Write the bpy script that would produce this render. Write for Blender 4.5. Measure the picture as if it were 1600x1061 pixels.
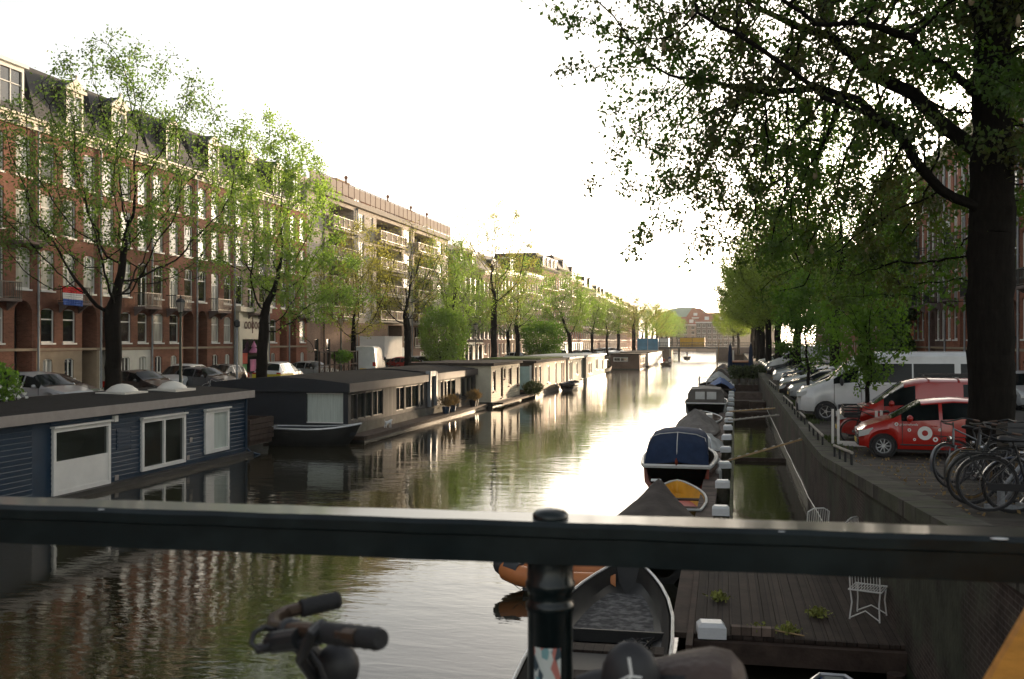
import bpy, bmesh, math, random
import numpy as np
from mathutils import Vector, Matrix, kdtree
R = math.radians
S = bpy.context.scene
for o in list(bpy.data.objects): bpy.data.objects.remove(o)

# ---------------------------------------------------------------- camera, sky, sun, exposure
YAW = 11.905
cam = bpy.data.cameras.new('camera'); camo = bpy.data.objects.new('camera', cam)
S.collection.objects.link(camo); S.camera = camo
camo.location = (0, 0, 4.8); camo.rotation_euler = (R(90.09), 0, R(YAW))
cam.sensor_width = 36; cam.lens = 35.0; cam.clip_start = .05; cam.clip_end = 3000
cam.dof.use_dof = True; cam.dof.focus_distance = 45; cam.dof.aperture_fstop = 7.1
SUN_AZ, SUN_EL = 14.0, 2.9          # degrees right of the canal axis (+Y), above the horizon
W = bpy.data.worlds.new('World'); S.world = W; W.use_nodes = True
nt = W.node_tree; sky = nt.nodes.new('ShaderNodeTexSky'); sky.sky_type = 'NISHITA'; sky.sun_disc = False
sky.sun_elevation = R(SUN_EL + 4); sky.sun_rotation = R(SUN_AZ); sky.air_density = 1.0; sky.dust_density = 1.6; sky.ozone_density = 1.5
# a thin pale veil of high cloud takes most of the blue out of the sky
bw = nt.nodes.new('ShaderNodeRGBToBW'); veil = nt.nodes.new('ShaderNodeVectorMath'); veil.operation = 'SCALE'; veil.inputs[0].default_value = (1.08, 1.0, .9)
nt.links.new(sky.outputs[0], bw.inputs[0]); nt.links.new(bw.outputs[0], veil.inputs['Scale'])
mx = nt.nodes.new('ShaderNodeMix'); mx.data_type = 'RGBA'; mx.inputs[0].default_value = .7
nt.links.new(sky.outputs[0], mx.inputs[6]); nt.links.new(veil.outputs[0], mx.inputs[7])
nt.links.new(mx.outputs[2], nt.nodes['Background'].inputs[0]); nt.nodes['Background'].inputs[1].default_value = .15
L = bpy.data.lights.new('sun', 'SUN'); L.energy = 3.0; L.angle = R(1.2); L.color = (1, .74, .48)
Lo = bpy.data.objects.new('sun', L); S.collection.objects.link(Lo)
Lo.rotation_euler = (R(90 - SUN_EL), 0, R(180 - SUN_AZ))
S.view_settings.view_transform = 'Standard'; S.view_settings.look = 'None'
S.view_settings.exposure = 1.65; S.view_settings.gamma = 1.0
S.render.engine = 'CYCLES'
cy = S.cycles; cy.max_bounces = 7; cy.diffuse_bounces = 3; cy.glossy_bounces = 4; cy.transmission_bounces = 4
cy.transparent_max_bounces = 12; cy.volume_bounces = 0; cy.caustics_reflective = False; cy.caustics_refractive = False
cy.sample_clamp_indirect = 6; cy.use_denoising = True

# ---------------------------------------------------------------- materials
M = {}
def mat(name, col, rough=.8, metal=0., var=.25, scale=2., bump=0., bscale=None, spec=.5, trans=None, coord='Object', stretch=None, kind=None, col2=None, coat=0.):
    """procedural principled surface: two-octave noise mottling (var), optional bump, optional brick/plank pattern"""
    m = bpy.data.materials.new(name); m.use_nodes = True; n = m.node_tree.nodes; l = m.node_tree.links
    p = n['Principled BSDF']; p.inputs['Roughness'].default_value = rough; p.inputs['Metallic'].default_value = metal
    p.inputs['Specular IOR Level'].default_value = spec
    if coat: p.inputs['Coat Weight'].default_value = coat; p.inputs['Coat Roughness'].default_value = .08
    tc = n.new('ShaderNodeTexCoord'); mp = n.new('ShaderNodeMapping'); l.new(tc.outputs[coord], mp.inputs[0])
    if stretch: mp.inputs['Scale'].default_value = stretch
    if rough >= .8 and spec == .5: p.inputs['Specular IOR Level'].default_value = .15
    col = tuple(col) + (1,)
    src = None
    if kind == 'brick':
        b = n.new('ShaderNodeTexBrick'); l.new(mp.outputs[0], b.inputs[0])
        b.inputs['Color1'].default_value = col; b.inputs['Color2'].default_value = tuple(c * .68 for c in col[:3]) + (1,)
        b.inputs['Mortar'].default_value = tuple(min(1, c * 1.15 + .03) for c in col[:3]) + (1,)
        b.inputs['Scale'].default_value = 1; b.inputs['Brick Width'].default_value = .22; b.inputs['Row Height'].default_value = .065
        b.inputs['Mortar Size'].default_value = .008; b.inputs['Bias'].default_value = 0
        # fold the two horizontal axes together so every wall direction gets upright courses
        sx = n.new('ShaderNodeSeparateXYZ'); cx = n.new('ShaderNodeCombineXYZ'); ad = n.new('ShaderNodeMath'); ad.operation = 'ADD'
        l.new(mp.outputs[0], sx.inputs[0]); l.new(sx.outputs[0], ad.inputs[0]); l.new(sx.outputs[1], ad.inputs[1])
        l.new(ad.outputs[0], cx.inputs[0]); l.new(sx.outputs[2], cx.inputs[1]); l.new(cx.outputs[0], b.inputs[0])
        src = b.outputs[0]
    if kind in ('plankx', 'planky', 'plankz'):      # boards with dark seams across the given axis, one board per unit/9
        sx = n.new('ShaderNodeSeparateXYZ'); l.new(mp.outputs[0], sx.inputs[0])
        mu = n.new('ShaderNodeMath'); mu.operation = 'MULTIPLY'; mu.inputs[1].default_value = scale
        l.new(sx.outputs['xyz'.index(kind[-1])], mu.inputs[0])
        fl = n.new('ShaderNodeMath'); fl.operation = 'FLOOR'; fr = n.new('ShaderNodeMath'); fr.operation = 'FRACT'
        l.new(mu.outputs[0], fl.inputs[0]); l.new(mu.outputs[0], fr.inputs[0])
        wn = n.new('ShaderNodeTexWhiteNoise'); wn.noise_dimensions = '1D'; l.new(fl.outputs[0], wn.inputs['W'])
        cr = n.new('ShaderNodeValToRGB'); cr.color_ramp.elements[0].color = tuple(c * .65 for c in col[:3]) + (1,); cr.color_ramp.elements[1].color = tuple(min(1, c * 1.25) for c in col[:3]) + (1,)
        l.new(wn.outputs['Value'], cr.inputs[0])
        gt = n.new('ShaderNodeMath'); gt.operation = 'GREATER_THAN'; gt.inputs[1].default_value = .1; l.new(fr.outputs[0], gt.inputs[0])
        mx = n.new('ShaderNodeMix'); mx.data_type = 'RGBA'; l.new(gt.outputs[0], mx.inputs[0])
        mx.inputs[6].default_value = tuple(c * .25 for c in col[:3]) + (1,); l.new(cr.outputs[0], mx.inputs[7]); src = mx.outputs[2]
        scale = 3.
    nz = n.new('ShaderNodeTexNoise'); l.new(mp.outputs[0], nz.inputs[0]); nz.inputs['Scale'].default_value = scale; nz.inputs['Detail'].default_value = 6; nz.inputs['Roughness'].default_value = .65
    mr = n.new('ShaderNodeMapRange'); mr.inputs[1].default_value = .3; mr.inputs[2].default_value = .7; mr.inputs[3].default_value = 1 - var; mr.inputs[4].default_value = 1 + var
    l.new(nz.outputs[0], mr.inputs[0])
    if col2 is not None:
        mx2 = n.new('ShaderNodeMix'); mx2.data_type = 'RGBA'; mp2 = n.new('ShaderNodeMapRange'); mp2.inputs[1].default_value = .45; mp2.inputs[2].default_value = .58
        nz2 = n.new('ShaderNodeTexNoise'); l.new(mp.outputs[0], nz2.inputs[0]); nz2.inputs['Scale'].default_value = scale * .5; nz2.inputs['Detail'].default_value = 8
        l.new(nz2.outputs[0], mp2.inputs[0]); l.new(mp2.outputs[0], mx2.inputs[0])
        if src: l.new(src, mx2.inputs[6])
        else: mx2.inputs[6].default_value = col
        mx2.inputs[7].default_value = tuple(col2) + (1,); src = mx2.outputs[2]
    mul = n.new('ShaderNodeVectorMath'); mul.operation = 'SCALE'
    if src: l.new(src, mul.inputs[0])
    else: mul.inputs[0].default_value = col[:3]
    l.new(mr.outputs[0], mul.inputs['Scale']); l.new(mul.outputs[0], p.inputs['Base Color'])
    if bump:
        nb = n.new('ShaderNodeTexNoise'); l.new(mp.outputs[0], nb.inputs[0]); nb.inputs['Scale'].default_value = bscale or scale * 8; nb.inputs['Detail'].default_value = 4
        bp = n.new('ShaderNodeBump'); bp.inputs['Strength'].default_value = bump; bp.inputs['Distance'].default_value = .02
        l.new(nb.outputs[0], bp.inputs['Height']); l.new(bp.outputs[0], p.inputs['Normal'])
    if trans:
        t = n.new('ShaderNodeBsdfTranslucent'); ms = n.new('ShaderNodeMixShader'); ms.inputs[0].default_value = trans[0]
        tm = n.new('ShaderNodeVectorMath'); tm.operation = 'MULTIPLY'; tm.inputs[1].default_value = trans[1]
        l.new(mul.outputs[0], tm.inputs[0]); l.new(tm.outputs[0], t.inputs[0])
        l.new(p.outputs[0], ms.inputs[1]); l.new(t.outputs[0], ms.inputs[2]); l.new(ms.outputs[0], n['Material Output'].inputs[0])
    M[name] = m; return m
mat('brick_brown', (.235, .105, .068), .9, var=.25, scale=.7, kind='brick')
mat('brick_red', (.32, .13, .08), .9, var=.22, scale=.7, kind='brick')
mat('brick_dark', (.13, .08, .065), .9, var=.25, scale=.7, kind='brick')
mat('brick_beige', (.42, .31, .23), .9, var=.18, scale=.7, kind='brick')
mat('brick_orange', (.42, .2, .12), .9, var=.2, scale=.7, kind='brick')
mat('brick_pink', (.42, .27, .22), .9, var=.2, scale=.7, kind='brick')
mat('brick_grey', (.17, .13, .12), .9, var=.25, scale=.7, kind='brick')
mat('brick_apt', (.30, .2, .15), .9, var=.18, scale=.7, kind='brick')
mat('block_apt', (.62, .54, .46), .9, var=.12, scale=.5, kind='brick', stretch=(.4, .4, .4))
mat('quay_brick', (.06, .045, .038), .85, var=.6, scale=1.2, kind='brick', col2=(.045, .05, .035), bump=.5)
mat('stucco_cream', (.62, .54, .42), .85, var=.12, scale=.9)
mat('stucco_tan', (.36, .28, .2), .85, var=.2, scale=.9)
mat('paint_white', (.78, .77, .73), .5, var=.08, scale=1.3)
mat('paint_offwhite', (.62, .6, .54), .55, var=.12, scale=1.)
mat('paint_cream', (.72, .66, .52), .55, var=.08, scale=1.3)
mat('paint_green', (.02, .045, .035), .35, var=.2, scale=1.3)
mat('paint_black', (.018, .02, .022), .4, var=.2, scale=2)
mat('door_dark', (.03, .03, .032), .4, var=.3, scale=2)
mat('slate', (.022, .022, .024), .7, var=.35, scale=3, bump=.3)
mat('slate_red', (.3, .1, .06), .8, var=.3, scale=2, bump=.3)
mat('zinc', (.3, .32, .34), .45, metal=.4, var=.2, scale=2)
mat('stone', (.4, .37, .32), .85, var=.2, scale=2, bump=.3)
mat('coping', (.085, .08, .068), .85, var=.35, scale=1.1, kind='planky', bump=.5, col2=(.07, .075, .05))
mat('pavers', (.06, .05, .042), .9, var=.4, scale=1.2, kind='brick', stretch=(1, 1, 1), bump=.4, col2=(.06, .055, .045))
mat('asphalt', (.06, .058, .055), .85, var=.25, scale=1.5, bump=.3)
mat('street', (.13, .1, .085), .9, var=.3, scale=.6, bump=.3)
mat('bark', (.012, .01, .008), .95, var=.5, scale=6, bump=1., stretch=(3, 3, .6))
mat('bark_pale', (.075, .06, .045), .95, var=.4, scale=6, bump=.6, stretch=(3, 3, .6))
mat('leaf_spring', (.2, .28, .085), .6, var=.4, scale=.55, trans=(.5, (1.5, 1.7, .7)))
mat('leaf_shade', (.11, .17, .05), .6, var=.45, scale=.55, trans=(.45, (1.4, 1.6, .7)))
mat('leaf_fresh', (.19, .245, .055), .6, var=.45, scale=.5, trans=(.5, (1.4, 1.5, .7)))
mat('leaf_dark', (.1, .18, .035), .6, var=.5, scale=.6, trans=(.5, (1.8, 2.0, .6)))
mat('leaf_olive', (.27, .28, .09), .6, var=.35, scale=.6, trans=(.5, (1.5, 1.4, .7)))
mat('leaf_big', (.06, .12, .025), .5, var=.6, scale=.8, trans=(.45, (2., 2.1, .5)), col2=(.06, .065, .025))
mat('leaf_bush', (.07, .1, .03), .6, var=.5, scale=1.5, trans=(.25, (1.2, 1.2, .6)))
mat('leaf_ivy', (.05, .095, .02), .45, var=.5, scale=1., trans=(.25, (1.4, 1.3, .5)))
mat('leaf_dry', (.3, .21, .1), .8, var=.4, scale=4, trans=(.2, (1, 1, .8)))
mat('blossom', (.75, .75, .7), .7, var=.1)
mat('glass_dark', (.012, .015, .017), .04, var=.3, scale=.4, spec=.9)
mat('glass_room', (.05, .045, .038), .06, var=.9, scale=.9, spec=.9)
mat('glass_curtain', (.42, .41, .37), .25, var=.35, scale=1.6, spec=.8, coat=1., stretch=(3, 3, .4))
mat('glass_boat', (.02, .025, .02), .03, var=.5, scale=.8, spec=.8)
mat('curtain', (.5, .55, .5), .8, var=.2, scale=6, stretch=(3, 3, .1))
mat('cloth_white', (.7, .7, .68), .9, var=.1)
mat('black_metal', (.02, .022, .024), .45, metal=.2, var=.3, scale=5)
mat('rail_paint', (.0015, .007, .0085), .35, var=.35, scale=14, spec=.25, coat=.35, col2=(.006, .012, .013))
mat('steel', (.45, .45, .45), .35, metal=.9, var=.2, scale=6)
mat('alu', (.55, .56, .57), .4, metal=.6, var=.2, scale=4)
mat('rubber', (.016, .016, .017), .75, var=.3, scale=8, bump=.2)
mat('plastic_black', (.02, .02, .022), .5, var=.2, scale=5)
mat('chrome', (.6, .6, .6), .2, metal=1., var=.1, scale=6)

# ---------------------------------------------------------------- mesh helpers
class MB:
    def __init__(s): s.v = []; s.f = []; s.m = []; s.sm = []
    def add(s, vs, fs, mi=0, smooth=False):
        b = len(s.v); s.v += [tuple(v) for v in vs]
        for f in fs: s.f.append(tuple(b + i for i in f)); s.m.append(mi); s.sm.append(smooth)
        return s
    def box(s, x0, x1, y0, y1, z0, z1, mi=0, T=None):
        vs = [Vector((x, y, z)) for z in (z0, z1) for y in (y0, y1) for x in (x0, x1)]
        if T: vs = [T @ v for v in vs]
        return s.add(vs, [(0, 2, 3, 1), (4, 5, 7, 6), (0, 1, 5, 4), (2, 6, 7, 3), (0, 4, 6, 2), (1, 3, 7, 5)], mi)
    def bar(s, a, b, w, h=None, mi=0):                      # square bar a -> b
        a, b = Vector(a), Vector(b); h = h or w; d = b - a
        T = Matrix.Translation(a) @ d.to_track_quat('Y', 'Z').to_matrix().to_4x4()
        return s.box(-w / 2, w / 2, 0, d.length, -h / 2, h / 2, mi, T)
    def tube(s, pts, r, n=8, mi=0, caps=True, closed=False):
        pts = [Vector(p) for p in pts]; k = len(pts)
        rs = r if isinstance(r, (list, tuple)) else [r] * k
        vs = []; prev = None
        for i, p in enumerate(pts):
            if closed: d = pts[(i + 1) % k] - pts[i - 1]
            else: d = pts[min(i + 1, k - 1)] - pts[max(i - 1, 0)]
            d.normalize()
            if prev is None:
                u = d.orthogonal().normalized()
            else:
                u = (prev - d * prev.dot(d)); u = u.normalized() if u.length > 1e-6 else d.orthogonal().normalized()
            prev = u; w = d.cross(u)
            for j in range(n):
                a = 2 * math.pi * j / n; vs.append(p + (u * math.cos(a) + w * math.sin(a)) * rs[i])
        fs = []
        for i in range(k if closed else k - 1):
            i2 = (i + 1) % k
            for j in range(n): fs.append((i * n + j, i * n + (j + 1) % n, i2 * n + (j + 1) % n, i2 * n + j))
        s.add(vs, fs, mi, True)
        if caps and not closed:
            b = len(s.v) - len(vs)
            s.f.append(tuple(b + j for j in reversed(range(n)))); s.m.append(mi); s.sm.append(False)
            s.f.append(tuple(b + (k - 1) * n + j for j in range(n))); s.m.append(mi); s.sm.append(False)
        return s
    def cyl(s, a, b, r, n=12, mi=0): return s.tube([a, b], r, n, mi)
    def lathe(s, prof, c=(0, 0, 0), n=16, mi=0, T=None):    # prof = [(r, z)...] round z
        vs = []; k = len(prof)
        for r, z in prof:
            for j in range(n):
                a = 2 * math.pi * j / n; v = Vector((r * math.cos(a), r * math.sin(a), z)); v = T @ v if T else v + Vector(c); vs.append(v)
        fs = [(i * n + j, i * n + (j + 1) % n, (i + 1) * n + (j + 1) % n, (i + 1) * n + j) for i in range(k - 1) for j in range(n)]
        s.add(vs, fs, mi, True)
        b = len(s.v) - len(vs)
        if prof[0] == prof[-1]: return s
        if prof[0][0] > 1e-4: s.f.append(tuple(b + j for j in reversed(range(n)))); s.m.append(mi); s.sm.append(False)
        if prof[-1][0] > 1e-4: s.f.append(tuple(b + (k - 1) * n + j for j in range(n))); s.m.append(mi); s.sm.append(False)
        return s
    def loft(s, rings, mi=0, smooth=True, closed=True, caps=True):   # rings of equal point counts
        n = len(rings[0]); vs = [p for r in rings for p in r]; fs = []
        for i in range(len(rings) - 1):
            for j in range(n if closed else n - 1):
                fs.append((i * n + j, i * n + (j + 1) % n, (i + 1) * n + (j + 1) % n, (i + 1) * n + j))
        if caps and closed: fs += [tuple(reversed(range(n))), tuple((len(rings) - 1) * n + j for j in range(n))]
        return s.add(vs, fs, mi, smooth)
    def prism(s, poly, y0, y1, mi=0, T=None):               # poly in (x, z), extruded along y
        n = len(poly); vs = [Vector((x, y, z)) for y in (y0, y1) for x, z in poly]
        if T: vs = [T @ v for v in vs]
        return s.add(vs, [tuple(range(n)), tuple(reversed(range(n, 2 * n)))] + [(j, n + j, n + (j + 1) % n, (j + 1) % n) for j in range(n)], mi)
    def ball(s, c, r, n=8, mi=0, sc=(1, 1, 1)):
        k = max(4, n // 2 + 1)
        T = Matrix.Translation(Vector(c)) @ Matrix.Diagonal((sc[0], sc[1], sc[2], 1))
        return s.lathe([(max(1e-5, r * math.sin(math.pi * i / k)), -r * math.cos(math.pi * i / k)) for i in range(k + 1)], n=n, mi=mi, T=T)
    def mesh(s, name, mats, angle=35):
        me = bpy.data.meshes.new(name); me.from_pydata([tuple(v) for v in s.v], [], s.f)
        for m in (mats if isinstance(mats, (list, tuple)) else [mats]): me.materials.append(M[m] if isinstance(m, str) else m)
        me.polygons.foreach_set('material_index', s.m)
        if any(s.sm):
            me.polygons.foreach_set('use_smooth', s.sm)
        me.validate(); me.update()
        if any(s.sm): me.set_sharp_from_angle(angle=R(angle))
        return me
    def build(s, name, mats, parent=None, loc=(0, 0, 0), rot=(0, 0, 0), fix=True, angle=35):
        me = s.mesh(name, mats, angle)
        if fix:
            bm = bmesh.new(); bm.from_mesh(me); bmesh.ops.recalc_face_normals(bm, faces=bm.faces); bm.to_mesh(me); bm.free()
        return link(name, me, parent, loc, rot)
def link(name, me, parent=None, loc=(0, 0, 0), rot=(0, 0, 0)):
    o = bpy.data.objects.new(name, me); S.collection.objects.link(o); o.location = loc; o.rotation_euler = rot
    if parent: o.parent = parent
    return o
def tag(o, label=None, cat=None, group=None, kind=None):
    if label: o['label'] = label
    if cat: o['category'] = cat
    if group: o['group'] = group
    if kind: o['kind'] = kind
    return o
def thing(name, label, cat, loc=(0, 0, 0), rz=0, group=None):
    o = bpy.data.objects.new(name, None); o.empty_display_size = .2; S.collection.objects.link(o); o.location = loc; o.rotation_euler = (0, 0, R(rz))
    return tag(o, label, cat, group)
def struct(name, mb, m, **k): return tag(mb.build(name, m, **k), kind='structure')
def dup(o, loc=None, rz=None, label=None, group=None, scale=None, parent=None, swap=None):
    c = o.copy(); S.collection.objects.link(c)
    if parent: c.parent = parent
    if loc is not None: c.location = loc
    if rz is not None: c.rotation_euler = (0, 0, R(rz))
    if scale is not None: c.scale = scale if isinstance(scale, (tuple, list)) else (scale,) * 3
    if label: c['label'] = label
    if group: c['group'] = group
    if swap and c.type == 'MESH':
        for sl in c.material_slots:
            if sl.material and sl.material.name in swap: sl.link = 'OBJECT'; sl.material = M[swap[sl.material.name]]
    for ch in o.children: dup(ch, parent=c, swap=swap)
    return c

# ---------------------------------------------------------------- the lie of the land
def Xq(Y): return -25.5 if Y < 90 else (-25.5 + 8.5 * (Y - 90) / 140 if Y < 230 else -17.)     # left quay edge
def Xf(Y): return -35.3 if Y < 127 else (-35.3 + 7.3 * (Y - 127) / 103 if Y < 230 else -28.)   # left facades
def Xw(Y): return 2.5 + .012 * max(0, Y - 30)                                                  # right quay edge
def Xj(Y): return -.35 + .0135 * Y                                                             # row of mooring posts
def Zs(Y): return 1.9 if Y > 26 else (1.9 + 1.4 * (26 - Y) / 24 if Y > 2 else 3.3)             # street height, ramps up to the bridge
# ---------------------------------------------------------------- setting: water, streets, quays
def water():
    m = bpy.data.materials.new('water'); m.use_nodes = True; n = m.node_tree.nodes; l = m.node_tree.links; p = n['Principled BSDF']
    p.inputs['Base Color'].default_value = (.022, .02, .011, 1); p.inputs['Roughness'].default_value = .03; p.inputs['IOR'].default_value = 1.43
    tc = n.new('ShaderNodeTexCoord'); h = None
    for sc, det, dist, st in (((.55, 1.3, 1), 2, .014, 1.), ((2.6, 5.5, 1), 3, .005, 1.), ((.12, .3, 1), 2, .019, 1.)):
        mp = n.new('ShaderNodeMapping'); mp.inputs['Scale'].default_value = sc; mp.inputs['Rotation'].default_value = (0, 0, R(6)); l.new(tc.outputs['Object'], mp.inputs[0])
        nz = n.new('ShaderNodeTexNoise'); nz.inputs['Scale'].default_value = 1.; nz.inputs['Detail'].default_value = det; nz.inputs['Distortion'].default_value = .6; l.new(mp.outputs[0], nz.inputs[0])
        mu = n.new('ShaderNodeMath'); mu.operation = 'MULTIPLY'; mu.inputs[1].default_value = dist; l.new(nz.outputs[0], mu.inputs[0])
        if h is None: h = mu.outputs[0]
        else:
            ad = n.new('ShaderNodeMath'); ad.operation = 'ADD'; l.new(h, ad.inputs[0]); l.new(mu.outputs[0], ad.inputs[1]); h = ad.outputs[0]
    # the surface is ruffled by the breeze farther down the canal
    so = n.new('ShaderNodeSeparateXYZ'); l.new(tc.outputs['Object'], so.inputs[0]); ro = n.new('ShaderNodeMapRange'); ro.inputs[1].default_value = 50; ro.inputs[2].default_value = 240; ro.inputs[3].default_value = .035; ro.inputs[4].default_value = .2
    l.new(so.outputs[1], ro.inputs[0]); l.new(ro.outputs[0], p.inputs['Roughness'])
    # calmer and rougher patches drift over the surface
    pz = n.new('ShaderNodeTexNoise'); pz.inputs['Scale'].default_value = .07; l.new(tc.outputs['Object'], pz.inputs[0])
    mr = n.new('ShaderNodeMapRange'); mr.inputs[1].default_value = .38; mr.inputs[2].default_value = .65; mr.inputs[3].default_value = .35; mr.inputs[4].default_value = 1.; l.new(pz.outputs[0], mr.inputs[0])
    bp = n.new('ShaderNodeBump'); bp.inputs['Distance'].default_value = 1.; l.new(mr.outputs[0], bp.inputs['Strength']); l.new(h, bp.inputs['Height']); l.new(bp.outputs[0], p.inputs['Normal'])
    M['water'] = m
water()
b = MB(); b.add([(-60, -60, 0), (60, -60, 0), (60, 900, 0), (-60, 900, 0)], [(0, 1, 2, 3)]); struct('water', b, 'water')
b = MB(); b.add([(-1500, -300, -.4), (1500, -300, -.4), (1500, 2400, -.4), (-1500, 2400, -.4)], [(0, 1, 2, 3)]); struct('ground', b, 'asphalt')
# left street (one strip that follows the bend), top at 1.9
ys = [-20, 30, 60, 90, 127, 160, 195, 230, 300, 420]
def strip(name, m, fx0, fx1, z, ys, thick=None):
    b = MB()
    for a, c in zip(ys, ys[1:]):
        za, zc = (z(a), z(c)) if callable(z) else (z, z)
        b.add([(fx0(a), a, za), (fx1(a), a, za), (fx1(c), c, zc), (fx0(c), c, zc)], [(0, 1, 2, 3)])
        if thick: b.add([(fx1(a), a, za), (fx1(a), a, za - thick), (fx1(c), c, zc - thick), (fx1(c), c, zc)], [(0, 1, 2, 3)])
    return struct(name, b, m)
strip('street', 'street', lambda y: -60, lambda y: Xq(y) - .45, 1.9, ys)
strip('pavement', 'stone', lambda y: Xf(y) - .3, lambda y: Xf(y) + 2.1, 1.99, ys, .1)
yr = [-30, 2, 8, 14, 20, 26, 30, 45, 80, 120, 170, 246, 420]
strip('street', 'pavers', lambda y: Xw(y) + .42, lambda y: 60, Zs, yr)
strip('road', 'asphalt', lambda y: 8.6, lambda y: 12.2, lambda y: Zs(y) + .004, [26, 30, 45, 80, 120, 170, 246, 420])
strip('pavement', 'stone', lambda y: 60, lambda y: 12.4, lambda y: Zs(y) + .1, yr, .11)
mat('algae', (.022, .028, .014), .6, var=.5, scale=3)
def quay(name, label, fx, side, ys, z, m='quay_brick'):
    """brick retaining wall with a stone coping; side=+1: land lies at +X"""
    t = thing(name, label, 'quay wall', (0, 0, 0)); w = MB(); c = MB()
    for a, d in zip(ys, ys[1:]):
        za, zd = (z(a), z(d)) if callable(z) else (z, z); A, D = fx(a), fx(d)
        w.add([(A, a, -1), (D, d, -1), (D, d, zd - .2), (A, a, za - .2), (A + side * .5, a, -1), (D + side * .5, d, -1), (D + side * .5, d, zd - .2), (A + side * .5, a, za - .2)], [(0, 1, 2, 3), (5, 4, 7, 6)])
        e = -side * .05; q = side * .45
        c.add([(A + e, a, za - .2), (A + q, a, za - .2), (A + q, a, za + .03), (A + e, a, za + .03), (D + e, d, zd - .2), (D + q, d, zd - .2), (D + q, d, zd + .03), (D + e, d, zd + .03)],
              [(0, 1, 5, 4), (3, 7, 6, 2), (0, 4, 7, 3), (1, 2, 6, 5)])
    w.build('wall', m, t); c.build('coping', 'coping', t); a_ = MB(); k = 40; q = [ys[0] + (ys[-1] - ys[0]) * i / k for i in range(k + 1)]
    for i, (a, d) in enumerate(zip(q, q[1:])): a_.add([(fx(a) - side * .012, a, -.5), (fx(d) - side * .012, d, -.5), (fx(d) - side * .012, d, .3 + .1 * math.sin(d * 1.7)), (fx(a) - side * .012, a, .3 + .1 * math.sin(a * 1.7))], [(0, 1, 2, 3)])
    a_.build('algae_band', 'algae', t); return t
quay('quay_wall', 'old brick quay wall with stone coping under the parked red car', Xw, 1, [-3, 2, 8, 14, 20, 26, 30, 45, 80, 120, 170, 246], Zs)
quay('quay_wall', 'brick quay wall behind the row of houseboats', Xq, -1, [-3, 30, 60, 90, 127, 160, 195, 230, 246], 1.9)
# ---------------------------------------------------------------- houses (local frame: x along the front, -y out to the street, z up)
rng = random.Random(7)
def wall_front(b, w, z0, z1, ops, y=0., depth=.2, mi=0):
    """front face with real openings; ops = (x0, x1, za, zb, arch)"""
    xs = sorted({0, w, *[round(o[0], 4) for o in ops], *[round(o[1], 4) for o in ops]}); zs = sorted({z0, z1, *[round(o[2], 4) for o in ops], *[round(o[3], 4) for o in ops]})
    for i in range(len(xs) - 1):
        for j in range(len(zs) - 1):
            cx, cz = (xs[i] + xs[i + 1]) / 2, (zs[j] + zs[j + 1]) / 2
            if any(o[0] < cx < o[1] and o[2] < cz < o[3] for o in ops): continue
            b.add([(xs[i], y, zs[j]), (xs[i + 1], y, zs[j]), (xs[i + 1], y, zs[j + 1]), (xs[i], y, zs[j + 1])], [(0, 1, 2, 3)], mi)
    for o in ops:
        x0, x1, za, zb = o[:4]; d = o[5] if len(o) > 5 else depth
        b.add([(x0, y, za), (x1, y, za), (x1, y, zb), (x0, y, zb), (x0, y + d, za), (x1, y + d, za), (x1, y + d, zb), (x0, y + d, zb)], [(0, 4, 5, 1), (1, 5, 6, 2), (2, 6, 7, 3), (3, 7, 4, 0)], mi)
        if len(o) > 4 and o[4]:
            r = (x1 - x0) / 2; cx = (x0 + x1) / 2; hgt = min(r, o[4]); k = 10
            pts = [(cx + r * math.cos(math.pi * t / k), zb - hgt + hgt * math.sin(math.pi * t / k)) for t in range(k + 1)]
            for a, c in zip(pts, pts[1:]):
                b.add([(a[0], y, a[1]), (a[0], y, zb), (c[0], y, zb), (c[0], y, c[1])], [(0, 1, 2, 3)], mi)
                b.add([(a[0], y, a[1]), (a[0], y + d - .01, a[1]), (c[0], y + d - .01, c[1]), (c[0], y, c[1])], [(0, 1, 2, 3)], mi)
_wc = {}
def win_meshes(w, h, kind, fm, pm):
    key = (round(w, 3), round(h, 3), kind, fm, pm)
    if key in _wc: return _wc[key]
    f = MB(); p = MB(); e = .075; y0, y1 = .07, .16
    f.box(-.0, e, y0, y1, 0, h); f.box(w - e, w, y0, y1, 0, h); f.box(e, w - e, y0, y1, h - e, h); f.box(e, w - e, y0, y1, 0, e * 1.2)
    f.box(-.06, w + .06, -.07, y0, -.09, -.002)                                   # sill
    if kind in ('sash', 'french', 'multi'):
        t = h * .66; f.box(e, w - e, y0 + .01, y1 - .01, t, t + e)
    if kind == 'french': f.box(w / 2 - .05, w / 2 + .05, y0 + .012, y1 - .012, e * 1.2, t)
    if kind == 'multi':
        for q in (.33, .67): f.box(w * q - .018, w * q + .018, y0 + .02, y1 - .03, t + e, h - e)
    if kind == 'two': f.box(w / 2 - .04, w / 2 + .04, y0 + .01, y1 - .01, e * 1.2, h - e)
    if kind == 'three':
        for q in (.35, .65): f.box(w * q - .04, w * q + .04, y0 + .01, y1 - .01, e * 1.2, h - e)
    p.box(e * .5, w - e * .5, .115, .13, e * .6, h - e * .5)
    r = (f.mesh('window', fm), p.mesh('pane', pm)); _wc[key] = r; return r
def window(t, x, z, w, h, kind='sash', fm='paint_white', pm=None, y=0.):
    pm = pm or rng.choice(['glass_dark', 'glass_room', 'glass_curtain', 'glass_room', 'glass_curtain'])
    a, c = win_meshes(w, h, kind, fm, pm)
    o = link('window', a, t, (x, y, z)); link('pane', c, o); return o
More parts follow.
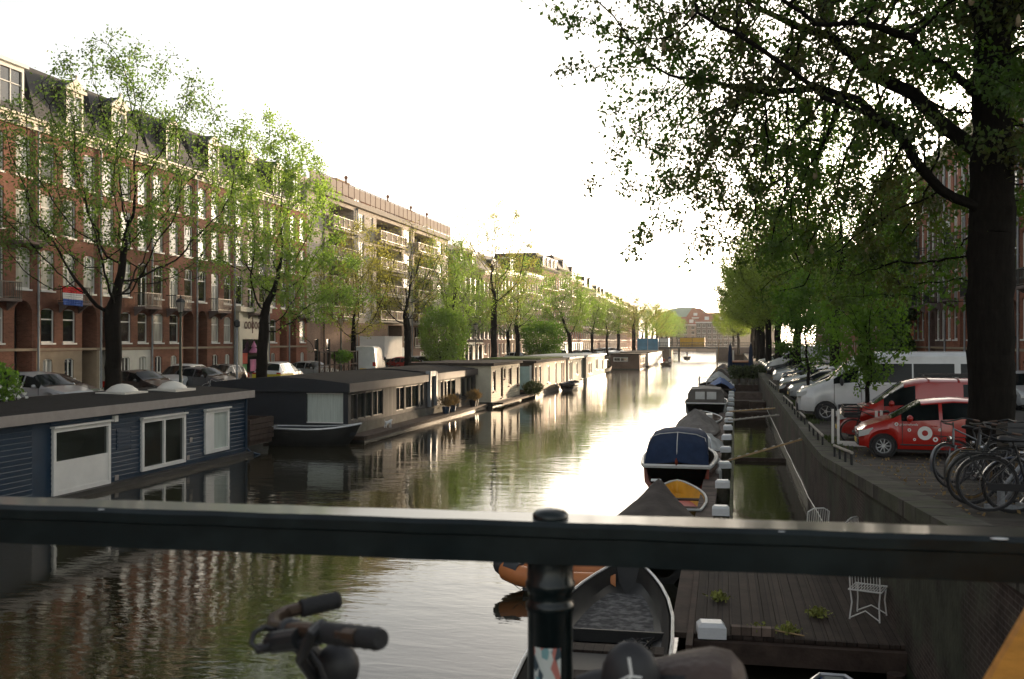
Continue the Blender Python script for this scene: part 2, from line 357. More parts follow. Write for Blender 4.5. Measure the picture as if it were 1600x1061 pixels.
def shell(t, w, d, z0, z1, m, name='wall', bands=None, ops=()):
    """a house's walls: front with openings plus sides, back; bands = [(z0, z1, material, part name)]"""
    for (a, c, mm, nm) in (bands or [(z0, z1, m, name)]):
        b = MB(); oo = [o for o in ops if a - 1e-3 <= (o[2] + o[3]) / 2 <= c + 1e-3 or (o[2] < c and o[3] > a)]
        oo = [(o[0], o[1], max(o[2], a), min(o[3], c), (o[4] if len(o) > 4 and o[3] <= c + 1e-3 else 0), (o[5] if len(o) > 5 else .2)) for o in oo]
        wall_front(b, w, a, c, oo)
        b.add([(0, 0, a), (0, d, a), (0, d, c), (0, 0, c), (w, 0, a), (w, d, a), (w, d, c), (w, 0, c)], [(0, 3, 2, 1), (4, 5, 6, 7), (1, 2, 6, 5)])
        b.build(nm, mm, t, fix=False)
def cornice(t, w, z, m='paint_cream', out=.45, h=.55):
    b = MB(); b.prism([(0, z - h), (w, z - h), (w, z - h * .45), (0, z - h * .45)], -out * .35, -.003)
    b.box(0, w, -out * .7, -.003, z - h * .448, z - h * .2); b.box(0, w, -out, -.003, z - h * .198, z); 
    n = int(w / .9)
    for i in range(n): x = (i + .5) * w / n; b.box(x - .07, x + .07, -out * .62, -out * .352, z - h * .9, z - h * .452)
    return b.build('cornice', m, t)
def mansard(t, w, z, rise=3.2, run=1.3, d=10, m='slate', hip=True):
    b = MB(); q = run * .5 if hip else 0
    b.add([(0, 0, z), (w, 0, z), (w - q, run, z + rise), (q, run, z + rise), (0, d, z), (w, d, z), (w - q, d - run, z + rise), (q, d - run, z + rise)],
          [(0, 1, 2, 3), (1, 5, 6, 2), (4, 0, 3, 7), (3, 2, 6, 7), (5, 4, 7, 6)])
    return b.build('roof', m, t)
def dormer(t, x, z, w, h, gable=True, m='paint_cream', d=1.6):
    b = MB(); e = .14
    wall_front(b, w, 0, h, [(e, w - e, .25, h - .22)], y=0)
    b.box(0, e * .9, .001, d, 0, h, 1); b.box(w - e * .9, w, .001, d, 0, h, 1); b.box(e, w - e, .21, d, 0, h - .01)
    if gable:
        b.prism([(-.15, h + .002), (w + .15, h + .002), (w + .15, h + .14), (w * .5, h + w * .5), (-.15, h + .14)], -.14, -.02); b.prism([(-.12, h + .002), (w + .12, h + .002), (w + .12, h + .12), (w * .5, h + w * .48), (-.12, h + .12)], -.019, d, 1)
        b.ball((w / 2, -.06, h + w * .5 + .12), .11, 6)
    else:
        b.box(-.16, w + .16, -.18, d + .1, h + .002, h + .2)
    o = b.build('dormer', [m, 'slate'], t, (x, .12, z))
    p = MB(); p.box(e, w - e, .1, .12, .25, h - .22); p.build('pane', rng.choice(['glass_room', 'glass_curtain']), o)
    q = MB(); q.box(w / 2 - .03, w / 2 + .03, .05, .098, .25, h - .22); q.box(e, w - e, .05, .098, h * .62, h * .62 + .05); q.build('frame', 'paint_white', o)
def chimney(t, x, y, z, h, w=.9, m='brick_red'):
    b = MB(); b.box(x, x + w, y, y + .6, z, z + h); b.box(x - .05, x + w + .05, y - .05, y + .65, z + h + .001, z + h + .12)
    o = b.build('chimney', m, t)
    p = MB()
    for i in range(2): p.lathe([(.12, z + h + .12), (.1, z + h + .5), (.13, z + h + .52)], (x + .25 + i * .4, y + .3, 0), 8)
    p.build('pot', 'slate_red', o)
_bc = {}
def balcony(t, x, z, w, dep=.75, m='black_metal'):
    if (w, dep, m) not in _bc:
        a = MB(); a.box(0, w, -dep, -.004, 0, .14)
        for q in (.12, w - .12): a.prism([(0, -.45), (0, -.002), (dep * .8, -.002)], q - .06, q + .06, T=Matrix.Rotation(R(-90), 4, 'Z'))
        r = MB(); r.box(.0, w, -dep, -dep + .04, .95, 1.); r.box(0, w, -dep, -dep + .03, .2, .23)
        for s0 in (0, w - .04): r.box(s0, s0 + .04, -dep + .04, -.004, .95, 1.); r.box(s0, s0 + .03, -dep + .03, -.004, .2, .23)
        n = int(w / .11)
        for i in range(n + 1): xx = i * (w - .02) / n; r.box(xx, xx + .02, -dep + .005, -dep + .025, .141, .95)
        for i in range(1, int(dep / .12)):
            for s0 in (0.005, w - .025): r.box(s0, s0 + .02, -dep + i * .12, -dep + i * .12 + .02, .141, .95)
        _bc[(w, dep, m)] = (a.mesh('balcony', 'brick_grey' if m == 'black_metal' else m), r.mesh('railing', m))
    a, r = _bc[(w, dep, m)]
    o = link('balcony', a, t, (x, 0, z)); link('railing', r, o); return o
def drainpipe(t, x, z0, z1, m='zinc'):
    b = MB(); b.cyl((x, -.09, z0), (x, -.09, z1), .06, 8)
    for i in range(int((z1 - z0) / 3)): b.cyl((x, -.09, z0 + 1 + i * 3), (x, -.09, z0 + 1.08 + i * 3), .08, 8)
    b.lathe([(.05, z1), (.14, z1 + .3)], (x, -.09, 0), 8); return b.build('drainpipe', m, t)
def entrance(t, x, w, z0, z1, y=.9, m='door_dark'):
    b = MB(); b.box(x + .06, x + w - .06, y, y + .06, z0, z0 + 2.3); b.box(x, x + w, y + .062, y + .12, z0, z1)
    for i in range(2): b.box(x + .18, x + w - .18, y - .02, y - .001, z0 + .25 + i * 1.05, z0 + 1.1 + i * 1.05)
    o = b.build('door', m, t)
    h = MB(); h.ball((x + w - .18, y - .05, z0 + 1.05), .035, 6); h.build('handle', 'steel', o)
    s = MB()
    for i in range(4): s.box(x + .01, x + w - .01, -.5 + i * .3 if i < 2 else .02 + (i - 2) * .3, y - .03, z0 - .35 + i * .09 - .3, z0 - .35 + i * .09 - .212)
def row_house(y0, w, mw, label, base=None, arch=2, balc=1, roof='mansard', dorm=None, ztop=16.4, cols=3, kinds=('sash', 'multi', 'sash', 'sash'), side='left', fx=None, drain=True, group='brick houses along the left quay', sills=(4.7, 7.5, 10.5, 13.35), hts=(1.85, 2.15, 2.1, 2.05), name='brick_house', yaw=None, cm='paint_cream'):
    if side == 'left': x0 = fx if fx is not None else -35.3; t = thing(name, label, 'house', (x0, y0, 0), 90 if yaw is None else yaw, group)
    else: t = thing(name, label, 'house', (fx, y0, 0), -90 if yaw is None else yaw, group)
    zc = [(i + .5) * w / cols for i in range(cols)]; ww = min(1.12, w / cols * .6); ops = []
    aw = 1.35
    for i, x in enumerate(zc):
        for k, (s, h) in enumerate(zip(sills, hts)):
            if k == 0 and i == arch: ops.append((x - aw / 2, x + aw / 2, 1.92, 6.9, aw / 2, .92)); continue
            isb = (balc == i and k in (1,)) or (balc is not None and (balc + 1) % cols == i and k == 2 and w > 5.5)
            a = .18 if k in (0, 1, 3) else 0
            z = s - (.55 if isb else 0)
            ops.append((x - ww / 2, x + ww / 2, z, s + h, a)); window(t, x - ww / 2, z, ww, s + h - z, 'french' if isb else kinds[k])
            if isb: balcony(t, x - .95, z - .16, 1.9)
        if i != arch: ops.append((x - .4, x + .4, 2.75, 3.85, .15)); window(t, x - .4, 2.75, .8, 1.1, 'two')
    if arch is not None and arch < cols: entrance(t, zc[arch] - aw / 2, aw, 1.95, 6.9)
    bands = [(1.9, 4.25, base, 'basement_wall'), (4.25, ztop, mw, 'wall')] if base else None
    # the archway crosses the band line, so split it for the basement band
    shell(t, w, 11, 1.9, ztop, mw, bands=bands, ops=ops)
    cornice(t, w, ztop, cm)
    if roof == 'mansard':
        mansard(t, w, ztop + .004); 
        for q in (dorm or []): dormer(t, q * w - .75, ztop + .02, 1.5, 2.3, gable=True, d=2.2)
        chimney(t, w - 1.1, 4.5, ztop + 2.4, 1.6)
    elif roof == 'flat':
        b = MB(); b.box(0, w, .02, 11, ztop + .003, ztop + .25); b.build('roof', 'slate', t)
        for q in (dorm or []): dormer(t, q * w - 1., ztop + .26, 2., 1.9, gable=False)
        chimney(t, w - 1.3, 4.5, ztop + .25, 2.2)
    if drain: drainpipe(t, .06, 2.1, ztop - .6)
    # string course
    b = MB(); b.box(.14 if drain else 0, w, -.05, -.003, 4.28, 4.42); b.build('string_course', 'stucco_tan', t)
    return t
G = 'brick houses along the left quay'
row_house(28.0, 6.0, 'brick_brown', 'brown brick house at the left edge of the photo, cut by the frame', dorm=(.5,))
row_house(34.0, 6.1, 'brick_brown', 'brown brick house left of the one with the tall white dormer', dorm=(.5,), balc=0)
t = row_house(40.1, 6.0, 'brick_brown', 'brown brick house with the tall white roof dormer beside a dark pitched roof', dorm=(), balc=1)
dormer(t, 3.3, 16.42, 1.9, 2.5, gable=False, m='paint_white')
row_house(46.1, 5.4, 'brick_brown', 'brown brick house whose balcony carries the striped flag', base='stucco_tan', dorm=(.62,), balc=1)
row_house(51.5, 5.3, 'brick_brown', 'brown brick house directly behind the big dark trunk with white-painted basement', base='paint_offwhite', dorm=(.4,), arch=0, balc=2)
row_house(56.8, 5.5, 'brick_brown', 'brown brick house with multi-pane windows right of the white basement', dorm=(.5,), balc=1, kinds=('sash', 'multi', 'multi', 'multi'))
row_house(62.3, 5.4, 'brick_brown', 'brown brick house with grey drainpipe, left of the cream shopfront house', dorm=(.5,), arch=0, balc=1, kinds=('sash', 'multi', 'multi', 'sash'))
# shop house: pale framed shopfront with an ornament panel
t = row_house(67.7, 5.7, 'brick_beige', 'pale beige house with cream shopfront and patterned panel at street level', base=None, dorm=(.5,), arch=None, balc=1, name='shop_house')
b = MB(); b.box(.25, .75, -.35, -.005, 1.95, 7.0); b.box(4.6, 5.1, -.35, -.005, 1.95, 7.0); b.box(.1, 5.3, -.55, -.005, 7.0, 7.35); b.box(.75, 4.6, -.2, -.005, 4.95, 6.99); b.build('shopfront', 'paint_cream', t)
b = MB(); b.box(.85, 4.5, -.13, -.01, 2.3, 4.9)
o = b.build('shop_window', 'glass_dark', t)
b = MB()
mat('orn_brown', (.16, .07, .05), .7)
for i in range(5): T = Matrix.Translation((1.55 + i * .55, -.22, 6.)) @ Matrix.Rotation(R(90), 4, 'X'); b.lathe([(.16, 0), (.24, 0), (.24, .02), (.16, .02), (.16, 0)], n=12, T=T @ Matrix.Diagonal((1, 1.2, 1, 1)))
b.box(2.6, 2.7, -.235, -.202, 5.4, 6.6); b.build('ornament_panel', 'orn_brown', t)
mat('poster_red', (.6, .08, .04), .6); mat('poster_green', (.1, .3, .08), .6); mat('poster_pink', (.65, .2, .35), .6)
b = MB(); b.box(1.1, 1.9, -.17, -.14, 3.1, 3.9); b.build('poster', 'poster_red', t)
b = MB(); b.box(1.1, 1.8, -.17, -.14, 2.4, 3.05); b.build('poster', 'poster_green', t)
b = MB(); b.box(2.4, 3.3, -.17, -.14, 2.5, 3.4); b.build('poster', 'poster_pink', t)
mat('lamp_pink', (.7, .25, .45), .6, var=.3, scale=20)
b = MB(); b.lathe([(.02, .9), (.22, .45), (.1, .45), (.4, .08), (.38, 0), (.05, 0)], n=10); b.build('window_ornament', 'lamp_pink', t, (2.5, -.4, 3.9))
row_house(73.4, 3.8, 'brick_red', 'narrow red brick house with two arched doorways beside the pale shop house', dorm=(.5,), arch=1, balc=None, cols=2)
row_house(77.2, 3.8, 'brick_red', 'last narrow red brick house before the long modern apartment block', dorm=(.5,), arch=0, balc=1, cols=2)

# ------------------------------------------------ the modern apartment block
def apartment():
    w, z1 = 45.7, 18.0; t = thing('apartment_building', 'long modern apartment block with stacked loggia balconies and pale roof railing', 'apartment building', (-35.3, 81.0, 0), 90)
    logs = [(4.9, 11.3), (17.8, 26.2), (30.9, 38.6)]; fl = [15.25, 12.45, 9.7, 6.95, 4.15]; ops = []; wins = []
    for k, z in enumerate(fl):
        for i, (a, c) in enumerate(logs):
            if k == 4 and i == 0: continue
            if k == 4 and i == 1: a = 21.5
            ops.append((a, c, z, z + 2.35, 0, 1.6))
            b = MB(); d = -.75 if k < 4 else -.1; x0, x1 = a - (.6 if k < 4 else -.05), c - .4
            b.box(x0, x1, d, 1.55, z - .2, z - .005)
            ob = b.build('balcony', 'block_apt', t)
            r = MB(); solid = k < 2
            r.box(x0, x1, d, d + .05, z + 1.02, z + 1.08); r.box(x0, x0 + .05, d + .05, -.01, z + 1.02, z + 1.08); r.box(x0, x1, d, d + .05, z + .1, z + .16)
            n = 5
            for j in range(n + 1): xx = x0 + j * (x1 - x0 - .06) / n; r.box(xx, xx + .06, d + .001, d + .049, z - .004, z + 1.02)
            r.build('railing', 'paint_cream', ob)
            p = MB(); p.box(x0 + .06, x1 - .06, d + .052, d + .07, z + .17, z + 1.0); p.box(x0 + .02, x0 + .04, d + .08, -.02, z + .17, z + 1.)
            p.build('panel', 'panel_cream' if solid else 'panel_mesh', ob)
            # glazed back wall of the loggia
            g = MB(); g.box(a, c, 1.601, 1.64, z, z + 2.35); g.build('loggia_glazing', 'glass_room', t)
            g = MB()
            for q in (.02, .32, .5, .78, .98): xx = a + (c - a) * q; g.box(xx - .05, xx + .05, 1.55, 1.6, z, z + 2.35)
            g.build('loggia_frame', 'paint_white' if i != 2 else 'paint_offwhite', t)
        for x, ww, kd in ((12.2, 2.0, 'three'), (15.9, .9, 'two'), (27.0, 2.4, 'three'), (40.6, 2.2, 'three'), (2.9, .8, 'two'), (44.2, 1.0, 'two')):
            if k == 4 and x < 20: continue
            ops.append((x, x + ww, z + .55, z + 2.25)); window(t, x, z + .55, ww, 1.7, kd, 'paint_offwhite', 'glass_dark')
    for x in (1.7, 4.4, 13.2, 16.4, 18.9): ops.append((x, x + .9, 2., 5.)); window(t, x, 2., .9, 3.0, 'sash', 'paint_green', 'glass_dark')
    for x, ww in ((27., 3.2), (33.2, 4.5), (41, 3.2)): ops.append((x, x + ww, 2.0, 3.55)); b = MB(); b.box(x, x + ww, .12, .16, 2., 3.55); b.build('garage_panel', 'paint_offwhite', t)
    shell(t, w, 12, 1.9, z1, 'block_apt', bands=[(1.9, 6.6, 'brick_apt', 'brick_base'), (6.6, z1, 'block_apt', 'wall')], ops=ops)
    b = MB(); b.box(0, w, -.35, 12, z1 + .002, z1 + .5); b.build('roof', 'slab_cream', t)
    b = MB(); b.box(0, w, 3.4, 12, z1 + .503, z1 + 2.4); b.build('penthouse', 'block_apt', t)
    r = MB(); p = MB(); n = 30
    for dy, zb, h in ((-.3, z1 + .5, 1.35),):
        r.box(0, w, dy, dy + .06, zb + h - .06, zb + h); r.box(0, w, dy + .005, dy + .055, zb + .1, zb + .15)
        for i in range(n + 1): x = i * (w - .06) / n; r.box(x, x + .06, dy + .002, dy + .058, zb + .001, zb + h - .06)
        for i in range(n): x = i * (w - .06) / n; p.box(x + .1, x + w / n - .05, dy + .02, dy + .04, zb + .18, zb + h - .1)
    r.build('roof_railing', 'paint_copper', t); p.build('railing_panel', 'panel_glass', t)
    r = MB(); zb = z1 + .5; r.box(0, w, 2.0, 2.04, zb + 1.95, zb + 2.0)
    for i in range(46): x = i * (w - .06) / 45; r.box(x, x + .04, 2., 2.04, zb, zb + 1.95)
    r.build('terrace_railing', 'paint_copper', t)
    for x, h in ((12., 2.4), (24.6, 2.3), (33., 2.2), (39.6, 2.2)): b = MB(); b.cyl((x, 1.1, zb), (x, 1.1, zb + h), .1, 8); b.lathe([(.1, zb + h - .1), (.19, zb + h), (.19, zb + h + .15), (.05, zb + h + .3)], (x, 1.1, 0), 8); b.build('chimney', 'brick_orange', t)
    for x, ww, h, m in ((12.6, 3.6, 2.6, 'brick_beige'), (17.2, 1.6, 2.4, 'zinc'), (19.6, 2.6, 2.1, 'brick_orange'), (35, 3.4, 2.4, 'brick_orange')): b = MB(); b.box(x, x + ww, 2.3, 3.2, zb, zb + h); b.build('roof_shed', m, t)
    drainpipe(t, 3.6, 2, z1 - .4, 'black_metal'); drainpipe(t, 12.0, 2, z1 - .4, 'zinc'); drainpipe(t, 29.8, 2, z1 - .4, 'zinc')
mat('panel_mesh', (.2, .14, .1), .8, var=.2); mat('panel_glass', (.42, .35, .31), .9, var=.08, spec=.1); mat('panel_cream', (.34, .28, .23), .9, var=.1, spec=.1); mat('slab_cream', (.45, .4, .35), .95, var=.08, spec=.1); mat('paint_copper', (.14, .07, .045), .9, var=.2)
apartment()

# ------------------------------------------------ the row beyond
def far_house(y0, y1, ztop, m, label, cols, base=None, roof='flat', dorm=None, gf=None, nfl=4, wm=None):
    x0, x1 = Xf(y0), Xf(y1); w = math.hypot(x1 - x0, y1 - y0); yaw = math.degrees(math.atan2(y1 - y0, x1 - x0))
    t = thing('canal_house', label, 'house', (x0, y0, 0), yaw, 'houses beyond the apartment block'); ops = []
    fh = (ztop - .8 - 4.9) / nfl; near = y0 < 235
    for i in range(cols):
        x = (i + .5) * w / cols; ww = min(1.15, w / cols * .55)
        for k in range(nfl):
            z = 5.1 + k * fh; h = fh * .68; ops.append((x - ww / 2, x + ww / 2, z, z + h))
            if near: window(t, x - ww / 2, z, ww, h, 'sash', wm or 'paint_white')
            else: link('window', win_meshes(round(ww, 1), round(h, 1), 'sash', 'paint_white', 'glass_room')[0], t, (x - ww / 2, 0, z)); 
        if gf is None: ops.append((x - ww / 2, x + ww / 2, 2.3 if i % 3 == 1 else 2.9, 4.4)); window(t, x - ww / 2, 2.3 if i % 3 == 1 else 2.9, ww, 2.1 if i % 3 == 1 else 1.5, 'two', wm or 'paint_white')
    if gf:
        n = max(2, cols // 2)
        for i in range(n):
            a, c = (i + .12) * w / n, (i + .88) * w / n; ops.append((a, c, 2.1, 4.3)); b = MB(); b.box(a, c, .14, .17, 2.1, 4.3); b.build('shop_window', 'glass_dark', t)
            b = MB(); b.box(a - .1, c + .1, -.5, -.01, 4.25, 4.42); b.build('awning', gf[i % len(gf)], t)
            b = MB(); b.box(a + (c - a) * .45, a + (c - a) * .55, .05, .138, 2.1, 4.25); b.build('shop_mullion', 'paint_white', t)
    if not near:
        b = MB(); b.box(.2, w - .2, .3, .35, 5, ztop - 1); b.build('pane', 'glass_room', t)
    shell(t, w, 11, 1.9, ztop, m, bands=[(1.9, 4.6, base, 'ground_floor_wall'), (4.6, ztop, m, 'wall')] if base else None, ops=ops)
    cornice(t, w, ztop, rng.choice(['paint_cream', 'paint_offwhite', 'stone']))
    if roof == 'mansard':
        mansard(t, w, ztop + .004, 2.6, 1.2, hip=False)
        for q in (dorm or []): dormer(t, q * w - .8, ztop + .02, 1.6, 1.8, gable=False, m='paint_offwhite')
    else:
        b = MB(); b.box(0, w, .02, 11, ztop + .003, ztop + .3); b.build('roof', 'slate', t)
        for q in (dorm or []): dormer(t, q * w - 1.2, ztop + .31, 2.4, 2.0, gable=False, m='paint_offwhite')
    chimney(t, w * .7, 3, ztop + .3, 2.6, 1.1); return t
far_house(128.8, 142, 15.4, 'brick_grey', 'dark brown corner house with shopfronts right of the apartment block', 6, 'paint_cream', 'mansard', (.3, .7), gf=('poster_red', 'paint_offwhite', 'orn_brown'), nfl=3)
far_house(142, 153, 15.2, 'brick_pink', 'pinkish brick house behind the tall bare vase-shaped tree', 6, None, 'mansard', (.5,), nfl=3)
far_house(153, 165, 15.8, 'brick_beige', 'beige house half hidden by the tree pair, left of the pink facade', 6, None, 'flat', (.4,))
far_house(165, 177, 16.4, 'brick_pink', 'rosy brick house with closely spaced windows behind light green crowns', 7, 'stucco_tan', 'flat')
far_house(177, 190, 18.2, 'brick_orange', 'bright orange brick house with green-grey mansard and many dormers', 7, 'brick_pink', 'mansard', (.15, .38, .62, .85))
far_house(190, 200, 18.8, 'brick_pink', 'tall pale house with white ground floor and blank pale gable', 5, 'paint_white', 'mansard', (.5,))
far_house(200, 212, 17.6, 'brick_red', 'red-brown house with a tall slim chimney rising above its roof', 6, 'paint_white', 'flat', (.3,))
far_house(212, 226, 16.4, 'brick_beige', 'beige house with grey roof boxes behind the spreading green tree', 7, None, 'flat', (.3, .7))
far_house(226, 246, 15.6, 'brick_brown', 'brown house with wide roof dormers before the flat-topped pale tree', 9, None, 'mansard', (.2, .5, .8))
far_house(246, 270, 15.2, 'brick_grey', 'grey-brown long house behind the flat-topped pale tree', 10, None, 'mansard', (.3, .6))
far_house(270, 300, 15., 'brick_brown', 'distant brown house near the bridge, mostly behind round green trees', 12, None, 'mansard', (.3, .6))
far_house(300, 345, 14.4, 'brick_red', 'farthest house of the left row, a sliver above the trees', 14, None, 'mansard', (.3, .6))

# the left row carries on unseen behind us, added to darken the ambient light
for i, (y, w, x, rz, m, l) in enumerate([(-75, 50, -35.3, 90, 'brick_brown', 'unseen brown brick terrace continuing the left row behind the bridge'), (-24, 51, -35.3, 90, 'brick_red', 'unseen red brick terrace next to the bridge on the left bank')]):
    t = thing('terrace_block', l, 'house', (x, y, 0), rz); b = MB(); b.box(0, w, 0, 11, 0, 16.6); b.build('wall', m, t); cornice(t, w, 16.6 + .003); b = MB(); b.prism([(0, 16.61), (w, 16.61), (w - 1, 19.2), (1, 19.2)], 1.2, 10); b.build('roof', 'slate', t)
# ------------------------------------------------ right-hand row (dark, in the shade)
GR = 'dark brick houses on the right street'
def right_house(y1, w, m, label, arch=2, **k):
    return row_house(y1, w, m, label, side='right', fx=14.6, arch=arch, group=GR, ztop=17.6, sills=(4.9, 8., 11.2, 14.3), hts=(2.1, 2.3, 2.3, 2.1), balc=1, kinds=('sash',) * 4, **k)
right_house(81.5, 5.6, 'brick_red', 'dark red brick house beside the ivy column on the right', roof='flat')
right_house(75.9, 5.0, 'brick_dark', 'near-black painted brick house between two red ones', roof='flat', arch=0)
right_house(70.9, 5.6, 'brick_red', 'dark red brick house with a person standing on its balcony', roof='flat')
right_house(65.3, 5.6, 'brick_red', 'dark red brick house touching the left side of the huge trunk', roof='flat', arch=1)
right_house(59.7, 5.6, 'brick_brown', 'dark brown house hidden behind the huge trunk', roof='flat')
right_house(54.1, 5.6, 'brick_red', 'dark red house showing as a sliver right of the huge trunk', roof='flat')
right_house(48.5, 6, 'brick_brown', 'dark house at the right edge of the photo', roof='flat')
def right_far(y1, w, zt, m, label, roof='mansard', x=15.5):
    t = thing('canal_house', label, 'house', (x, y1, 0), -90, 'lower houses behind the right-hand trees'); ops = []; n = int(w / 2.1)
    for i in range(n):
        xx = (i + .5) * w / n
        for k in range(int((zt - 2.6) / 3)): z = 2.9 + k * 3; ops.append((xx - .55, xx + .55, z, z + 1.9)); window(t, xx - .55, z, 1.1, 1.9, 'sash')
    shell(t, w, 11, 1.9, zt, m, ops=ops)
    for k in range(int((zt - 2.6) / 3)):
        for yy in (1.5, 4.2): 
            o = window(t, 0, 2.9 + k * 3, 1.1, 1.9, 'sash'); o.location = (0 - .01, yy + 1.1, 2.9 + k * 3); o.rotation_euler = (0, 0, R(-90))
    for k in range(int((zt - 2.6) / 3)):
        for yy in (1.5, 4.2):
            o = window(t, 0, 2.9 + k * 3, 1.1, 1.9, 'sash'); o.location = (w + .08, yy, 2.9 + k * 3); o.rotation_euler = (0, 0, R(90))
    cornice(t, w, zt)
    if roof == 'mansard': mansard(t, w, zt + .004, 3.2, 1.6)
    return t
right_far(106, 15, 10.5, 'brick_red', 'low brick house with dark roof seen between ivy column and tree')
right_far(124, 17, 12.5, 'brick_brown', 'brown house behind the tall tree on the right street', x=15.8)
right_far(150, 25, 13.5, 'brick_red', 'red brick house deep behind the right-hand crowns', x=16.2)
right_far(190, 38, 13.5, 'brick_brown', 'farthest brown house on the right street', x=16.8)
# ---------------------------------------------------------------- trees: branches grown by space colonisation, leaves as many small faces
def grow(att, root, path, step, di, dk, up=.06, iters=90, rnd=.12, seed=1, limbs=()):
    """att: attractor points; path: trunk polyline. returns node positions, parents"""
    g = np.random.default_rng(seed)
    P = [np.array(root, float)]; par = [-1]; cur = P[0]
    for q in path:
        q = np.array(q, float); d = np.linalg.norm(q - cur); k = max(1, int(d / step))
        for i in range(1, k + 1): P.append(cur + (q - cur) * i / k + g.normal(0, .02, 3)); par.append(len(P) - 2)
        cur = q
    for lb in limbs:
        q0 = np.array(lb[0], float); j = int(np.argmin([np.linalg.norm(p - q0) for p in P])); cur = P[j]; last = j
        for q in lb:
            q = np.array(q, float); d = np.linalg.norm(q - cur); k = max(1, int(d / step))
            for i in range(1, k + 1): P.append(cur + (q - cur) * i / k + g.normal(0, .025, 3)); par.append(last); last = len(P) - 1
            cur = q
    A = np.array(att); near = np.full(len(A), 0); nd = np.full(len(A), 1e9); start = 0
    for it in range(iters):
        new = np.array(P[start:]); 
        for c0 in range(0, len(new), 200):
            D = np.linalg.norm(A[:, None, :] - new[None, c0:c0 + 200, :], axis=2); j = D.argmin(1); m = D[np.arange(len(A)), j]
            u = m < nd; nd[u] = m[u]; near[u] = start + c0 + j[u]
        keep = nd > dk; A = A[keep]; near = near[keep]; nd = nd[keep]
        if len(A) == 0: break
        act = nd < di
        if not act.any(): break
        start = len(P); ids = np.unique(near[act]); PP = np.array(P)
        vec = A[act] - PP[near[act]]; vec /= np.linalg.norm(vec, axis=1)[:, None]
        acc = np.zeros((len(P), 3)); np.add.at(acc, near[act], vec)
        for i in ids:
            d = acc[i]; n = np.linalg.norm(d)
            if n < 1e-6: continue
            d = d / n + g.normal(0, rnd, 3) + np.array([0, 0, up]); d /= np.linalg.norm(d)
            q = P[i] + d * step
            P.append(q); par.append(i)
        if len(P) == start: break
    return np.array(P), np.array(par)
def radii(par, n0, tip, expo=2.3, rmax=None):
    n = len(par); w = np.zeros(n); ch = np.zeros(n, int)
    for i in range(n - 1, -1, -1):
        if ch[i] == 0: w[i] = tip ** expo
        if par[i] >= 0: w[par[i]] += w[i]; ch[par[i]] += 1
    r = w ** (1 / expo)
    if rmax: r *= 1.; k = rmax / r[0]; r = np.where(r > 4 * tip, r * (1 + (k - 1) * np.clip((r - 4 * tip) / (r[0] - 4 * tip), 0, 1)), r)
    return r, ch
def npmesh(name, V, F, mats, smooth=True, mi=None):
    me = bpy.data.meshes.new(name); V = np.asarray(V, np.float32); F = np.asarray(F, np.int32); k = F.shape[1]
    me.vertices.add(len(V)); me.vertices.foreach_set('co', V.ravel()); me.loops.add(F.size); me.loops.foreach_set('vertex_index', F.ravel())
    me.polygons.add(len(F)); me.polygons.foreach_set('loop_start', np.arange(0, F.size, k, dtype=np.int32)); me.polygons.foreach_set('loop_total', np.full(len(F), k, np.int32))
    if smooth: me.polygons.foreach_set('use_smooth', np.ones(len(F), bool))
    for m in mats: me.materials.append(M[m])
    if mi is not None: me.polygons.foreach_set('material_index', np.asarray(mi, np.int32))
    me.update(); me.validate(); return me
def branches(P, par, r, name, m, flare=0.):
    Vs = []; Fs = []; off = 0; idx = np.arange(1, len(P)); a = P[par[idx]]; b = P[idx]; ra = r[par[idx]].copy(); rb = r[idx]
    side = ra > rb * 1.5; ra = np.where(side, rb * 1.25, ra)
    if flare:
        zz = a[:, 2] - P[0][2]; ra = ra * (1 + flare * np.exp(-zz * 2.2)) ; zz = b[:, 2] - P[0][2]; rb = rb * (1 + flare * np.exp(-zz * 2.2))
    for lo, hi, n in ((0, .012, 3), (.012, .05, 4), (.05, .14, 7), (.14, 9, 14)):
        s = (rb >= lo) & (rb < hi)
        if not s.any(): continue
        A, B, RA, RB = a[s], b[s], ra[s], rb[s]; d = B - A; L = np.linalg.norm(d, axis=1)[:, None]; d = d / np.maximum(L, 1e-6)
        B = B + d * (RB[:, None] * .3)
        ref = np.tile([0., 1., .03], (len(d), 1)); u = np.cross(d, ref); u /= np.maximum(np.linalg.norm(u, axis=1)[:, None], 1e-6); w = np.cross(d, u)
        an = 2 * np.pi * np.arange(n) / n; c, sn = np.cos(an), np.sin(an); cir = u[:, None] * c[None, :, None] + w[:, None] * sn[None, :, None]
        V = np.concatenate([A[:, None] + cir * RA[:, None, None], B[:, None] + cir * RB[:, None, None]], 1)
        base = off + np.arange(len(A))[:, None] * 2 * n; j = np.arange(n); F = np.stack([base + j, base + (j + 1) % n, base + n + (j + 1) % n, base + n + j], 2).reshape(-1, 4)
        Vs.append(V.reshape(-1, 3)); Fs.append(F); off += len(A) * 2 * n
    return npmesh(name, np.concatenate(Vs), np.concatenate(Fs), [m])
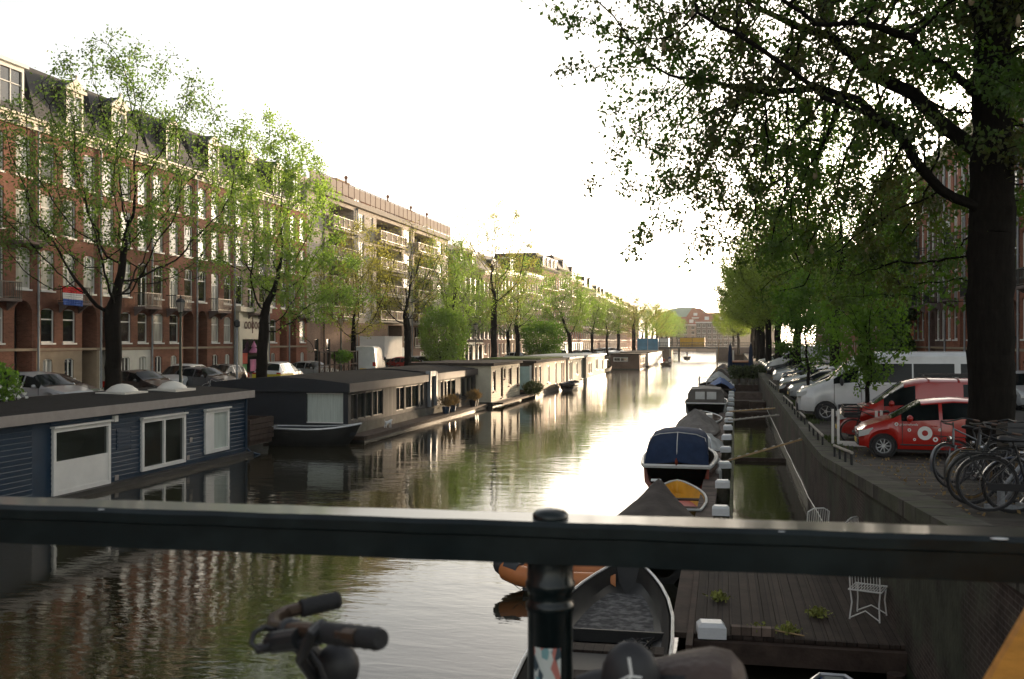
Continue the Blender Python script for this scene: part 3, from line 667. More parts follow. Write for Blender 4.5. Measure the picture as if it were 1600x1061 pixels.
def leafmesh(C, size, name, m, g, droop=0., asp=.62, cup=.25):
    """one leaf = two faces folded along the midrib"""
    n = len(C); d = g.normal(0, 1, (n, 3)); d[:, 2] -= droop; d /= np.linalg.norm(d, axis=1)[:, None]
    s = np.cross(d, g.normal(0, 1, (n, 3))); s /= np.maximum(np.linalg.norm(s, axis=1)[:, None], 1e-6); nn = np.cross(d, s)
    sz = (size * g.uniform(.6, 1.3, n))[:, None]; w = sz * asp * .5
    p0 = C; p1 = C + d * sz * .5 + s * w + nn * w * cup; p2 = C + d * sz; p3 = C + d * sz * .5 - s * w + nn * w * cup
    V = np.stack([p0, p1, p2, p3], 1).reshape(-1, 3); b = np.arange(n)[:, None] * 4
    F = np.concatenate([b + [[0, 1, 2]], b + [[0, 2, 3]]], 1).reshape(-1, 3)
    return npmesh(name, V, F, m if isinstance(m, list) else [m], smooth=False)
def envelope(n, g, c, rad, low=.25, bias=.55, lumps=7, lump=.3):
    """points in a lumpy ellipsoid crown, denser near the outside"""
    dirs = g.normal(0, 1, (lumps, 3)); dirs /= np.linalg.norm(dirs, axis=1)[:, None]; out = []
    while len(out) < n:
        p = g.normal(0, 1, (n, 3)); p /= np.linalg.norm(p, axis=1)[:, None]
        k = np.max(p @ dirs.T, axis=1); rr = g.uniform(0, 1, n) ** bias * (1 - lump + lump * np.clip(k * 1.25, 0, 1))
        q = p * rr[:, None]; q = q[q[:, 2] > -1 + low]; out += list(q)
    return np.array(out[:n]) * rad + c
def make_tree(name, seed, H, fork, rad, rmax, natt, leaf_n, leaf_s, lm, bm='bark', low=.15, step=.38, lean=(0, 0), di=2.6, dk=.75, spread=.38, tip=.011, clump=1., up=.05, extra=None, bias=.5, leaf_r=.03, twig=None, lump=.3, droop=.2, flare=.5, crown='crown', bare=None):
    """returns (trunk mesh, crown mesh) for a tree of height H with base at the origin"""
    g = np.random.default_rng(seed); c = np.array([lean[0], lean[1], fork + (H - fork) * .5]); rz = (H - fork) * .52
    A = envelope(natt, g, c, np.array([rad, rad, rz]), low, bias, lump=lump)
    if extra is not None: A = np.concatenate([A, extra(g)])
    P, par = grow(A, (0, 0, -.1), [(lean[0] * .15, lean[1] * .15, fork * .5), (lean[0] * .3, lean[1] * .3, fork)], step, di, dk, up, seed=seed)
    r, ch = radii(par, 0, tip, rmax=rmax)
    T = branches(P, par, r, 'trunk', bm, flare)
    tw = np.where((r < leaf_r))[0]; w = g.uniform(.2, 1.6, len(tw)) * (1 + .8 * (ch[tw] == 0))
    # clumpy: whole branches carry more or fewer leaves
    cell = np.floor(P[tw] / 1.6).astype(int); hsh = np.abs(np.sin(cell @ np.array([12.9, 78.2, 37.7]) + seed) * 43758.5) % 1; w *= .15 + 1.7 * hsh ** clump
    if bare: w *= np.clip((P[tw][:, 2] - bare) / 2.2, .04, 1)
    k = g.choice(len(tw), leaf_n, p=w / w.sum()); C = P[tw[k]] + g.normal(0, spread * .5, (leaf_n, 3)) * [1, 1, .8]
    return T, leafmesh(C, leaf_s, 'crown', lm, g, droop)
def plant(meshes, name, label, loc, rz=0, sc=1., group=None, cat='tree', swap=None):
    t = thing(name, label, cat, loc, rz, group); t.scale = sc if isinstance(sc, tuple) else (sc,) * 3
    a = link('trunk' if cat == 'tree' else 'stem', meshes[0], t); c = link('crown' if cat == 'tree' else 'foliage', meshes[1], t)
    if swap: c.material_slots[0].link = 'OBJECT'; c.material_slots[0].material = M[swap]
    return t
GL = 'trees along the left quay'; GRT = 'trees along the right quay'
# left trees
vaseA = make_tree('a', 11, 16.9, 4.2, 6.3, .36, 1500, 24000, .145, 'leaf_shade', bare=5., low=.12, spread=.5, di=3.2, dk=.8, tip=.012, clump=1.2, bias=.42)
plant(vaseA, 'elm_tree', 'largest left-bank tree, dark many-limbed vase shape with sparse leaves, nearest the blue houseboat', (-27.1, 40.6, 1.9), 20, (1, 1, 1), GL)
vaseB = make_tree('b', 5, 17.2, 4.4, 4.3, .31, 1200, 24000, .17, 'leaf_spring', bare=3.2, low=.1, spread=.5, di=2.8, dk=.75, clump=1.2, lean=(.4, .8), bias=.5,
                  extra=lambda g: np.concatenate([np.array([1.5, 4.2, 6.3]) + g.normal(0, 1, (260, 3)) * [1.5, 2.0, 1.4]]))
plant(vaseB, 'elm_tree', 'fresh green tree forking low, with a long limb reaching right over parked white-yellow car', (-27.1, 55.4, 1.9), 0, 1, GL)
feather = make_tree('c', 23, 12.8, 3.2, 3.6, .2, 1500, 11000, .14, 'leaf_olive', low=.02, spread=.45, di=2.2, dk=.6, up=.22, tip=.009, clump=.7, leaf_r=.02)
plant(feather, 'young_elm', 'slim feathery tree in front of the white van', (-27.1, 70.8, 1.9), 0, (1.0, 1.0, .96), GL)
sparse = make_tree('d', 31, 13.6, 4.0, 4.4, .3, 1600, 4500, .14, 'leaf_olive', low=.1, spread=.5, di=2.6, dk=.66, up=.12, tip=.012, clump=1.4)
plant(sparse, 'bare_elm', 'nearly bare twiggy tree in front of the loggia balconies', (-27.1, 84., 1.9), 0, 1, GL)
lush = make_tree('e', 47, 13.5, 3.6, 4.7, .25, 1500, 9500, .17, 'leaf_spring', low=.2, spread=.6, di=2.6, dk=.7, clump=1.2, lump=.5, up=.1)
plant(lush, 'elm_tree', 'pale green bushy tree at the corner of the apartment block', (-26.7, 97, 1.9), 90, (.95, .95, 1.0), GL)
plant(lush, 'elm_tree', 'light green low crown beside the apartment corner tree', (-27.9, 106, 1.9), 200, (.8, .8, .8), GL)
vaseC = make_tree('f', 61, 19.2, 6.5, 6.3, .36, 1700, 9000, .17, 'leaf_olive', low=.05, spread=.5, di=3.2, dk=.8, up=.14, clump=.8,
                  extra=lambda g: np.array([0, 4., 7.5]) + g.normal(0, 1, (200, 3)) * [1.5, 1.5, 1.5])
plant(vaseC, 'elm_tree', 'tallest mid-distance tree, fan of bare twigs standing above the roofline', (-25.8, 112.2, 1.9), 0, 1.02, GL)
plant(lush, 'elm_tree', 'round green tree close right of the tall fan-shaped tree', (-25.1, 122.4, 1.9), 300, (1.1, 1.1, 1.05), GL)
plant(vaseB, 'elm_tree', 'upright green tree before the white ground-floor house', (-23.2, 154.8, 1.9), 80, (1.15, 1.15, .84), GL)
plant(lush, 'elm_tree', 'green tree just left of the brick houseboat', (-22.1, 172.4, 1.9), 33, (1., 1., .92), GL)
plant(lush, 'elm_tree', 'darker green narrow tree behind the brick houseboat', (-21.2, 187.2, 1.9), 140, (.95, .95, .9), GL)
plant(sparse, 'bare_elm', 'sparse brownish tree between two green ones near the brick houseboat', (-20.6, 203, 1.9), 60, (1.1, 1.1, .95), GL)
plant(vaseC, 'elm_tree', 'flat-topped pale tree far along the left quay', (-19.1, 221.4, 1.9), 120, (1.25, 1.25, .8), GL)
plant(vaseC, 'elm_tree', 'flat-topped pale tree next beyond the other flat-topped one', (-18.6, 252, 1.9), 250, (1.2, 1.2, .78), GL)
for i, (y, s, l) in enumerate([(140, .8, 'low green crown between the round tree and the upright tree'), (238, .85, 'green crown in the gap between the flat-topped trees'), (272, 1.0, 'rounded green tree near the blue hoarding'), (292, 1.02, 'rounded green tree just beyond the blue hoarding'), (316, 1.0, 'bright green tree approaching the far bridge'), (345, 1.0, 'bright green tree left of the yellow container'), (385, 1.0, 'green tree behind the yellow container'), (430, 1.0, 'farthest green tree of the left bank')]):
    plant(lush, 'elm_tree', l, (Xq(y) - 1.6 - (6 if y == 140 else 0), y, 1.9), 47 * i, (s * 1.25, s * 1.25, s), GL)
# right trees
dense = make_tree('g', 71, 15.5, 4.0, 5.8, .3, 2100, 20000, .2, 'leaf_dark', low=.16, spread=.6, di=2.8, dk=.72, clump=1.2, lump=.5)
vaseR = make_tree('h', 83, 16.8, 5.2, 5.2, .28, 1700, 19000, .17, 'leaf_dark', low=.05, spread=.6, di=3.0, dk=.75, clump=.9, up=.08)
plant(vaseR, 'elm_tree', 'tall straight tree behind the white minibus, under the big canopy', (6.1, 57.5, 1.9), 0, 1.0, GRT)
for i, (x, y, s, sz, l, mm) in enumerate([(3.6, 226, 1., .85, 'low green tree at the right end of the far bridge', 'leaf_fresh'), (3.0, 268, 1., .9, 'green tree just beyond the right end of far bridge', 'leaf_fresh'), (5.4, 76, .95, .9, 'full green tree overhanging the parked cars', 'leaf_fresh'), (4.9, 92, 1., 1.02, 'full green tree with a leaning limb toward the water', 'leaf_fresh'), (4.8, 108, 1.05, 1., 'light green tree beside the closed navy parasol', 'leaf_fresh'),
        (4.9, 126, 1.05, .9, 'round green tree behind the second parasol', 'leaf_fresh'), (5.2, 148, 1.1, .95, 'green tree reaching over the end of the jetty', 'leaf_fresh'), (5.6, 172, 1.1, .95, 'distant green tree before the bridge ramp', 'leaf_fresh'), (5.8, 200, 1.1, .95, 'smallest green tree by the right end of the far bridge', 'leaf_fresh'), (11.5, 88, .9, 1.0, 'tree beyond the road in front of the low brick house', 'leaf_dark'), (12., 116, .9, 1.0, 'second tree beyond the road, darker crown', 'leaf_dark')]):
    plant(dense, 'elm_tree', l, (x, y, 1.9), 63 * i, (s, s, s * sz), GRT, swap=mm)
sap = make_tree('s', 91, 5.6, 1.5, 1.35, .065, 420, 6500, .12, 'leaf_dark', low=.0, step=.18, di=1.2, dk=.3, spread=.3, tip=.006, flare=.2, lump=.15)
plant(sap, 'young_tree', 'young tree with dense dark oval crown in front of the white minibus', (4.15, 30.6, 1.9), 0, (1., 1., 1.), 'young trees by the right quay')
plant(sap, 'young_tree', 'young tree with dark oval crown left of the minibus windscreen', (3.9, 47.5, 1.9), 100, (1.15, 1.15, 1.1), 'young trees by the right quay')
# the huge tree on the right quay: trunk at (4.9, 19.5), crown spread over the water
BIG_LIMBS = [[(-0.22, -0.05, 4.86), (-0.94, -0.4, 5.24), (-1.41, -0.6, 5.68), (-1.76, -0.78, 6.23), (-2.44, -1.02, 6.54), (-3.0, -1.24, 6.8), (-3.55, -1.46, 7.2), (-4.31, -1.62, 7.75), (-5.18, -1.91, 8.16)], [(-0.11, -0.02, 6.83), (-0.92, -0.81, 7.3), (-1.65, -1.37, 7.68), (-2.45, -1.95, 7.82), (-3.31, -2.43, 7.72), (-3.94, -2.87, 8.1)], [(-0.16, -0.03, 5.9), (-0.65, 0.48, 6.5), (-1.12, 0.99, 7.24), (-1.76, 1.47, 7.77), (-2.56, 1.91, 8.72), (-3.82, 2.26, 9.44)], [(-1.76, -0.78, 6.23), (-2.46, -0.31, 6.99), (-2.97, 0.19, 7.26), (-3.9, 0.41, 7.34), (-4.75, 0.64, 7.59)], [(0.01, 0.0, 7.99), (-0.44, 0.42, 9.57), (-1.52, 0.7, 11.47), (-2.71, 0.45, 12.69)], [(0.01, 0.0, 7.99), (1.19, 0.76, 9.57), (2.27, 0.48, 10.99)]]
def big():
    g = np.random.default_rng(3); pts = []
    def blob(c, s, n): pts.append(np.array(c) + g.normal(0, 1, (n, 3)) * s)
    A = envelope(11000, g, np.array([.2, 1.0, 11.2]), np.array([6.8, 6.8, 6.6]), .06, .5, lumps=12, lump=.25)
    # underside rises toward the water, and hangs in a curtain in front of the right street
    blob((-4.2, 3.5, 6.4), (1.3, 1.8, .9), 420); blob((-2.6, 3.5, 5.2), (.9, 1.5, .7), 260); blob((-.9, 5, 5.0), (1.2, 1.6, .8), 260); blob((-5.6, 1.5, 7.6), (.7, 1.2, .8), 200); blob((-6.3, .8, 8.9), (.7, .9, .7), 150); blob((-7.4, .5, 9.8), (.5, .5, .4), 40)
    A = np.concatenate([A] + pts)
    rr = np.hypot(A[:, 0], A[:, 1]); A = A[(A[:, 2] > 3.2) & ~((rr < 2.2) & (A[:, 2] < 6.5))]
    P, par = grow(A, (0, 0, -.6), [(.0, .01, 2.), (.01, .02, 4.6), (.03, .05, 9.5)], .25, 3.2, .42, -.03, iters=80, seed=5, limbs=BIG_LIMBS)
    r, ch = radii(par, 0, .008, 2.3, rmax=.4)
    nt_ = int(10 / .25); k = np.arange(nt_); r[:nt_] = np.maximum(r[:nt_], .41 - .012 * k * .25); r[nt_:] = np.minimum(r[nt_:], .2)
    T = branches(P, par, r, 'trunk', 'bark', .12)
    tw = np.where(r < .022)[0]; w = g.uniform(.2, 1.6, len(tw)) * (1 + .8 * (ch[tw] == 0)); cell = np.floor(P[tw] / .9).astype(int)
    hsh = np.abs(np.sin(cell @ np.array([12.9, 78.2, 37.7])) * 43758.5) % 1; w *= .2 + 1.6 * hsh
    n = 205000; k = g.choice(len(tw), n, p=w / w.sum()); C = P[tw[k]] + g.normal(0, .12, (n, 3)); C[:, 2] -= .05
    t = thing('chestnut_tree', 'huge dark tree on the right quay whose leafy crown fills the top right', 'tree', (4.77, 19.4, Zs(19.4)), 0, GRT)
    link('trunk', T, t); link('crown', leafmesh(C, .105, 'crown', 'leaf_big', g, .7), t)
    # blossom candles hanging among the leaves
    tips = np.where((ch == 0) & (P[:, 0] < 0))[0]; c = MB()
    for i in g.choice(tips, 90): c.lathe([(.01, .16), (.035, .1), (.05, .0), (.02, -.04)], tuple(P[i]), 5)
    c.build('blossom', 'blossom_dull', t)
mat('blossom_dull', (.3, .24, .15), .8, var=.3, scale=8)
big()
# ivy-covered column of green against the end house on the right
def ivy():
    g = np.random.default_rng(9); n = 14000; z = g.uniform(0, 15.5, n); a = g.uniform(0, 2 * np.pi, n); r = (1.15 + .25 * np.sin(z * 1.3) + .2 * np.sin(z * 3.1 + a * 2)) * (1 - .25 * (z / 15.5) ** 3) * g.uniform(.75, 1.05, n)
    C = np.stack([np.cos(a) * r, np.sin(a) * r, z], 1); st = MB(); st.tube([(0, 0, 0), (.1, .05, 5), (-.1, 0, 10), (0, 0, 15)], [.3, .26, .2, .1], 10)
    return (st.mesh('stem', 'bark'), leafmesh(C, .34, 'foliage', 'leaf_ivy', g, .8))
plant(ivy(), 'ivy_clad_tree', 'tall narrow column of ivy next to the right-hand dark houses', (13., 80.5, 1.9), 0, 1, cat='tree')
def bush(seed, n, rad, s, m='leaf_bush'):
    g = np.random.default_rng(seed); p = g.normal(0, 1, (n, 3)); p /= np.linalg.norm(p, axis=1)[:, None]
    k = np.array([[math.sin(q[0] * 4 + seed), math.sin(q[1] * 5 + 1), math.sin(q[2] * 4)] for q in p]).sum(1) * .09
    C = p * (g.uniform(.35, 1, n) ** .4 + k)[:, None] * np.array(rad); C[:, 2] += rad[2] * .9; C = C[C[:, 2] > 0]
    st = MB()
    for i in range(7): a = i * .9; st.tube([(0, 0, 0), (math.cos(a) * rad[0] * .25, math.sin(a) * rad[1] * .25, rad[2] * .7), (math.cos(a) * rad[0] * .6, math.sin(a) * rad[1] * .6, rad[2] * 1.5)], [.04, .03, .01], 5)
    return (st.mesh('stem', 'bark'), leafmesh(C, s, 'foliage', m, g, .2))
bA = bush(4, 9000, (1.9, 2.1, 2.2), .17)
plant(bush(2, 9000, (2.0, 2.4, 1.4), .16, 'leaf_dark'), 'flowering_bush', 'dark green bush dotted with white blossom at the left edge', (-24.2, 27.6, 1.9), 0, 1, cat='bush')
g = np.random.default_rng(5); fl = bpy.data.objects['flowering_bush']
p = g.normal(0, 1, (380, 3)); p /= np.linalg.norm(p, axis=1)[:, None]; p[:, 0] = np.abs(p[:, 0]); C = p * [2.0, 2.3, 1.3] + [0, 0, 1.0]; C = C[(C[:, 2] > 0) & (C[:, 2] < 1.6)]
link('blossom', leafmesh(C, .13, 'blossom', 'blossom', g, 0, asp=.9), fl)
plant(bA, 'large_shrub', 'tall leafy shrub leaning at the right end of the apartment block', (-26.6, 93.5, 1.9), 0, (1.2, 1.2, 1.55), cat='bush', swap='leaf_spring')
plant(bA, 'large_shrub', 'dark brownish shrub between the round tree and white ground-floor house', (-24.6, 137, 1.9), 0, (1.5, 1.5, 1.45), cat='bush', swap='leaf_dark')
# ---------------------------------------------------------------- cars and vans (local: nose at x=0 pointing to -x, z=0 on the ground)
for nm, c in {'car_white': (.62, .64, .64), 'car_red': (.42, .014, .008), 'car_black': (.012, .013, .015), 'car_grey': (.09, .1, .11), 'car_silver': (.34, .36, .37), 'car_blue': (.035, .06, .1), 'car_yellow': (.65, .55, .03), 'car_maroon': (.2, .03, .03)}.items():
    mat(nm, c, .32, var=.1, scale=1.5, coat=.8, spec=.5)
mat('car_glass', (.006, .009, .01), .08, var=.4, scale=1.5, spec=.18)
mat('lamp_clear', (.6, .62, .62), .15, var=.1, coat=1.); mat('lamp_red', (.45, .02, .01), .2, coat=1.); mat('plate_yellow', (.7, .5, .05), .5); mat('decal_white', (.8, .8, .78), .6, var=.05)
mat('car_trim', (.03, .03, .032), .6, var=.2, scale=5)
_wheel = {}
def wheel_meshes(r, hub, n=9):
    if (r, hub) in _wheel: return _wheel[(r, hub)]
    T = Matrix.Rotation(R(90), 4, 'X'); a = MB(); w = .1
    a.lathe([(r * .62, -w), (r * .93, -w), (r, -w * .6), (r, w * .6), (r * .93, w), (r * .62, w), (r * .62, -w)], n=28, T=T)
    h = MB(); h.lathe([(.001, w * .8), (r * .14, w * .8), (r * .17, w * .4)], n=20, T=T); h.lathe([(r * .55, w * .5), (r * .58, w * .85), (r * .66, w * 1.02), (r * .67, w * .9), (r * .55, w * .5)], n=28, T=T)
    for i in range(n if hub == 'alu' else 5):
        an = 2 * math.pi * i / (n if hub == 'alu' else 5); 
        h.bar((math.cos(an) * r * .12, -w * .8, math.sin(an) * r * .12), (math.cos(an) * r * .58, -w * .86, math.sin(an) * r * .58), r * .15, w * .2)
    d = MB(); d.lathe([(.001, w * .3), (r * .58, w * .3)], n=20, T=T)  # black disc paints the shade seen between the rim spokes
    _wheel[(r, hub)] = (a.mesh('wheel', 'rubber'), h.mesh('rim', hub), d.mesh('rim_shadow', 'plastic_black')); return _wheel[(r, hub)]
def car(name, label, loc, rz, paint, L, W, top, belt, cowl, rf, rr, tail, glass, wheels, rad=.31, cat='car', group=None, hood=None, lowtrim=None, hub='alu', sill=.22, roofw=.74, tailglass=True, trim=None, rails=False, gtop=.8):
    """top: [(x, z)] roofline; belt: [(x, z)]; glass: side windows [(x0, x1)]; wheels: axle x"""
    t = thing(name, label, cat, loc, rz, group); hw = W / 2; ra = rad * 1.16
    tx, tz = zip(*top); bx, bz = zip(*belt)
    xs = {0, .04, .12, .3, L - .3, L - .12, L - .03, L, *tx, *[g[0] for g in glass], *[g[1] for g in glass], cowl, rf, rr, tail}
    for xw in wheels:
        for k in (1.001, .999, .9, .72, .45, .2, -.2, -.45, -.72, -.9, -.999, -1.001): xs.add(xw + ra * k)
    xs = sorted(x for x in xs if 0 <= x <= L); 
    def ring(x):
        zr = float(np.interp(x, tx, tz)); zs = float(np.interp(x, bx, bz)); zs = min(zs, zr - .015)
        w = hw * float(np.interp(x, [0, .12, .55, L - .5, L - .1, L], [.74, .9, 1, 1, .95, .88])); rise = max(0, zr - zs)
        wr = w * (.93 - (.93 - roofw) * min(1, rise / .5)); zb = sill + (.04 if x < .2 or x > L - .2 else 0)
        for xw in wheels:
            if abs(x - xw) < ra: zb = max(zb, rad + math.sqrt(max(0, ra * ra - (x - xw) ** 2)) - .02)
        zm = max(zb + .03, zb + (zs - zb) * .45); z1 = max(zb + .01, min(zb + .1, zm - .01))
        gw_ = w * .965 + (wr - w * .965) * gtop / .86; h = [(w * .93, zb), (w * .985, z1), (w, zm), (w * .965, zs), (gw_, zs + (zr - zs) * gtop), (wr, zs + (zr - zs) * .86), (wr * .8, zr - .012 * min(1, rise * 4)), (0, zr + .02)]
        return [(x, y, z) for y, z in h] + [(x, -y, z) for y, z in reversed(h[:-1])]
    rings = [ring(x) for x in xs]; n = len(rings[0]); V = [p for r in rings for p in r]; body = MB(); gl = MB(); inner = {}
    bf, gf, ws = [], [], []
    for i in range(len(xs) - 1):
        xm = (xs[i] + xs[i + 1]) / 2
        for j in range(n):
            f = (i * n + j, i * n + (j + 1) % n, (i + 1) * n + (j + 1) % n, (i + 1) * n + j)
            jj = j if j < 7 else n - 2 - j                              # mirrored segment index
            if jj == 3 and any(a < xm < b for a, b in glass): gf.append(f)
            elif (jj in (5, 6) or (jj == 4 and gtop > .7)) and (cowl < xm < rf): ws.append(f)
            elif tailglass and jj in (5, 6) and rr < xm < tail: ws.append(f)
            else: bf.append(f)
    bf += [tuple(reversed(range(n))), tuple((len(xs) - 1) * n + j for j in range(n))]
    body.add(V, bf, 0, True); bo = body.build('body', paint, t, angle=28, fix=True)
    def glass_part(name, fs):
        if not fs: return
        ids = sorted({i for f in fs for i in f}); mp = {v: k for k, v in enumerate(ids)}; q = MB(); q.add([V[i] for i in ids], [tuple(mp[i] for i in f) for f in fs], 0, True); q.build(name, 'car_glass', t, fix=False)
    glass_part('windscreen', [f for f in ws if V[f[0]][0] < rf - 1e-6]); glass_part('rear_window', [f for f in ws if V[f[0]][0] >= rf - 1e-6])
    for a, c in glass:
        for sd in (-1, 1): glass_part('side_window', [f for f in gf if a - 1e-6 <= V[f[0]][0] < c - 1e-6 and V[f[0]][1] * sd > 0])
    # arch liners, underbody
    u = MB(); u.box(.25, L - .25, -hw * .8, hw * .8, sill * .7, sill + .05)
    for xw in wheels:
        for sd in (-1, 1): T = Matrix.Translation((xw, sd * hw * .78, rad)) @ Matrix.Rotation(R(90), 4, 'X'); u.lathe([(.001, -.08), (ra * .99, -.08), (ra * .99, .08), (.001, .08)], n=20, T=T)
    u.build('underbody', 'plastic_black', t)
    a, h, d = wheel_meshes(rad, hub)
    for xw in wheels:
        for sd in (-1, 1): o = link('wheel', a, t, (xw, sd * (hw - .105), rad), (0, 0, 0 if sd < 0 else math.pi)); link('rim', h, o); link('spoke_gap_shade', d, o)
    zf = float(np.interp(.08, tx, tz)); zf2 = float(np.interp(.4, tx, tz))
    for sd in (-1, 1):
        b = MB(); b.loft([[(x, sd * hw * (q + (.0 if k in (0, 3) else .13)), z0 + dz) for k, (q, z0) in enumerate([(.6, zf - .2), (.78, zf - .2), (.8, zf - .06), (.62, zf - .05)])] for x, dz in ((-.02, 0), (.12, .03), (.32, .1))]); b.build('headlight', 'lamp_clear', t)
        zt = float(np.interp(L - .1, bx, bz)); b = MB(); b.box(L - .16, L + .012, sd * hw * .72 if sd > 0 else -hw * .955, hw * .955 if sd > 0 else -hw * .72, zt - .3, zt + .02 if top[-1][1] < 1.8 else zt + .2); b.build('tail_light', 'lamp_red', t)
        xm = cowl + (rf - cowl) * .45 + .1; zb = float(np.interp(xm, bx, bz)); b = MB(); b.ball((xm, sd * (hw + .09), zb + .07), .11, 10, sc=(.7, .9, .8 if L < 5 else 1.5)); b.bar((xm + .02, sd * hw * .95, zb + .03), (xm, sd * (hw + .06), zb + .05), .05); b.build('mirror', trim or paint, t)
    b = MB(); b.box(-.035, .06, -hw * .66, hw * .66, sill + .06, sill + .2); b.box(-.03, .05, -hw * .5, hw * .5, sill + .24, sill + .32); b.box(L - .03, L + .035, -hw * .8, hw * .8, sill + .05, sill + .2); b.build('bumper', 'car_trim', t)
    b = MB(); b.box(L + .036, L + .045, -.26, .26, sill + .35, sill + .46); b.box(-.048, -.036, -.26, .26, sill + .1, sill + .21); b.build('number_plate', 'plate_yellow', t)
    # door seams, handles and sill strip on both sides
    b = MB()
    gx = [glass[0][0] + .02] + [(a[1] + c[0]) / 2 for a, c in zip(glass, glass[1:])] + ([glass[-1][1] + .02] if len(glass) < 3 else [])
    for sd in (-1, 1):
        for x in gx[:3]:
            zt = float(np.interp(x, bx, bz)); b.box(x - .006, x + .006, sd * hw - .012, sd * hw + .002, sill + .12, zt - .0)
        b.box(wheels[0] + ra + .05, wheels[1] - ra - .05, sd * hw - .012, sd * hw + .006, sill + .1, sill + .13)
    b.build('door_seam', 'car_trim', t)
    b = MB()
    for sd in (-1, 1):
        for x in gx[1:3] or gx[:1]: zt = float(np.interp(x, bx, bz)); b.box(x - .26, x - .08, sd * hw - .01, sd * hw + .022, zt - .17, zt - .14)
    b.build('door_handle', trim or paint, t)
    if lowtrim:
        b = MB()
        for sd in (-1, 1): b.box(wheels[0] + ra + .02, wheels[1] - ra - .02, sd * hw - .02, sd * hw + .015, lowtrim[0], lowtrim[1])
        b.box(-.05, .02, -hw * .76, hw * .76, sill, lowtrim[1]); b.build('side_trim', 'car_trim', t)
    if rails:
        b = MB()
        for sd in (-1, 1): b.tube([(rf + .2, sd * hw * roofw * .9, tz[3] + .02), (rf + .3, sd * hw * roofw * .9, tz[3] + .07), (rr - .3, sd * hw * roofw * .9, tz[3] + .07), (rr - .2, sd * hw * roofw * .9, tz[3] + .02)], .018, 6)
        b.build('roof_rail', 'alu', t)
    return t
def city_car(name, label, loc, rz, paint, **k):
    return car(name, label, loc, rz, paint, 3.55, 1.64, [(0, .62), (.15, .78), (.65, .95), (.8, 1.0), (1.45, 1.4), (2.2, 1.48), (2.9, 1.45), (3.2, 1.38), (3.45, .98), (3.55, .7)],
               [(0, .55), (.15, .7), (.8, .9), (1.4, .93), (3.0, 1.03), (3.55, .9)], .75, 1.45, 3.12, 3.44, [(.98, 1.85), (1.93, 2.95)], (.56, 2.98), .29, **k)
def hatch(name, label, loc, rz, paint, **k):
    return car(name, label, loc, rz, paint, 4.2, 1.76, [(0, .6), (.15, .74), (1.0, .96), (1.2, 1.0), (1.95, 1.4), (2.5, 1.47), (3.2, 1.43), (3.6, 1.32), (4.05, .98), (4.2, .8)],
               [(0, .5), (.15, .68), (1.0, .88), (3.6, 1.0), (4.2, .85)], 1.05, 1.95, 3.55, 4.06, [(1.4, 2.3), (2.38, 3.15), (3.2, 3.6)], (.82, 3.4), .31, **k)
def estate(name, label, loc, rz, paint, **k):
    return car(name, label, loc, rz, paint, 4.6, 1.84, [(0, .66), (.15, .82), (1.05, 1.02), (1.25, 1.06), (1.95, 1.5), (2.5, 1.6), (3.9, 1.56), (4.15, 1.48), (4.5, 1.05), (4.6, .8)],
               [(0, .55), (.15, .74), (1.0, .94), (4.2, 1.05), (4.6, .9)], 1.1, 1.95, 4.1, 4.48, [(1.4, 2.35), (2.43, 3.3), (3.38, 4.1)], (.86, 3.65), .34, rails=True, **k)
def small_van(name, label, loc, rz, paint, **k):
    return car(name, label, loc, rz, paint, 4.3, 1.8, [(0, .7), (.12, .9), (.85, 1.1), (1.0, 1.15), (1.75, 1.7), (2.2, 1.82), (3.9, 1.82), (4.12, 1.76), (4.25, 1.1), (4.3, .8)],
               [(0, .6), (.12, .8), (.9, 1.02), (1.6, 1.08), (4.1, 1.16), (4.3, 1.0)], .93, 1.75, 4.14, 4.24, [(1.2, 2.05), (3.3, 4.0)], (.85, 3.55), .32, cat='van', roofw=.84, **k)
def big_van(name, label, loc, rz, paint, glass, L=6.6, **k):
    return car(name, label, loc, rz, paint, L, 2.0, [(0, .95), (.1, 1.1), (.9, 1.42), (1.1, 1.5), (1.95, 2.3), (2.5, 2.5), (L - .6, 2.52), (L - .25, 2.46), (L - .1, 1.6), (L, 1.1)],
               [(0, .8), (.1, .95), (.9, 1.28), (1.3, 1.36), (2.0, 1.42), (L - .3, 1.42), (L, 1.2)], 1.0, 1.95, L - .28, L - .08, glass, (.98, L - 1.75), .35, cat='van', roofw=.86, sill=.35, tailglass=False, gtop=.62, trim='car_trim', **k)
GC = 'vehicles parked nose-in along the right quay'
up = city_car('small_car', 'small red hatchback with white rings on its door, nose to the canal', (3.42, 27.0, 1.9), -3, 'car_red', group=GC)
def ring_decal(t, x, z, r, y, n=28):
    b = MB(); T = Matrix.Translation((x, y, z)) @ Matrix.Rotation(R(90), 4, 'X'); b.lathe([(r * .42, 0), (r, 0), (r, .004), (r * .42, .004), (r * .42, 0)], n=n, T=T); return b.build('ring_logo', 'decal_white', t)
for x, z, r in ((1.52, .63, .17), (1.16, .7, .042), (1.86, .72, .035), (1.28, .47, .034), (1.76, .48, .06), (.86, .84, .045)): ring_decal(up, x, z, r, -.822)
def text(s, size, t, loc, rot, m, name='lettering', ext=.002, align='LEFT'):
    c = bpy.data.curves.new(name, 'FONT'); c.body = s; c.size = size; c.extrude = ext; c.materials.append(M[m]); c.align_x = align
    o = bpy.data.objects.new(name, c); S.collection.objects.link(o); dg = bpy.context.evaluated_depsgraph_get(); dg.update(); me = bpy.data.meshes.new_from_object(o.evaluated_get(dg)); bpy.data.objects.remove(o)
    o = link(name, me); o.location = loc; o.rotation_euler = [R(a) for a in rot]; o.parent = t; return o
text('greenwheels', .085, up, (.93, -.822, .81), (90, 0, 0), 'decal_white')
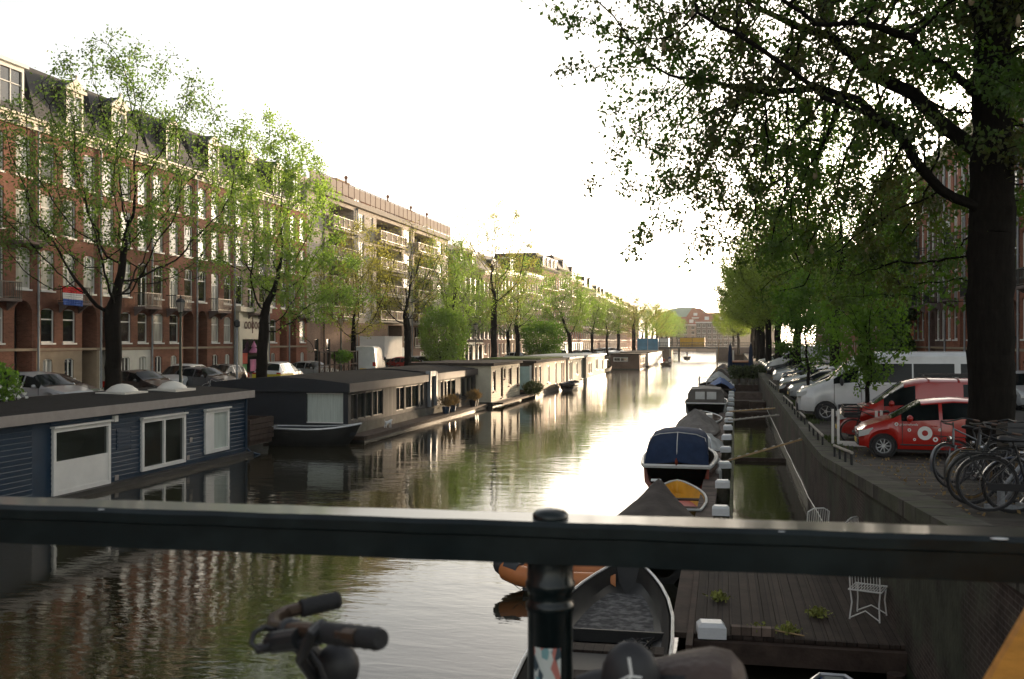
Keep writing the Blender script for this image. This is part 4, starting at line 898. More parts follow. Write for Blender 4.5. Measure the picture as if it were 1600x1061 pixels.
rv = small_van('delivery_van', 'red panel van parked between the white minibus and small red car', (3.35, 30.8, 1.9), -3, 'car_red', group=GC)
b = MB(); b.box(2.3, 4.0, .62, .66, 1.9, 1.95); b.box(2.3, 4.0, -.66, -.62, 1.9, 1.95)
for x in (2.4, 3.2, 3.95): b.box(x, x + .05, -.72, .72, 1.86, 1.9)
b.build('roof_rack', 'black_metal', rv)
mb = big_van('minibus', 'white high-roofed minibus with dark side windows, nose to the canal', (2.75, 38.6, 1.9), -3, 'car_white', [(1.25, 2.1), (2.3, 3.9), (3.95, 5.3), (5.5, 6.35)], L=7.0, group=GC, lowtrim=(.42, .62), hub='steel')
spec = [(hatch, 42.2, 'car_grey', 'dark grey hatchback just beyond the minibus nose'), (hatch, 45.0, 'car_blue', 'dark blue hatchback with rounded bonnet beyond the minibus'), (estate, 47.6, 'car_white', 'white estate car behind the left sapling'), (hatch, 50.4, 'car_silver', 'silver hatchback second beyond the left sapling'),
        (hatch, 52.8, 'car_black', 'glossy black hatchback overhanging the quay edge'), (estate, 56., 'car_silver', 'silver estate car beside the black one'), (hatch, 59.5, 'car_white', 'white hatchback past the black overhanging car'), (hatch, 63, 'car_black', 'black hatchback in shade under the green crown'),
        (estate, 67, 'car_grey', 'grey estate car under the green crown'), (hatch, 71, 'car_white', 'white hatchback near the first parasol'), (hatch, 75, 'car_silver', 'silver hatchback near the quay planters'), (hatch, 79, 'car_blue', 'blue hatchback near the quay planters'), (estate, 83, 'car_black', 'black estate car before the distant white van')]
for i, (f, y, p, l) in enumerate(spec): f('parked_car', l, (Xw(y) + .45 + (i % 3) * .18 - (.5 if y == 52.8 else 0), y, 1.9), -2 + (i * 37 % 7 - 3), p, group=GC)
big_van('panel_van', 'distant white panel van facing the jetty end', (Xw(90) + .7, 90, 1.9), 0, 'car_white', [(1.25, 2.1)], L=6., group=GC)
for i, (y, p) in enumerate([(95, 'car_grey'), (100, 'car_white'), (105, 'car_black'), (112, 'car_silver'), (120, 'car_white')]):
    hatch('parked_car', ['tiny grey car past the white panel van', 'tiny white car past the white panel van', 'tiny black car by the parasol trees', 'tiny silver car by the parasol trees', 'farthest white car on the right quay'][i], (Xw(y) + .6, y, 1.9), 0, p, group=GC)
hatch('driving_car', 'dark car on the road with bright red tail light, behind the minibus', (9.4, 61, 1.9), -90 + 180, 'car_black', group='cars on the far side of the right street')
estate('parked_car', 'pale silver car glimpsed between minibus and huge trunk', (12.9, 44.5, 1.9), 90, 'car_silver', group='cars on the far side of the right street')
hatch('parked_car', 'dark car at the right edge beyond the bicycles', (12.4, 33.2, 1.9), 90, 'car_black', group='cars on the far side of the right street')
hatch('parked_car', 'red car seen in slivers behind the bicycle heap', (8.6, 24.6, 1.93), -2, 'car_red', group='cars on the far side of the right street')
for i, (y, p) in enumerate([(50.5, 'car_white'), (56, 'car_grey'), (67, 'car_silver'), (74, 'car_white')]):
    hatch('parked_car', ['white car across the road behind the saplings', 'grey car across the road behind the saplings', 'silver car across the road by the low houses', 'white car across the road by the low houses'][i], (12.3, y, 1.9), 90, p, group='cars on the far side of the right street')
# left quay: nose toward the water (rz 180) or along the street (90)
GCL = 'vehicles parked along the left quay'
estate('parked_car', 'light grey off-road car facing the camera behind the white blossom bush', (-25.9, 36.6, 1.9), 168, 'car_silver', group=GCL)
hatch('parked_car', 'dark car between the light off-roader and the big trunk', (-27.8, 39.9, 1.9), 172, 'car_black', group=GCL)
hatch('parked_car', 'dark maroon-black hatchback right of the big trunk', (-26.1, 43.9, 1.9), 160, 'car_black', group=GCL)
estate('parked_car', 'white rounded car behind the dark hatchback near the lamp post', (-29.6, 49.2, 1.9), 100, 'car_white', group=GCL)
hatch('parked_car', 'greenish-black car beyond the lamp post, behind the steel boat', (-26.0, 50.2, 1.9), 165, 'car_grey', group=GCL)
hatch('parked_car', 'dark car against the houses by the twin archways', (-30.4, 54.6, 1.9), 90, 'car_black', group=GCL)
wy = estate('parked_car', 'white and yellow estate car behind the low-forking tree', (-27.8, 61.5, 1.9), -86, 'car_white', group=GCL)
b = MB(); b.box(2.3, 4.55, .905, .93, .42, .86); b.box(2.3, 4.55, -.93, -.905, .42, .86); b.box(4.5, 4.63, -.88, .88, .5, .86); b.build('yellow_panel', 'car_yellow', wy)
big_van('panel_van', 'white high van with curved roof beside the red lantern post', (-28.2, 78.4, 1.9), -78, 'car_white', [(1.25, 2.1)], L=6.2, group=GCL)
for i, (f, y, p, r0, l) in enumerate([(hatch, 66.5, 'car_silver', 160, 'pale car nose partly behind the fence and umbrella frames'), (hatch, 87.5, 'car_red', 150, 'red hatchback right of the bare twiggy tree'), (hatch, 92, 'car_silver', 160, 'pale blue-grey car nose beside the tall shrub'), (hatch, 100, 'car_black', 160, 'dark car behind the tall shrub'),
        (hatch, 128, 'car_white', 150, 'white car before the corner shop'), (estate, 146, 'car_silver', 100, 'silver car beside the brown shrub'), (hatch, 158, 'car_white', 100, 'white car in front of the white ground-floor house'), (hatch, 165, 'car_silver', 100, 'silver car in front of the white ground-floor house'),
        (estate, 192, 'car_white', 140, 'white car above the brick houseboat roof'), (estate, 198, 'car_white', 140, 'second white car above the brick houseboat roof'), (hatch, 206, 'car_black', 140, 'black car right of the two white ones above the brick houseboat'), (hatch, 180, 'car_grey', 120, 'grey car before the brick houseboat roof')]):
    f('parked_car', l, (Xq(y) - 1.2, y, 1.9), r0, p, group=GCL)
# box lorry beyond the white van (its body reads as a white box)
t = thing('box_lorry', 'white box lorry standing behind the white high van', 'lorry', (-31.5, 87., 1.9), 90, GCL)
b = MB(); b.box(0, 5.2, -1.2, 1.2, 1.25, 3.3); b.box(-.05, 5.25, -1.22, 1.22, 3.301, 3.36); b.build('cargo_box', 'paint_white', t)
b = MB(); b.loft([[(x, y, z) for y, z in ((-1.05, .5), (1.05, .5), (1.05, zt), (-1.05, zt))] for x, zt in ((5.5, 2.3), (6.9, 2.2), (7.2, 1.5))], smooth=False); b.build('cab', 'car_white', t); b = MB(); b.box(-.05, 5.4, -.4, .4, .7, 1.24); b.build('chassis', 'car_trim', t)
a, h, d = wheel_meshes(.42, 'steel')
for x in (1., 6.2):
    for sd in (-1, 1): o = link('wheel', a, t, (x, sd * .95, .42), (0, 0, 0 if sd < 0 else math.pi)); link('rim', h, o)

# ---------------------------------------------------------------- bicycles (local: front wheel toward -x, z=0 ground)
mat('rim_dull', (.1, .1, .105), .5, metal=.5); mat('bike_blue', (.03, .05, .1), .35, coat=.5); mat('bike_yellow', (.12, .07, .02), .6); mat('leather', (.06, .038, .03), .55, var=.3, scale=9, bump=.3); mat('grip_brown', (.09, .055, .04), .7, var=.3, scale=12, bump=.4)
def bicycle(label, loc, rz, paint='black_metal', bar=None, sz=0, sscale=1, lean=0, group=None, handle='black_metal', saddle='plastic_black', detail=True, tip=0, mudguard=True, crate=False, tyre='rubber', name='bicycle'):
    t = thing(name, label, 'bicycle', loc, rz, group); t.rotation_euler = (R(lean), R(tip), R(rz)); r = .345
    Tf = Matrix.Rotation(R(90), 4, 'X'); fx, bx = 0, 1.08
    for x in (fx, bx):
        b = MB(); b.tube([(r * math.cos(a), 0, r * math.sin(a)) for a in [2 * math.pi * i / 28 for i in range(28)]], .019, 6, closed=True); w = b.build('wheel', tyre, t, (x, 0, r + .019))
        b = MB(); b.tube([(.318 * math.cos(a), 0, .318 * math.sin(a)) for a in [2 * math.pi * i / 28 for i in range(28)]], .008, 4, closed=True); b.build('rim', 'rim_dull', w)
        if detail:
            b = MB()
            for i in range(28): a = 2 * math.pi * i / 28; e = .04 * (1 if i % 2 else -1); b.tube([(.02 * math.cos(a + .9), e, .02 * math.sin(a + .9)), (.315 * math.cos(a), 0, .315 * math.sin(a))], .0016, 3, caps=False)
            b.cyl((0, -.05, 0), (0, .05, 0), .022, 8); b.build('spokes', 'rim_dull', w)
    z0 = r + .019; b = MB()
    bb = (.62, 0, .3); st = (.78, 0, .86); hd = (.2, 0, .95); hl = (.14, 0, .68)
    for a, c, q in ((hd, hl, .019), (hl, bb, .017), (hd, (.74, 0, .72), .014), (bb, st, .016)): b.cyl(a, c, q, 8)
    for sd in (-1, 1):
        b.tube([(.13, sd * .05, .66), (.08, sd * .055, .5), (fx, sd * .055, z0)], .011, 6); b.cyl(bb[:1] + (sd * .03,) + bb[2:], (bx, sd * .06, z0), .009, 6); b.cyl((.745, sd * .02, .74), (bx, sd * .06, z0), .008, 6)
    b.cyl((.15, -.05, .67), (.15, .05, .67), .015, 6); b.build('frame', paint, t)
    if bar: pass
    else:
     b = MB(); b.cyl((.2, 0, .93), (.21, 0, 1.06), .012, 8); b.tube([(.46, -.27, 1.04), (.3, -.28, 1.07), (.2, -.22, 1.1), (.17, -.08, 1.08), (.17, .08, 1.08), (.2, .22, 1.1), (.3, .28, 1.07), (.46, .27, 1.04)], .0115, 8); h = b.build('handlebar', handle, t)
     for sd in (-1, 1): b = MB(); b.tube([(.34, sd * .278, 1.062), (.48, sd * .27, 1.037)], .017, 8); b.build('grip', 'grip_brown', h)
    b = MB(); k = 14; sec = []
    for x, w, h, z in ((.62, .012, .006, .925), (.66, .024, .014, .93), (.72, .032, .02, .935), (.79, .052, .026, .942), (.85, .084, .032, .948), (.9, .096, .034, .953), (.94, .088, .03, .952), (.965, .05, .018, .945), (.972, .01, .004, .942)):
        sec.append([(x, w * math.cos(2 * math.pi * q / k), z + h * math.sin(2 * math.pi * q / k) * (.8 if q <= k / 2 else 1.3)) for q in range(k)])
    b.loft(sec); b.m = [0 if sum(b.v[i][2] for i in f) / len(f) > .952 else 1 for f in b.f]; b.cyl((.79, 0, .86), (.8, 0, .94), .012, 8, mi=1); b.v = [((v[0] - .8) * sscale + .8 - .085 * (sscale < 1), v[1] * sscale, v[2] + sz) for v in b.v]; b.build('saddle', [saddle, 'plastic_black'], t)
    if mudguard:
        for x, a0, a1 in ((fx, 60, 190), (bx, -20, 150)):
            b = MB(); pts = [(x + .385 * math.cos(R(a)), .385 * math.sin(R(a)) + z0) for a in range(a0, a1 + 1, 10)]; b.loft([[(p[0], -.028, p[1] - .006), (p[0], 0, p[1]), (p[0], .028, p[1] - .006)] for p in pts], closed=False, caps=False); b.build('mudguard', paint, t)
        b = MB(); b.box(.9, 1.4, -.06, -.045, .76, .775); b.box(.9, 1.4, .045, .06, .76, .775)
        for x in (.92, 1.05, 1.2, 1.38): b.box(x, x + .012, -.045, .045, .762, .773)
        b.cyl((1.3, -.055, .76), (bx, -.06, z0), .006, 5); b.cyl((1.3, .055, .76), (bx, .06, z0), .006, 5); b.build('carrier', 'black_metal', t)
    b = MB(); T = Matrix.Translation((bb[0], .05, bb[2])) @ Tf; b.lathe([(.07, 0), (.09, 0), (.09, .004), (.07, .004), (.07, 0)], n=20, T=T)
    b.bar((bb[0], .06, bb[2]), (bb[0] + .1, .06, bb[2] - .14), .02, .012); b.bar((bb[0], -.06, bb[2]), (bb[0] - .1, -.06, bb[2] + .14), .02, .012); b.box(bb[0] + .06, bb[0] + .15, .07, .15, bb[2] - .155, bb[2] - .13); b.box(bb[0] - .15, bb[0] - .06, -.15, -.07, bb[2] + .13, bb[2] + .155); b.build('crank', 'steel', t)
    b = MB(); b.box(.62, bx, .055, .08, z0 - .06, z0 + .03); b.build('chain_case', 'plastic_black', t)
    b = MB(); b.lathe([(.001, -.02), (.035, 0), (.04, .04), (.001, .045)], n=10, T=Matrix.Translation((.1, 0, .8)) @ Matrix.Rotation(R(-90), 4, 'Y')); b.build('lamp', 'chrome', t)
    if crate:
        b = MB(); x0 = -.28
        for z in (.82, .9, .98, 1.06): b.box(x0, x0 + .4, -.22, -.205, z, z + .055); b.box(x0, x0 + .4, .205, .22, z, z + .055); b.box(x0 - .015, x0, -.22, .22, z, z + .055); b.box(x0 + .4, x0 + .415, -.22, .22, z, z + .055)
        b.box(x0, x0 + .4, -.205, .205, .8, .815); b.build('crate', 'plastic_black', t)
    return t
GB = 'bicycles heaped on the right quay'
Zb = Zs(14)
for i, (x, y, rz, ln, l) in enumerate([(4.4, 17.2, 150, 6, 'dark bicycle at the back of the heap nearest the huge trunk'), (3.3, 17.0, 35, -10, 'dark bicycle leaning far over at the back left of the heap'), (4.6, 15.3, 8, 14, 'dark bicycle with raised handlebar in the right half of the heap'), (4.0, 13.2, 170, -9, 'black bicycle lowest at the front right of the heap')]): bicycle(l, (x + .3, y, Zs(y) + .02), rz, ['black_metal', 'car_grey', 'bike_blue', 'black_metal'][i], lean=ln, group='bicycles heaped on the right quay', crate=(i == 2))
bicycle('black bicycle at the left of the heap, front wheel turned to the canal', (3.33, 14.6, Zs(14.6)), 12, lean=8, group=GB)
bicycle('bicycle with yellow tyre walls at the left side of the heap', (3.53, 15.5, Zs(15.5)), 20, 'black_metal', lean=-6, group=GB, tyre='bike_yellow')
bicycle('large dark bicycle with pale front rim, nearest in the heap', (3.58, 13.6, Zs(13.6)), -6, 'bike_blue', lean=12, group=GB)
bicycle('bicycle carrying a black crate, in the middle of the heap', (4.03, 14.5, Zs(14.5)), 5, 'black_metal', lean=-8, group=GB, crate=True)
bicycle('bicycle facing the houses at the right edge of the heap', (5.38, 14.2, Zs(14.2)), 172, 'bike_blue', lean=7, group=GB, crate=True)
bicycle('dark bicycle behind the crate one, mudguard catching light', (4.18, 16.2, Zs(16.2)), 28, 'car_grey', lean=-5, group=GB)
bicycle('dark bicycle leaning against the sapling before the red van', (3.6, 29.4, 1.9), 4, lean=8, group='bicycles on the quay', crate=True)
bicycle('small bicycle on the left quay by the lamp post', (-25.8, 46.6, 1.9), 60, 'car_silver', lean=6, group='bicycles on the quay')
bicycle('bicycle by the apartment wall, between white van and bare tree', (-29.5, 86.0, 1.9), 70, lean=6, group='bicycles on the quay', detail=False)
t = thing('bicycle_rack', 'slanted grey steel tube rack under the bicycle heap', 'bicycle rack', (3.48, 14.1, Zs(14.1)), -4)
for i in range(4): b = MB(); x = .1 + i * .62; b.tube([(x, 0, 0), (x, .02, .25), (x + .42, .03, .82), (x + .5, .03, .8), (x + .1, .25, .1)], .028, 8); b.build('hoop', 'zinc', t)
b = MB(); b.box(-.1, 2.6, -.05, .05, .0, .06); b.cyl((.1, 0, 0), (.1, 0, .3), .05, 10); b.cyl((2.4, 0, 0), (2.4, 0, .3), .05, 10); b.build('base_rail', 'zinc', t)
# ---------------------------------------------------------------- houseboats (same frame as houses: x along the boat away from us, -y to open water)
mat('navy_boards', (.005, .03, .065), .5, var=.2, scale=2); mat('dark_cladding', (.05, .047, .043), .75, var=.2, scale=3, kind='plankx'); mat('navy_panel', (.012, .016, .022), .6, var=.15, scale=1.5)
mat('roof_felt', (.012, .012, .013), .95, var=.35, scale=2.5, bump=.8, bscale=60); mat('roof_brown', (.07, .055, .045), .9, var=.3, scale=3, bump=.5); mat('fascia_grey', (.3, .27, .25), .7, var=.12, scale=3)
mat('fascia_brown', (.1, .08, .068), .6, var=.15, scale=2); mat('concrete', (.2, .19, .165), .9, var=.3, scale=1.5, bump=.4, col2=(.13, .125, .1)); mat('hull_black', (.015, .015, .014), .6, var=.4, scale=2)
mat('cream_boards', (.6, .55, .42), .7, var=.12, scale=2); mat('sage_boards', (.36, .38, .3), .7, var=.15, scale=2); mat('taupe_boards', (.26, .23, .18), .7, var=.15, scale=2); mat('wood_boards', (.4, .27, .17), .75, var=.25, scale=1., kind='plankx')
mat('teal_panel', (.4, .55, .52), .5, var=.15); mat('wood_grey', (.16, .12, .095), .85, var=.3, scale=7, kind='plankx', bump=.3); mat('wood_dark', (.07, .05, .04), .85, var=.35, scale=3, bump=.4); mat('wood_light', (.42, .29, .15), .8, var=.25, scale=6, bump=.3)
mat('deck_wood', (.05, .037, .03), .8, var=.3, scale=7, kind='plankx', bump=.4); mat('moss_green', (.12, .16, .04), .95, var=.4, scale=8, bump=.8)
def boards(b, w, z0, z1, ops, pitch=.14, x0=0.):
    n = int((z1 - z0) / pitch)
    for k in range(n):
        a, c = z0 + k * pitch, z0 + (k + 1) * pitch - .008; cuts = sorted([(o[0] - .02, o[1] + .02) for o in ops if o[2] < c - .02 and o[3] > a + .02]); x = x0; spans = []
        for p, q in cuts:
            if p > x: spans.append((x, p))
            x = max(x, q)
        if x < w: spans.append((x, w))
        for p, q in spans: b.prism([(0, 0), (.004, 0), (.03, c - a - .012), (.022, c - a), (0, c - a)], p, q, T=Matrix.Translation((0, -.002, a)) @ Matrix(((0, 1, 0, 0), (-1, 0, 0, 0), (0, 0, 1, 0), (0, 0, 0, 1))))
def hull(t, w, d, z=.35, m='hull_black', out=.25, name='hull'):
    b = MB(); b.box(-.1, w + .1, -out, d + .1, -.6, z); return b.build(name, m, t)
def hwin(t, x, z, w, h, fm='paint_white', pm='glass_boat', kind='one', thick=.13, proud=.09, parent=None):
    f = MB(); 
    f.box(x, x + thick, -proud, .05, z, z + h); f.box(x + w - thick, x + w, -proud, .05, z, z + h); f.box(x + thick, x + w - thick, -proud, .05, z + h - thick, z + h); f.box(x + thick, x + w - thick, -proud, .05, z, z + thick)
    f.box(x - .05, x + w + .05, -proud - .08, .05, z + h + .002, z + h + .06)
    if kind == 'two': f.box(x + w / 2 - .06, x + w / 2 + .06, -proud + .01, .05, z + thick, z + h - thick)
    if kind == 'half': f.box(x + thick, x + w - thick, -proud + .015, .05, z + thick, z + h * .5)
    if kind == 'side': f.box(x + thick, x + w * .36, -proud + .015, .05, z + thick, z + h - thick)
    o = f.build('window', fm, t); p = MB(); p.box(x + thick * .5, x + w - thick * .5, -.012, .01, z + thick * .5, z + h - thick * .5); p.build('pane', pm, o); return o
GH = 'houseboats moored along the left quay'
# 1 the blue one
t = thing('houseboat', 'navy blue boarded houseboat with white window frames and grey roof edge', 'houseboat', (-19.6, 16.0, 0), 90, GH)
w, d = 22.7, 5.6; hull(t, w, d, .16, 'hull_black', .3); wins = [(10.25, 2.85, .16, 2.02, 'half'), (14.9, 2.85, .3, 1.8, 'two'), (19.2, 1.9, .42, 1.68, 'side')]
ops = [(x, x + ww, z, z + h) for x, ww, z, h, k in wins]
b = MB(); b.box(0, w, 0, d, .161, 2.45); b.build('wall', 'navy_boards', t); b = MB(); boards(b, w - .1, .2, 2.4, ops + [(13.5, 14.3, 1.2, 1.9), (9.4, 10.2, .2, 2.4)], .155); b.build('boards', 'navy_boards', t)
for x, ww, z, h, k in wins: hwin(t, x, z, ww, h, 'paint_white', 'curtain' if k == 'side' else 'glass_boat', k)
b = MB(); b.box(-.3, w + .25, -.28, d + .2, 2.42, 2.72); b.build('roof_edge', 'fascia_grey', t)
b = MB(); b.loft([[(x, y, 2.722 + .16 * math.sin(math.pi * (y + .2) / (d + .3)) ) for x in (-.3, w + .25)] for y in np.linspace(-.24, d + .16, 9)], closed=False, caps=False); b.build('roof', 'roof_felt', t)
for x, y in ((17.2, 2.2), (19.8, 1.7)):
    b = MB(); b.box(x - .75, x + .75, y - .6, y + .6, 2.75, 2.92); b.lathe([(.95, 0), (.9, .06), (.6, .2), (.3, .27), (.001, .29)], n=14, T=Matrix.Translation((x, y, 2.93)) @ Matrix.Diagonal((.72, .55, 1, 1))); b.build('skylight', 'paint_offwhite', t)
b = MB(); b.cyl((12.6, 3.4, 2.75), (12.6, 3.4, 3.8), .13, 10); b.build('flue', 'black_metal', t); b = MB(); b.lathe([(.3, 2.8), (.2, 2.98), (.14, 3.0)], (12.6, 3.4, 0), 12); b.build('flue_collar', 'paint_white', t)
b = MB(); b.box(13.25, 13.45, -.13, -.02, 2.15, 2.35); b.build('lamp', 'paint_white', t)
b = MB(); b.box(13.5, 14.3, -.03, -.002, 1.2, 1.9); 
for i in range(5): b.box(13.55, 14.25, -.045, -.031, 1.26 + i * .12, 1.32 + i * .12)
b.build('vent_hatch', 'navy_boards', t); b = MB(); b.cyl((w - .12, -.07, .3), (w - .12, -.07, 2.4), .045, 8); b.tube([(w - .12, -.07, .3), (w + .1, -.2, .1), (w + .3, -.5, 0)], .045, 8); b.build('drainpipe', 'navy_boards', t)
for x, z in ((18.1, 1.0), (17.9, .35), (13.4, .2)): b = MB(); b.box(x, x + .2, -.04, -.015, z, z + .17); b.build('vent', 'fascia_grey', t)
b = MB(); b.box(w + .25, w + .33, .3, 2.2, .5, 2.2); b.build('end_window_glass', 'glass_dark', t)
b = MB(); b.box(w + .2, w + .42, .2, .34, .4, 2.3); b.box(w + .2, w + .42, 2.2, 2.34, .4, 2.3); b.box(w + .2, w + .42, .34, 2.2, 2.18, 2.3); b.box(w + .2, w + .42, .34, 2.2, .4, .5); b.build('end_window_frame', 'paint_white', t)
# wooden stern terrace and steel skiff in the gap
t = thing('wooden_terrace', 'weathered brown board terrace at the end of the blue houseboat', 'terrace', (-19.8, 39.3, 0), 90); b = MB(); b.box(0, 2.2, 0, 3.6, .3, .5)
b.build('deck', 'wood_dark', t); b = MB()
for k in range(4): b.box(-.0, 2.3, -.08, -.02, .5 + k * .24, .71 + k * .24); b.box(2.24, 2.3, -.02, 3.6, .5 + k * .24, .71 + k * .24)
for x in (0, 1.1, 2.15): b.box(x, x + .09, -.02, .07, .3, 1.45)
b.build('board_fence', 'wood_dark', t)
# 2 long dark one
t = thing('houseboat', 'long charcoal houseboat with curved roof end and glazed side', 'houseboat', (-17.5, 45.0, 0), 90, GH); w, d, ze = 25.2, 6.9, 2.35
hull(t, w, d, .75, 'concrete', .02); b = MB(); b.box(-.4, w - .4, -1.0, -.03, .12, .3); b.box(-.5, -.12, -1.0, d * .6, .12, .3); b.build('side_deck', 'wood_dark', t); b = MB(); b.box(-.35, w - .5, -.95, -.03, -.4, .119); b.build('float', 'hull_black', t)
gw = [(.35, 1.25), (1.3, 2.3), (2.35, 3.3), (3.5, 5.0), (7.2, 8.6), (8.9, 11.3), (11.6, 12.2), (16.0, 16.6), (16.9, 18.4), (18.5, 19.6), (21.0, 22.1), (22.2, 23.4), (23.5, 24.6)]
b = MB(); wall_front(b, w, .76, ze, [(a, c, .95, 2.25, 0, .15) for a, c in gw]); b.add([(w, 0, .76), (w, d, .76), (w, d, ze), (w, 0, ze), (0, d, .76), (0, d, ze)], [(0, 1, 2, 3), (1, 4, 5, 2)]); b.build('wall', 'dark_cladding', t, fix=False)
for i, (a, c) in enumerate(gw):
    p = MB(); p.box(a, c, .1, .13, .95, 2.25); o = p.build('window_glass', 'glass_curtain' if i in (6, 7) else 'glass_boat' if i % 4 else 'glass_room', t); f = MB(); e = .05
    f.box(a, a + e, .03, .099, .95, 2.25); f.box(c - e, c, .03, .099, .95, 2.25); f.box(a + e, c - e, .03, .099, .95, 1.0); f.box(a + e, c - e, .03, .099, 2.2, 2.25)
    if c - a > 1.3: f.box((a + c) / 2 - .03, (a + c) / 2 + .03, .04, .099, 1., 2.2)
    f.build('frame', 'black_metal', o)
    if 7 < a: q = MB(); q.box(a + .02, a + (c - a) * .3, .131, .16, .97, 2.22); q.build('curtain', 'curtain', o)
b = MB(); T = Matrix(((0, 1, 0, 0), (-1, 0, 0, d), (0, 0, 1, 0), (0, 0, 0, 1))); e = MB(); wall_front(e, d, .76, ze, [(d - 2.15, d - .25, .85, 2.3, 0, .12)]); e.v = [tuple(T @ Vector(v)) for v in e.v]; e.build('end_wall', 'navy_panel', t, fix=False)
e = MB(); e.box(.16, .18, .25, 2.15, .85, 2.3); e.build('end_curtain', 'curtain', t); e = MB(); e.box(.06, .09, .25, 2.15, .85, .9); e.box(.06, .09, .25, 2.15, 2.25, 2.3); e.build('end_frame', 'paint_white', t)
def arch_roof(t, xa, xb, d, z, rise, m, edge, th=.42, out=.15):
    n = 12; top = [(-out + (d + 2 * out) * i / n, z + th + rise * math.sin(math.pi * i / n)) for i in range(n + 1)]
    b = MB(); b.loft([[(x, y, zz + .003) for y, zz in top] for x in (xa, xb)], closed=False, caps=False, smooth=True); b.build('roof', m, t)
    for x0, x1 in ((xa, xa + .06), (xb - .06, xb)):
        b = MB(); poly = [(y, zz) for y, zz in top] + [(d + out, z), (-out, z)]; vs = [(x, y, zz) for x in (x0, x1) for y, zz in poly]; k = len(poly)
        b.add(vs, [tuple(range(k)), tuple(reversed(range(k, 2 * k)))] + [(j, k + j, k + (j + 1) % k, (j + 1) % k) for j in range(k)])
        b.build('roof_end', 'navy_panel', t)
    for ya in (-out, d + out - .06): b = MB(); b.box(xa + .061, xb - .061, ya, ya + .06, z, z + th); b.build('fascia', edge, t)
arch_roof(t, -.2, 13.2, d, ze, .28, 'roof_felt', 'fascia_brown'); arch_roof(t, 14.5, w + .1, d, ze + .02, .28, 'roof_felt', 'fascia_brown')
b = MB(); b.box(13.22, 14.45, .1, d, ze, ze + .5); b.build('link_roof', 'roof_felt', t)
b = MB(); b.box(13.1, 13.3, -.2, .1, .8, ze + .62); b.box(14.4, 14.6, -.2, .1, .8, ze + .55); b.box(13.3, 14.4, -.18, .09, ze + .3, ze + .6); b.build('porch_frame', 'zinc', t); b = MB(); b.box(13.35, 14.35, -.02, .08, .8, ze + .28); b.build('door', 'fascia_brown', t)
def grass_pot(t, x, y, m='car_blue', h=.45):
    o = MB(); o.lathe([(.2, .3), (.27, .3 + h)], (x, y, 0), 10); pot = o.build('plant_pot', m, t); g = np.random.default_rng(int(x * 10)); n = 500; a = g.uniform(0, 6.28, n); rr = g.uniform(0, .45, n); C = np.stack([x + np.cos(a) * rr, y + np.sin(a) * rr, .3 + h + g.uniform(0, .55, n) * (1 - rr)], 1); link('grass', leafmesh(C, .3, 'grass', 'leaf_dry', g, -1.5, asp=.12), pot)
# terrier-like small white dog on the side deck
def skinmesh(name, verts, edges, rad, mats, pick=None, levels=1, root=0):
    me = bpy.data.meshes.new(name + '_s'); me.from_pydata(verts, edges, []); o = bpy.data.objects.new(name + '_s', me); S.collection.objects.link(o)
    o.modifiers.new('s', 'SKIN'); me.skin_vertices[0].data[root].use_root = True
    for i, r in enumerate(rad): me.skin_vertices[0].data[i].radius = (r, r) if not isinstance(r, tuple) else r
    sm = o.modifiers.new('d', 'SUBSURF'); sm.levels = levels; sm.render_levels = levels
    dg = bpy.context.evaluated_depsgraph_get(); dg.update(); m2 = bpy.data.meshes.new_from_object(o.evaluated_get(dg)); bpy.data.objects.remove(o); m2.name = name; m2.materials.clear()
    for m in mats: m2.materials.append(M[m])
    for p in m2.polygons:
        p.use_smooth = True
        p.material_index = pick(p.center) if pick else 0
    return m2
dv = [(0, 0, .3), (.14, 0, .31), (.28, 0, .32), (.36, 0, .42), (.44, 0, .42), (.28, -.05, .18), (.29, -.05, .02), (.28, .05, .18), (.27, .05, .02), (0, -.05, .2), (-.04, -.05, .12), (-.02, -.05, .02), (0, .05, .2), (-.05, .05, .12), (-.06, .05, .02), (-.08, 0, .36), (-.1, 0, .46)]
de = [(0, 1), (1, 2), (2, 3), (3, 4), (2, 5), (5, 6), (2, 7), (7, 8), (0, 9), (9, 10), (10, 11), (0, 12), (12, 13), (13, 14), (0, 15), (15, 16)]
mat('fur_white', (.75, .73, .7), .95, var=.1)
dog = skinmesh('dog', dv, de, [.075, .075, .085, .055, .03, .03, .02, .03, .02, .045, .025, .02, .045, .025, .02, .02, .012], ['fur_white'])
o = link('dog', dog, None, (-16.95, 48.9, .3), (0, 0, R(60))); tag(o, 'small white dog standing on the side deck of the charcoal houseboat', 'dog')
for i, (x, y, c) in enumerate([(1.2, 0, 'dark'), (14.8, -.7, 'blue'), (16.2, -.7, 'blue'), (21.6, -.7, 'blue')]):
    if i: 
        p = thing('potted_grass', ['', 'straw-coloured grass in the pot by the porch frame', 'straw grass in the second pot right of the porch frame', 'wide straw-coloured grass in a dark pot by the last windows'][i], 'potted plant', (-17.5 + .7 - .0, 45.0 + x, 0), 90, 'potted grasses on the charcoal houseboat'); grass_pot(p, 0, 0, 'car_blue' if i < 3 else 'black_metal')
        if i == 3: grass_pot(p, .6, 0, 'black_metal'); 
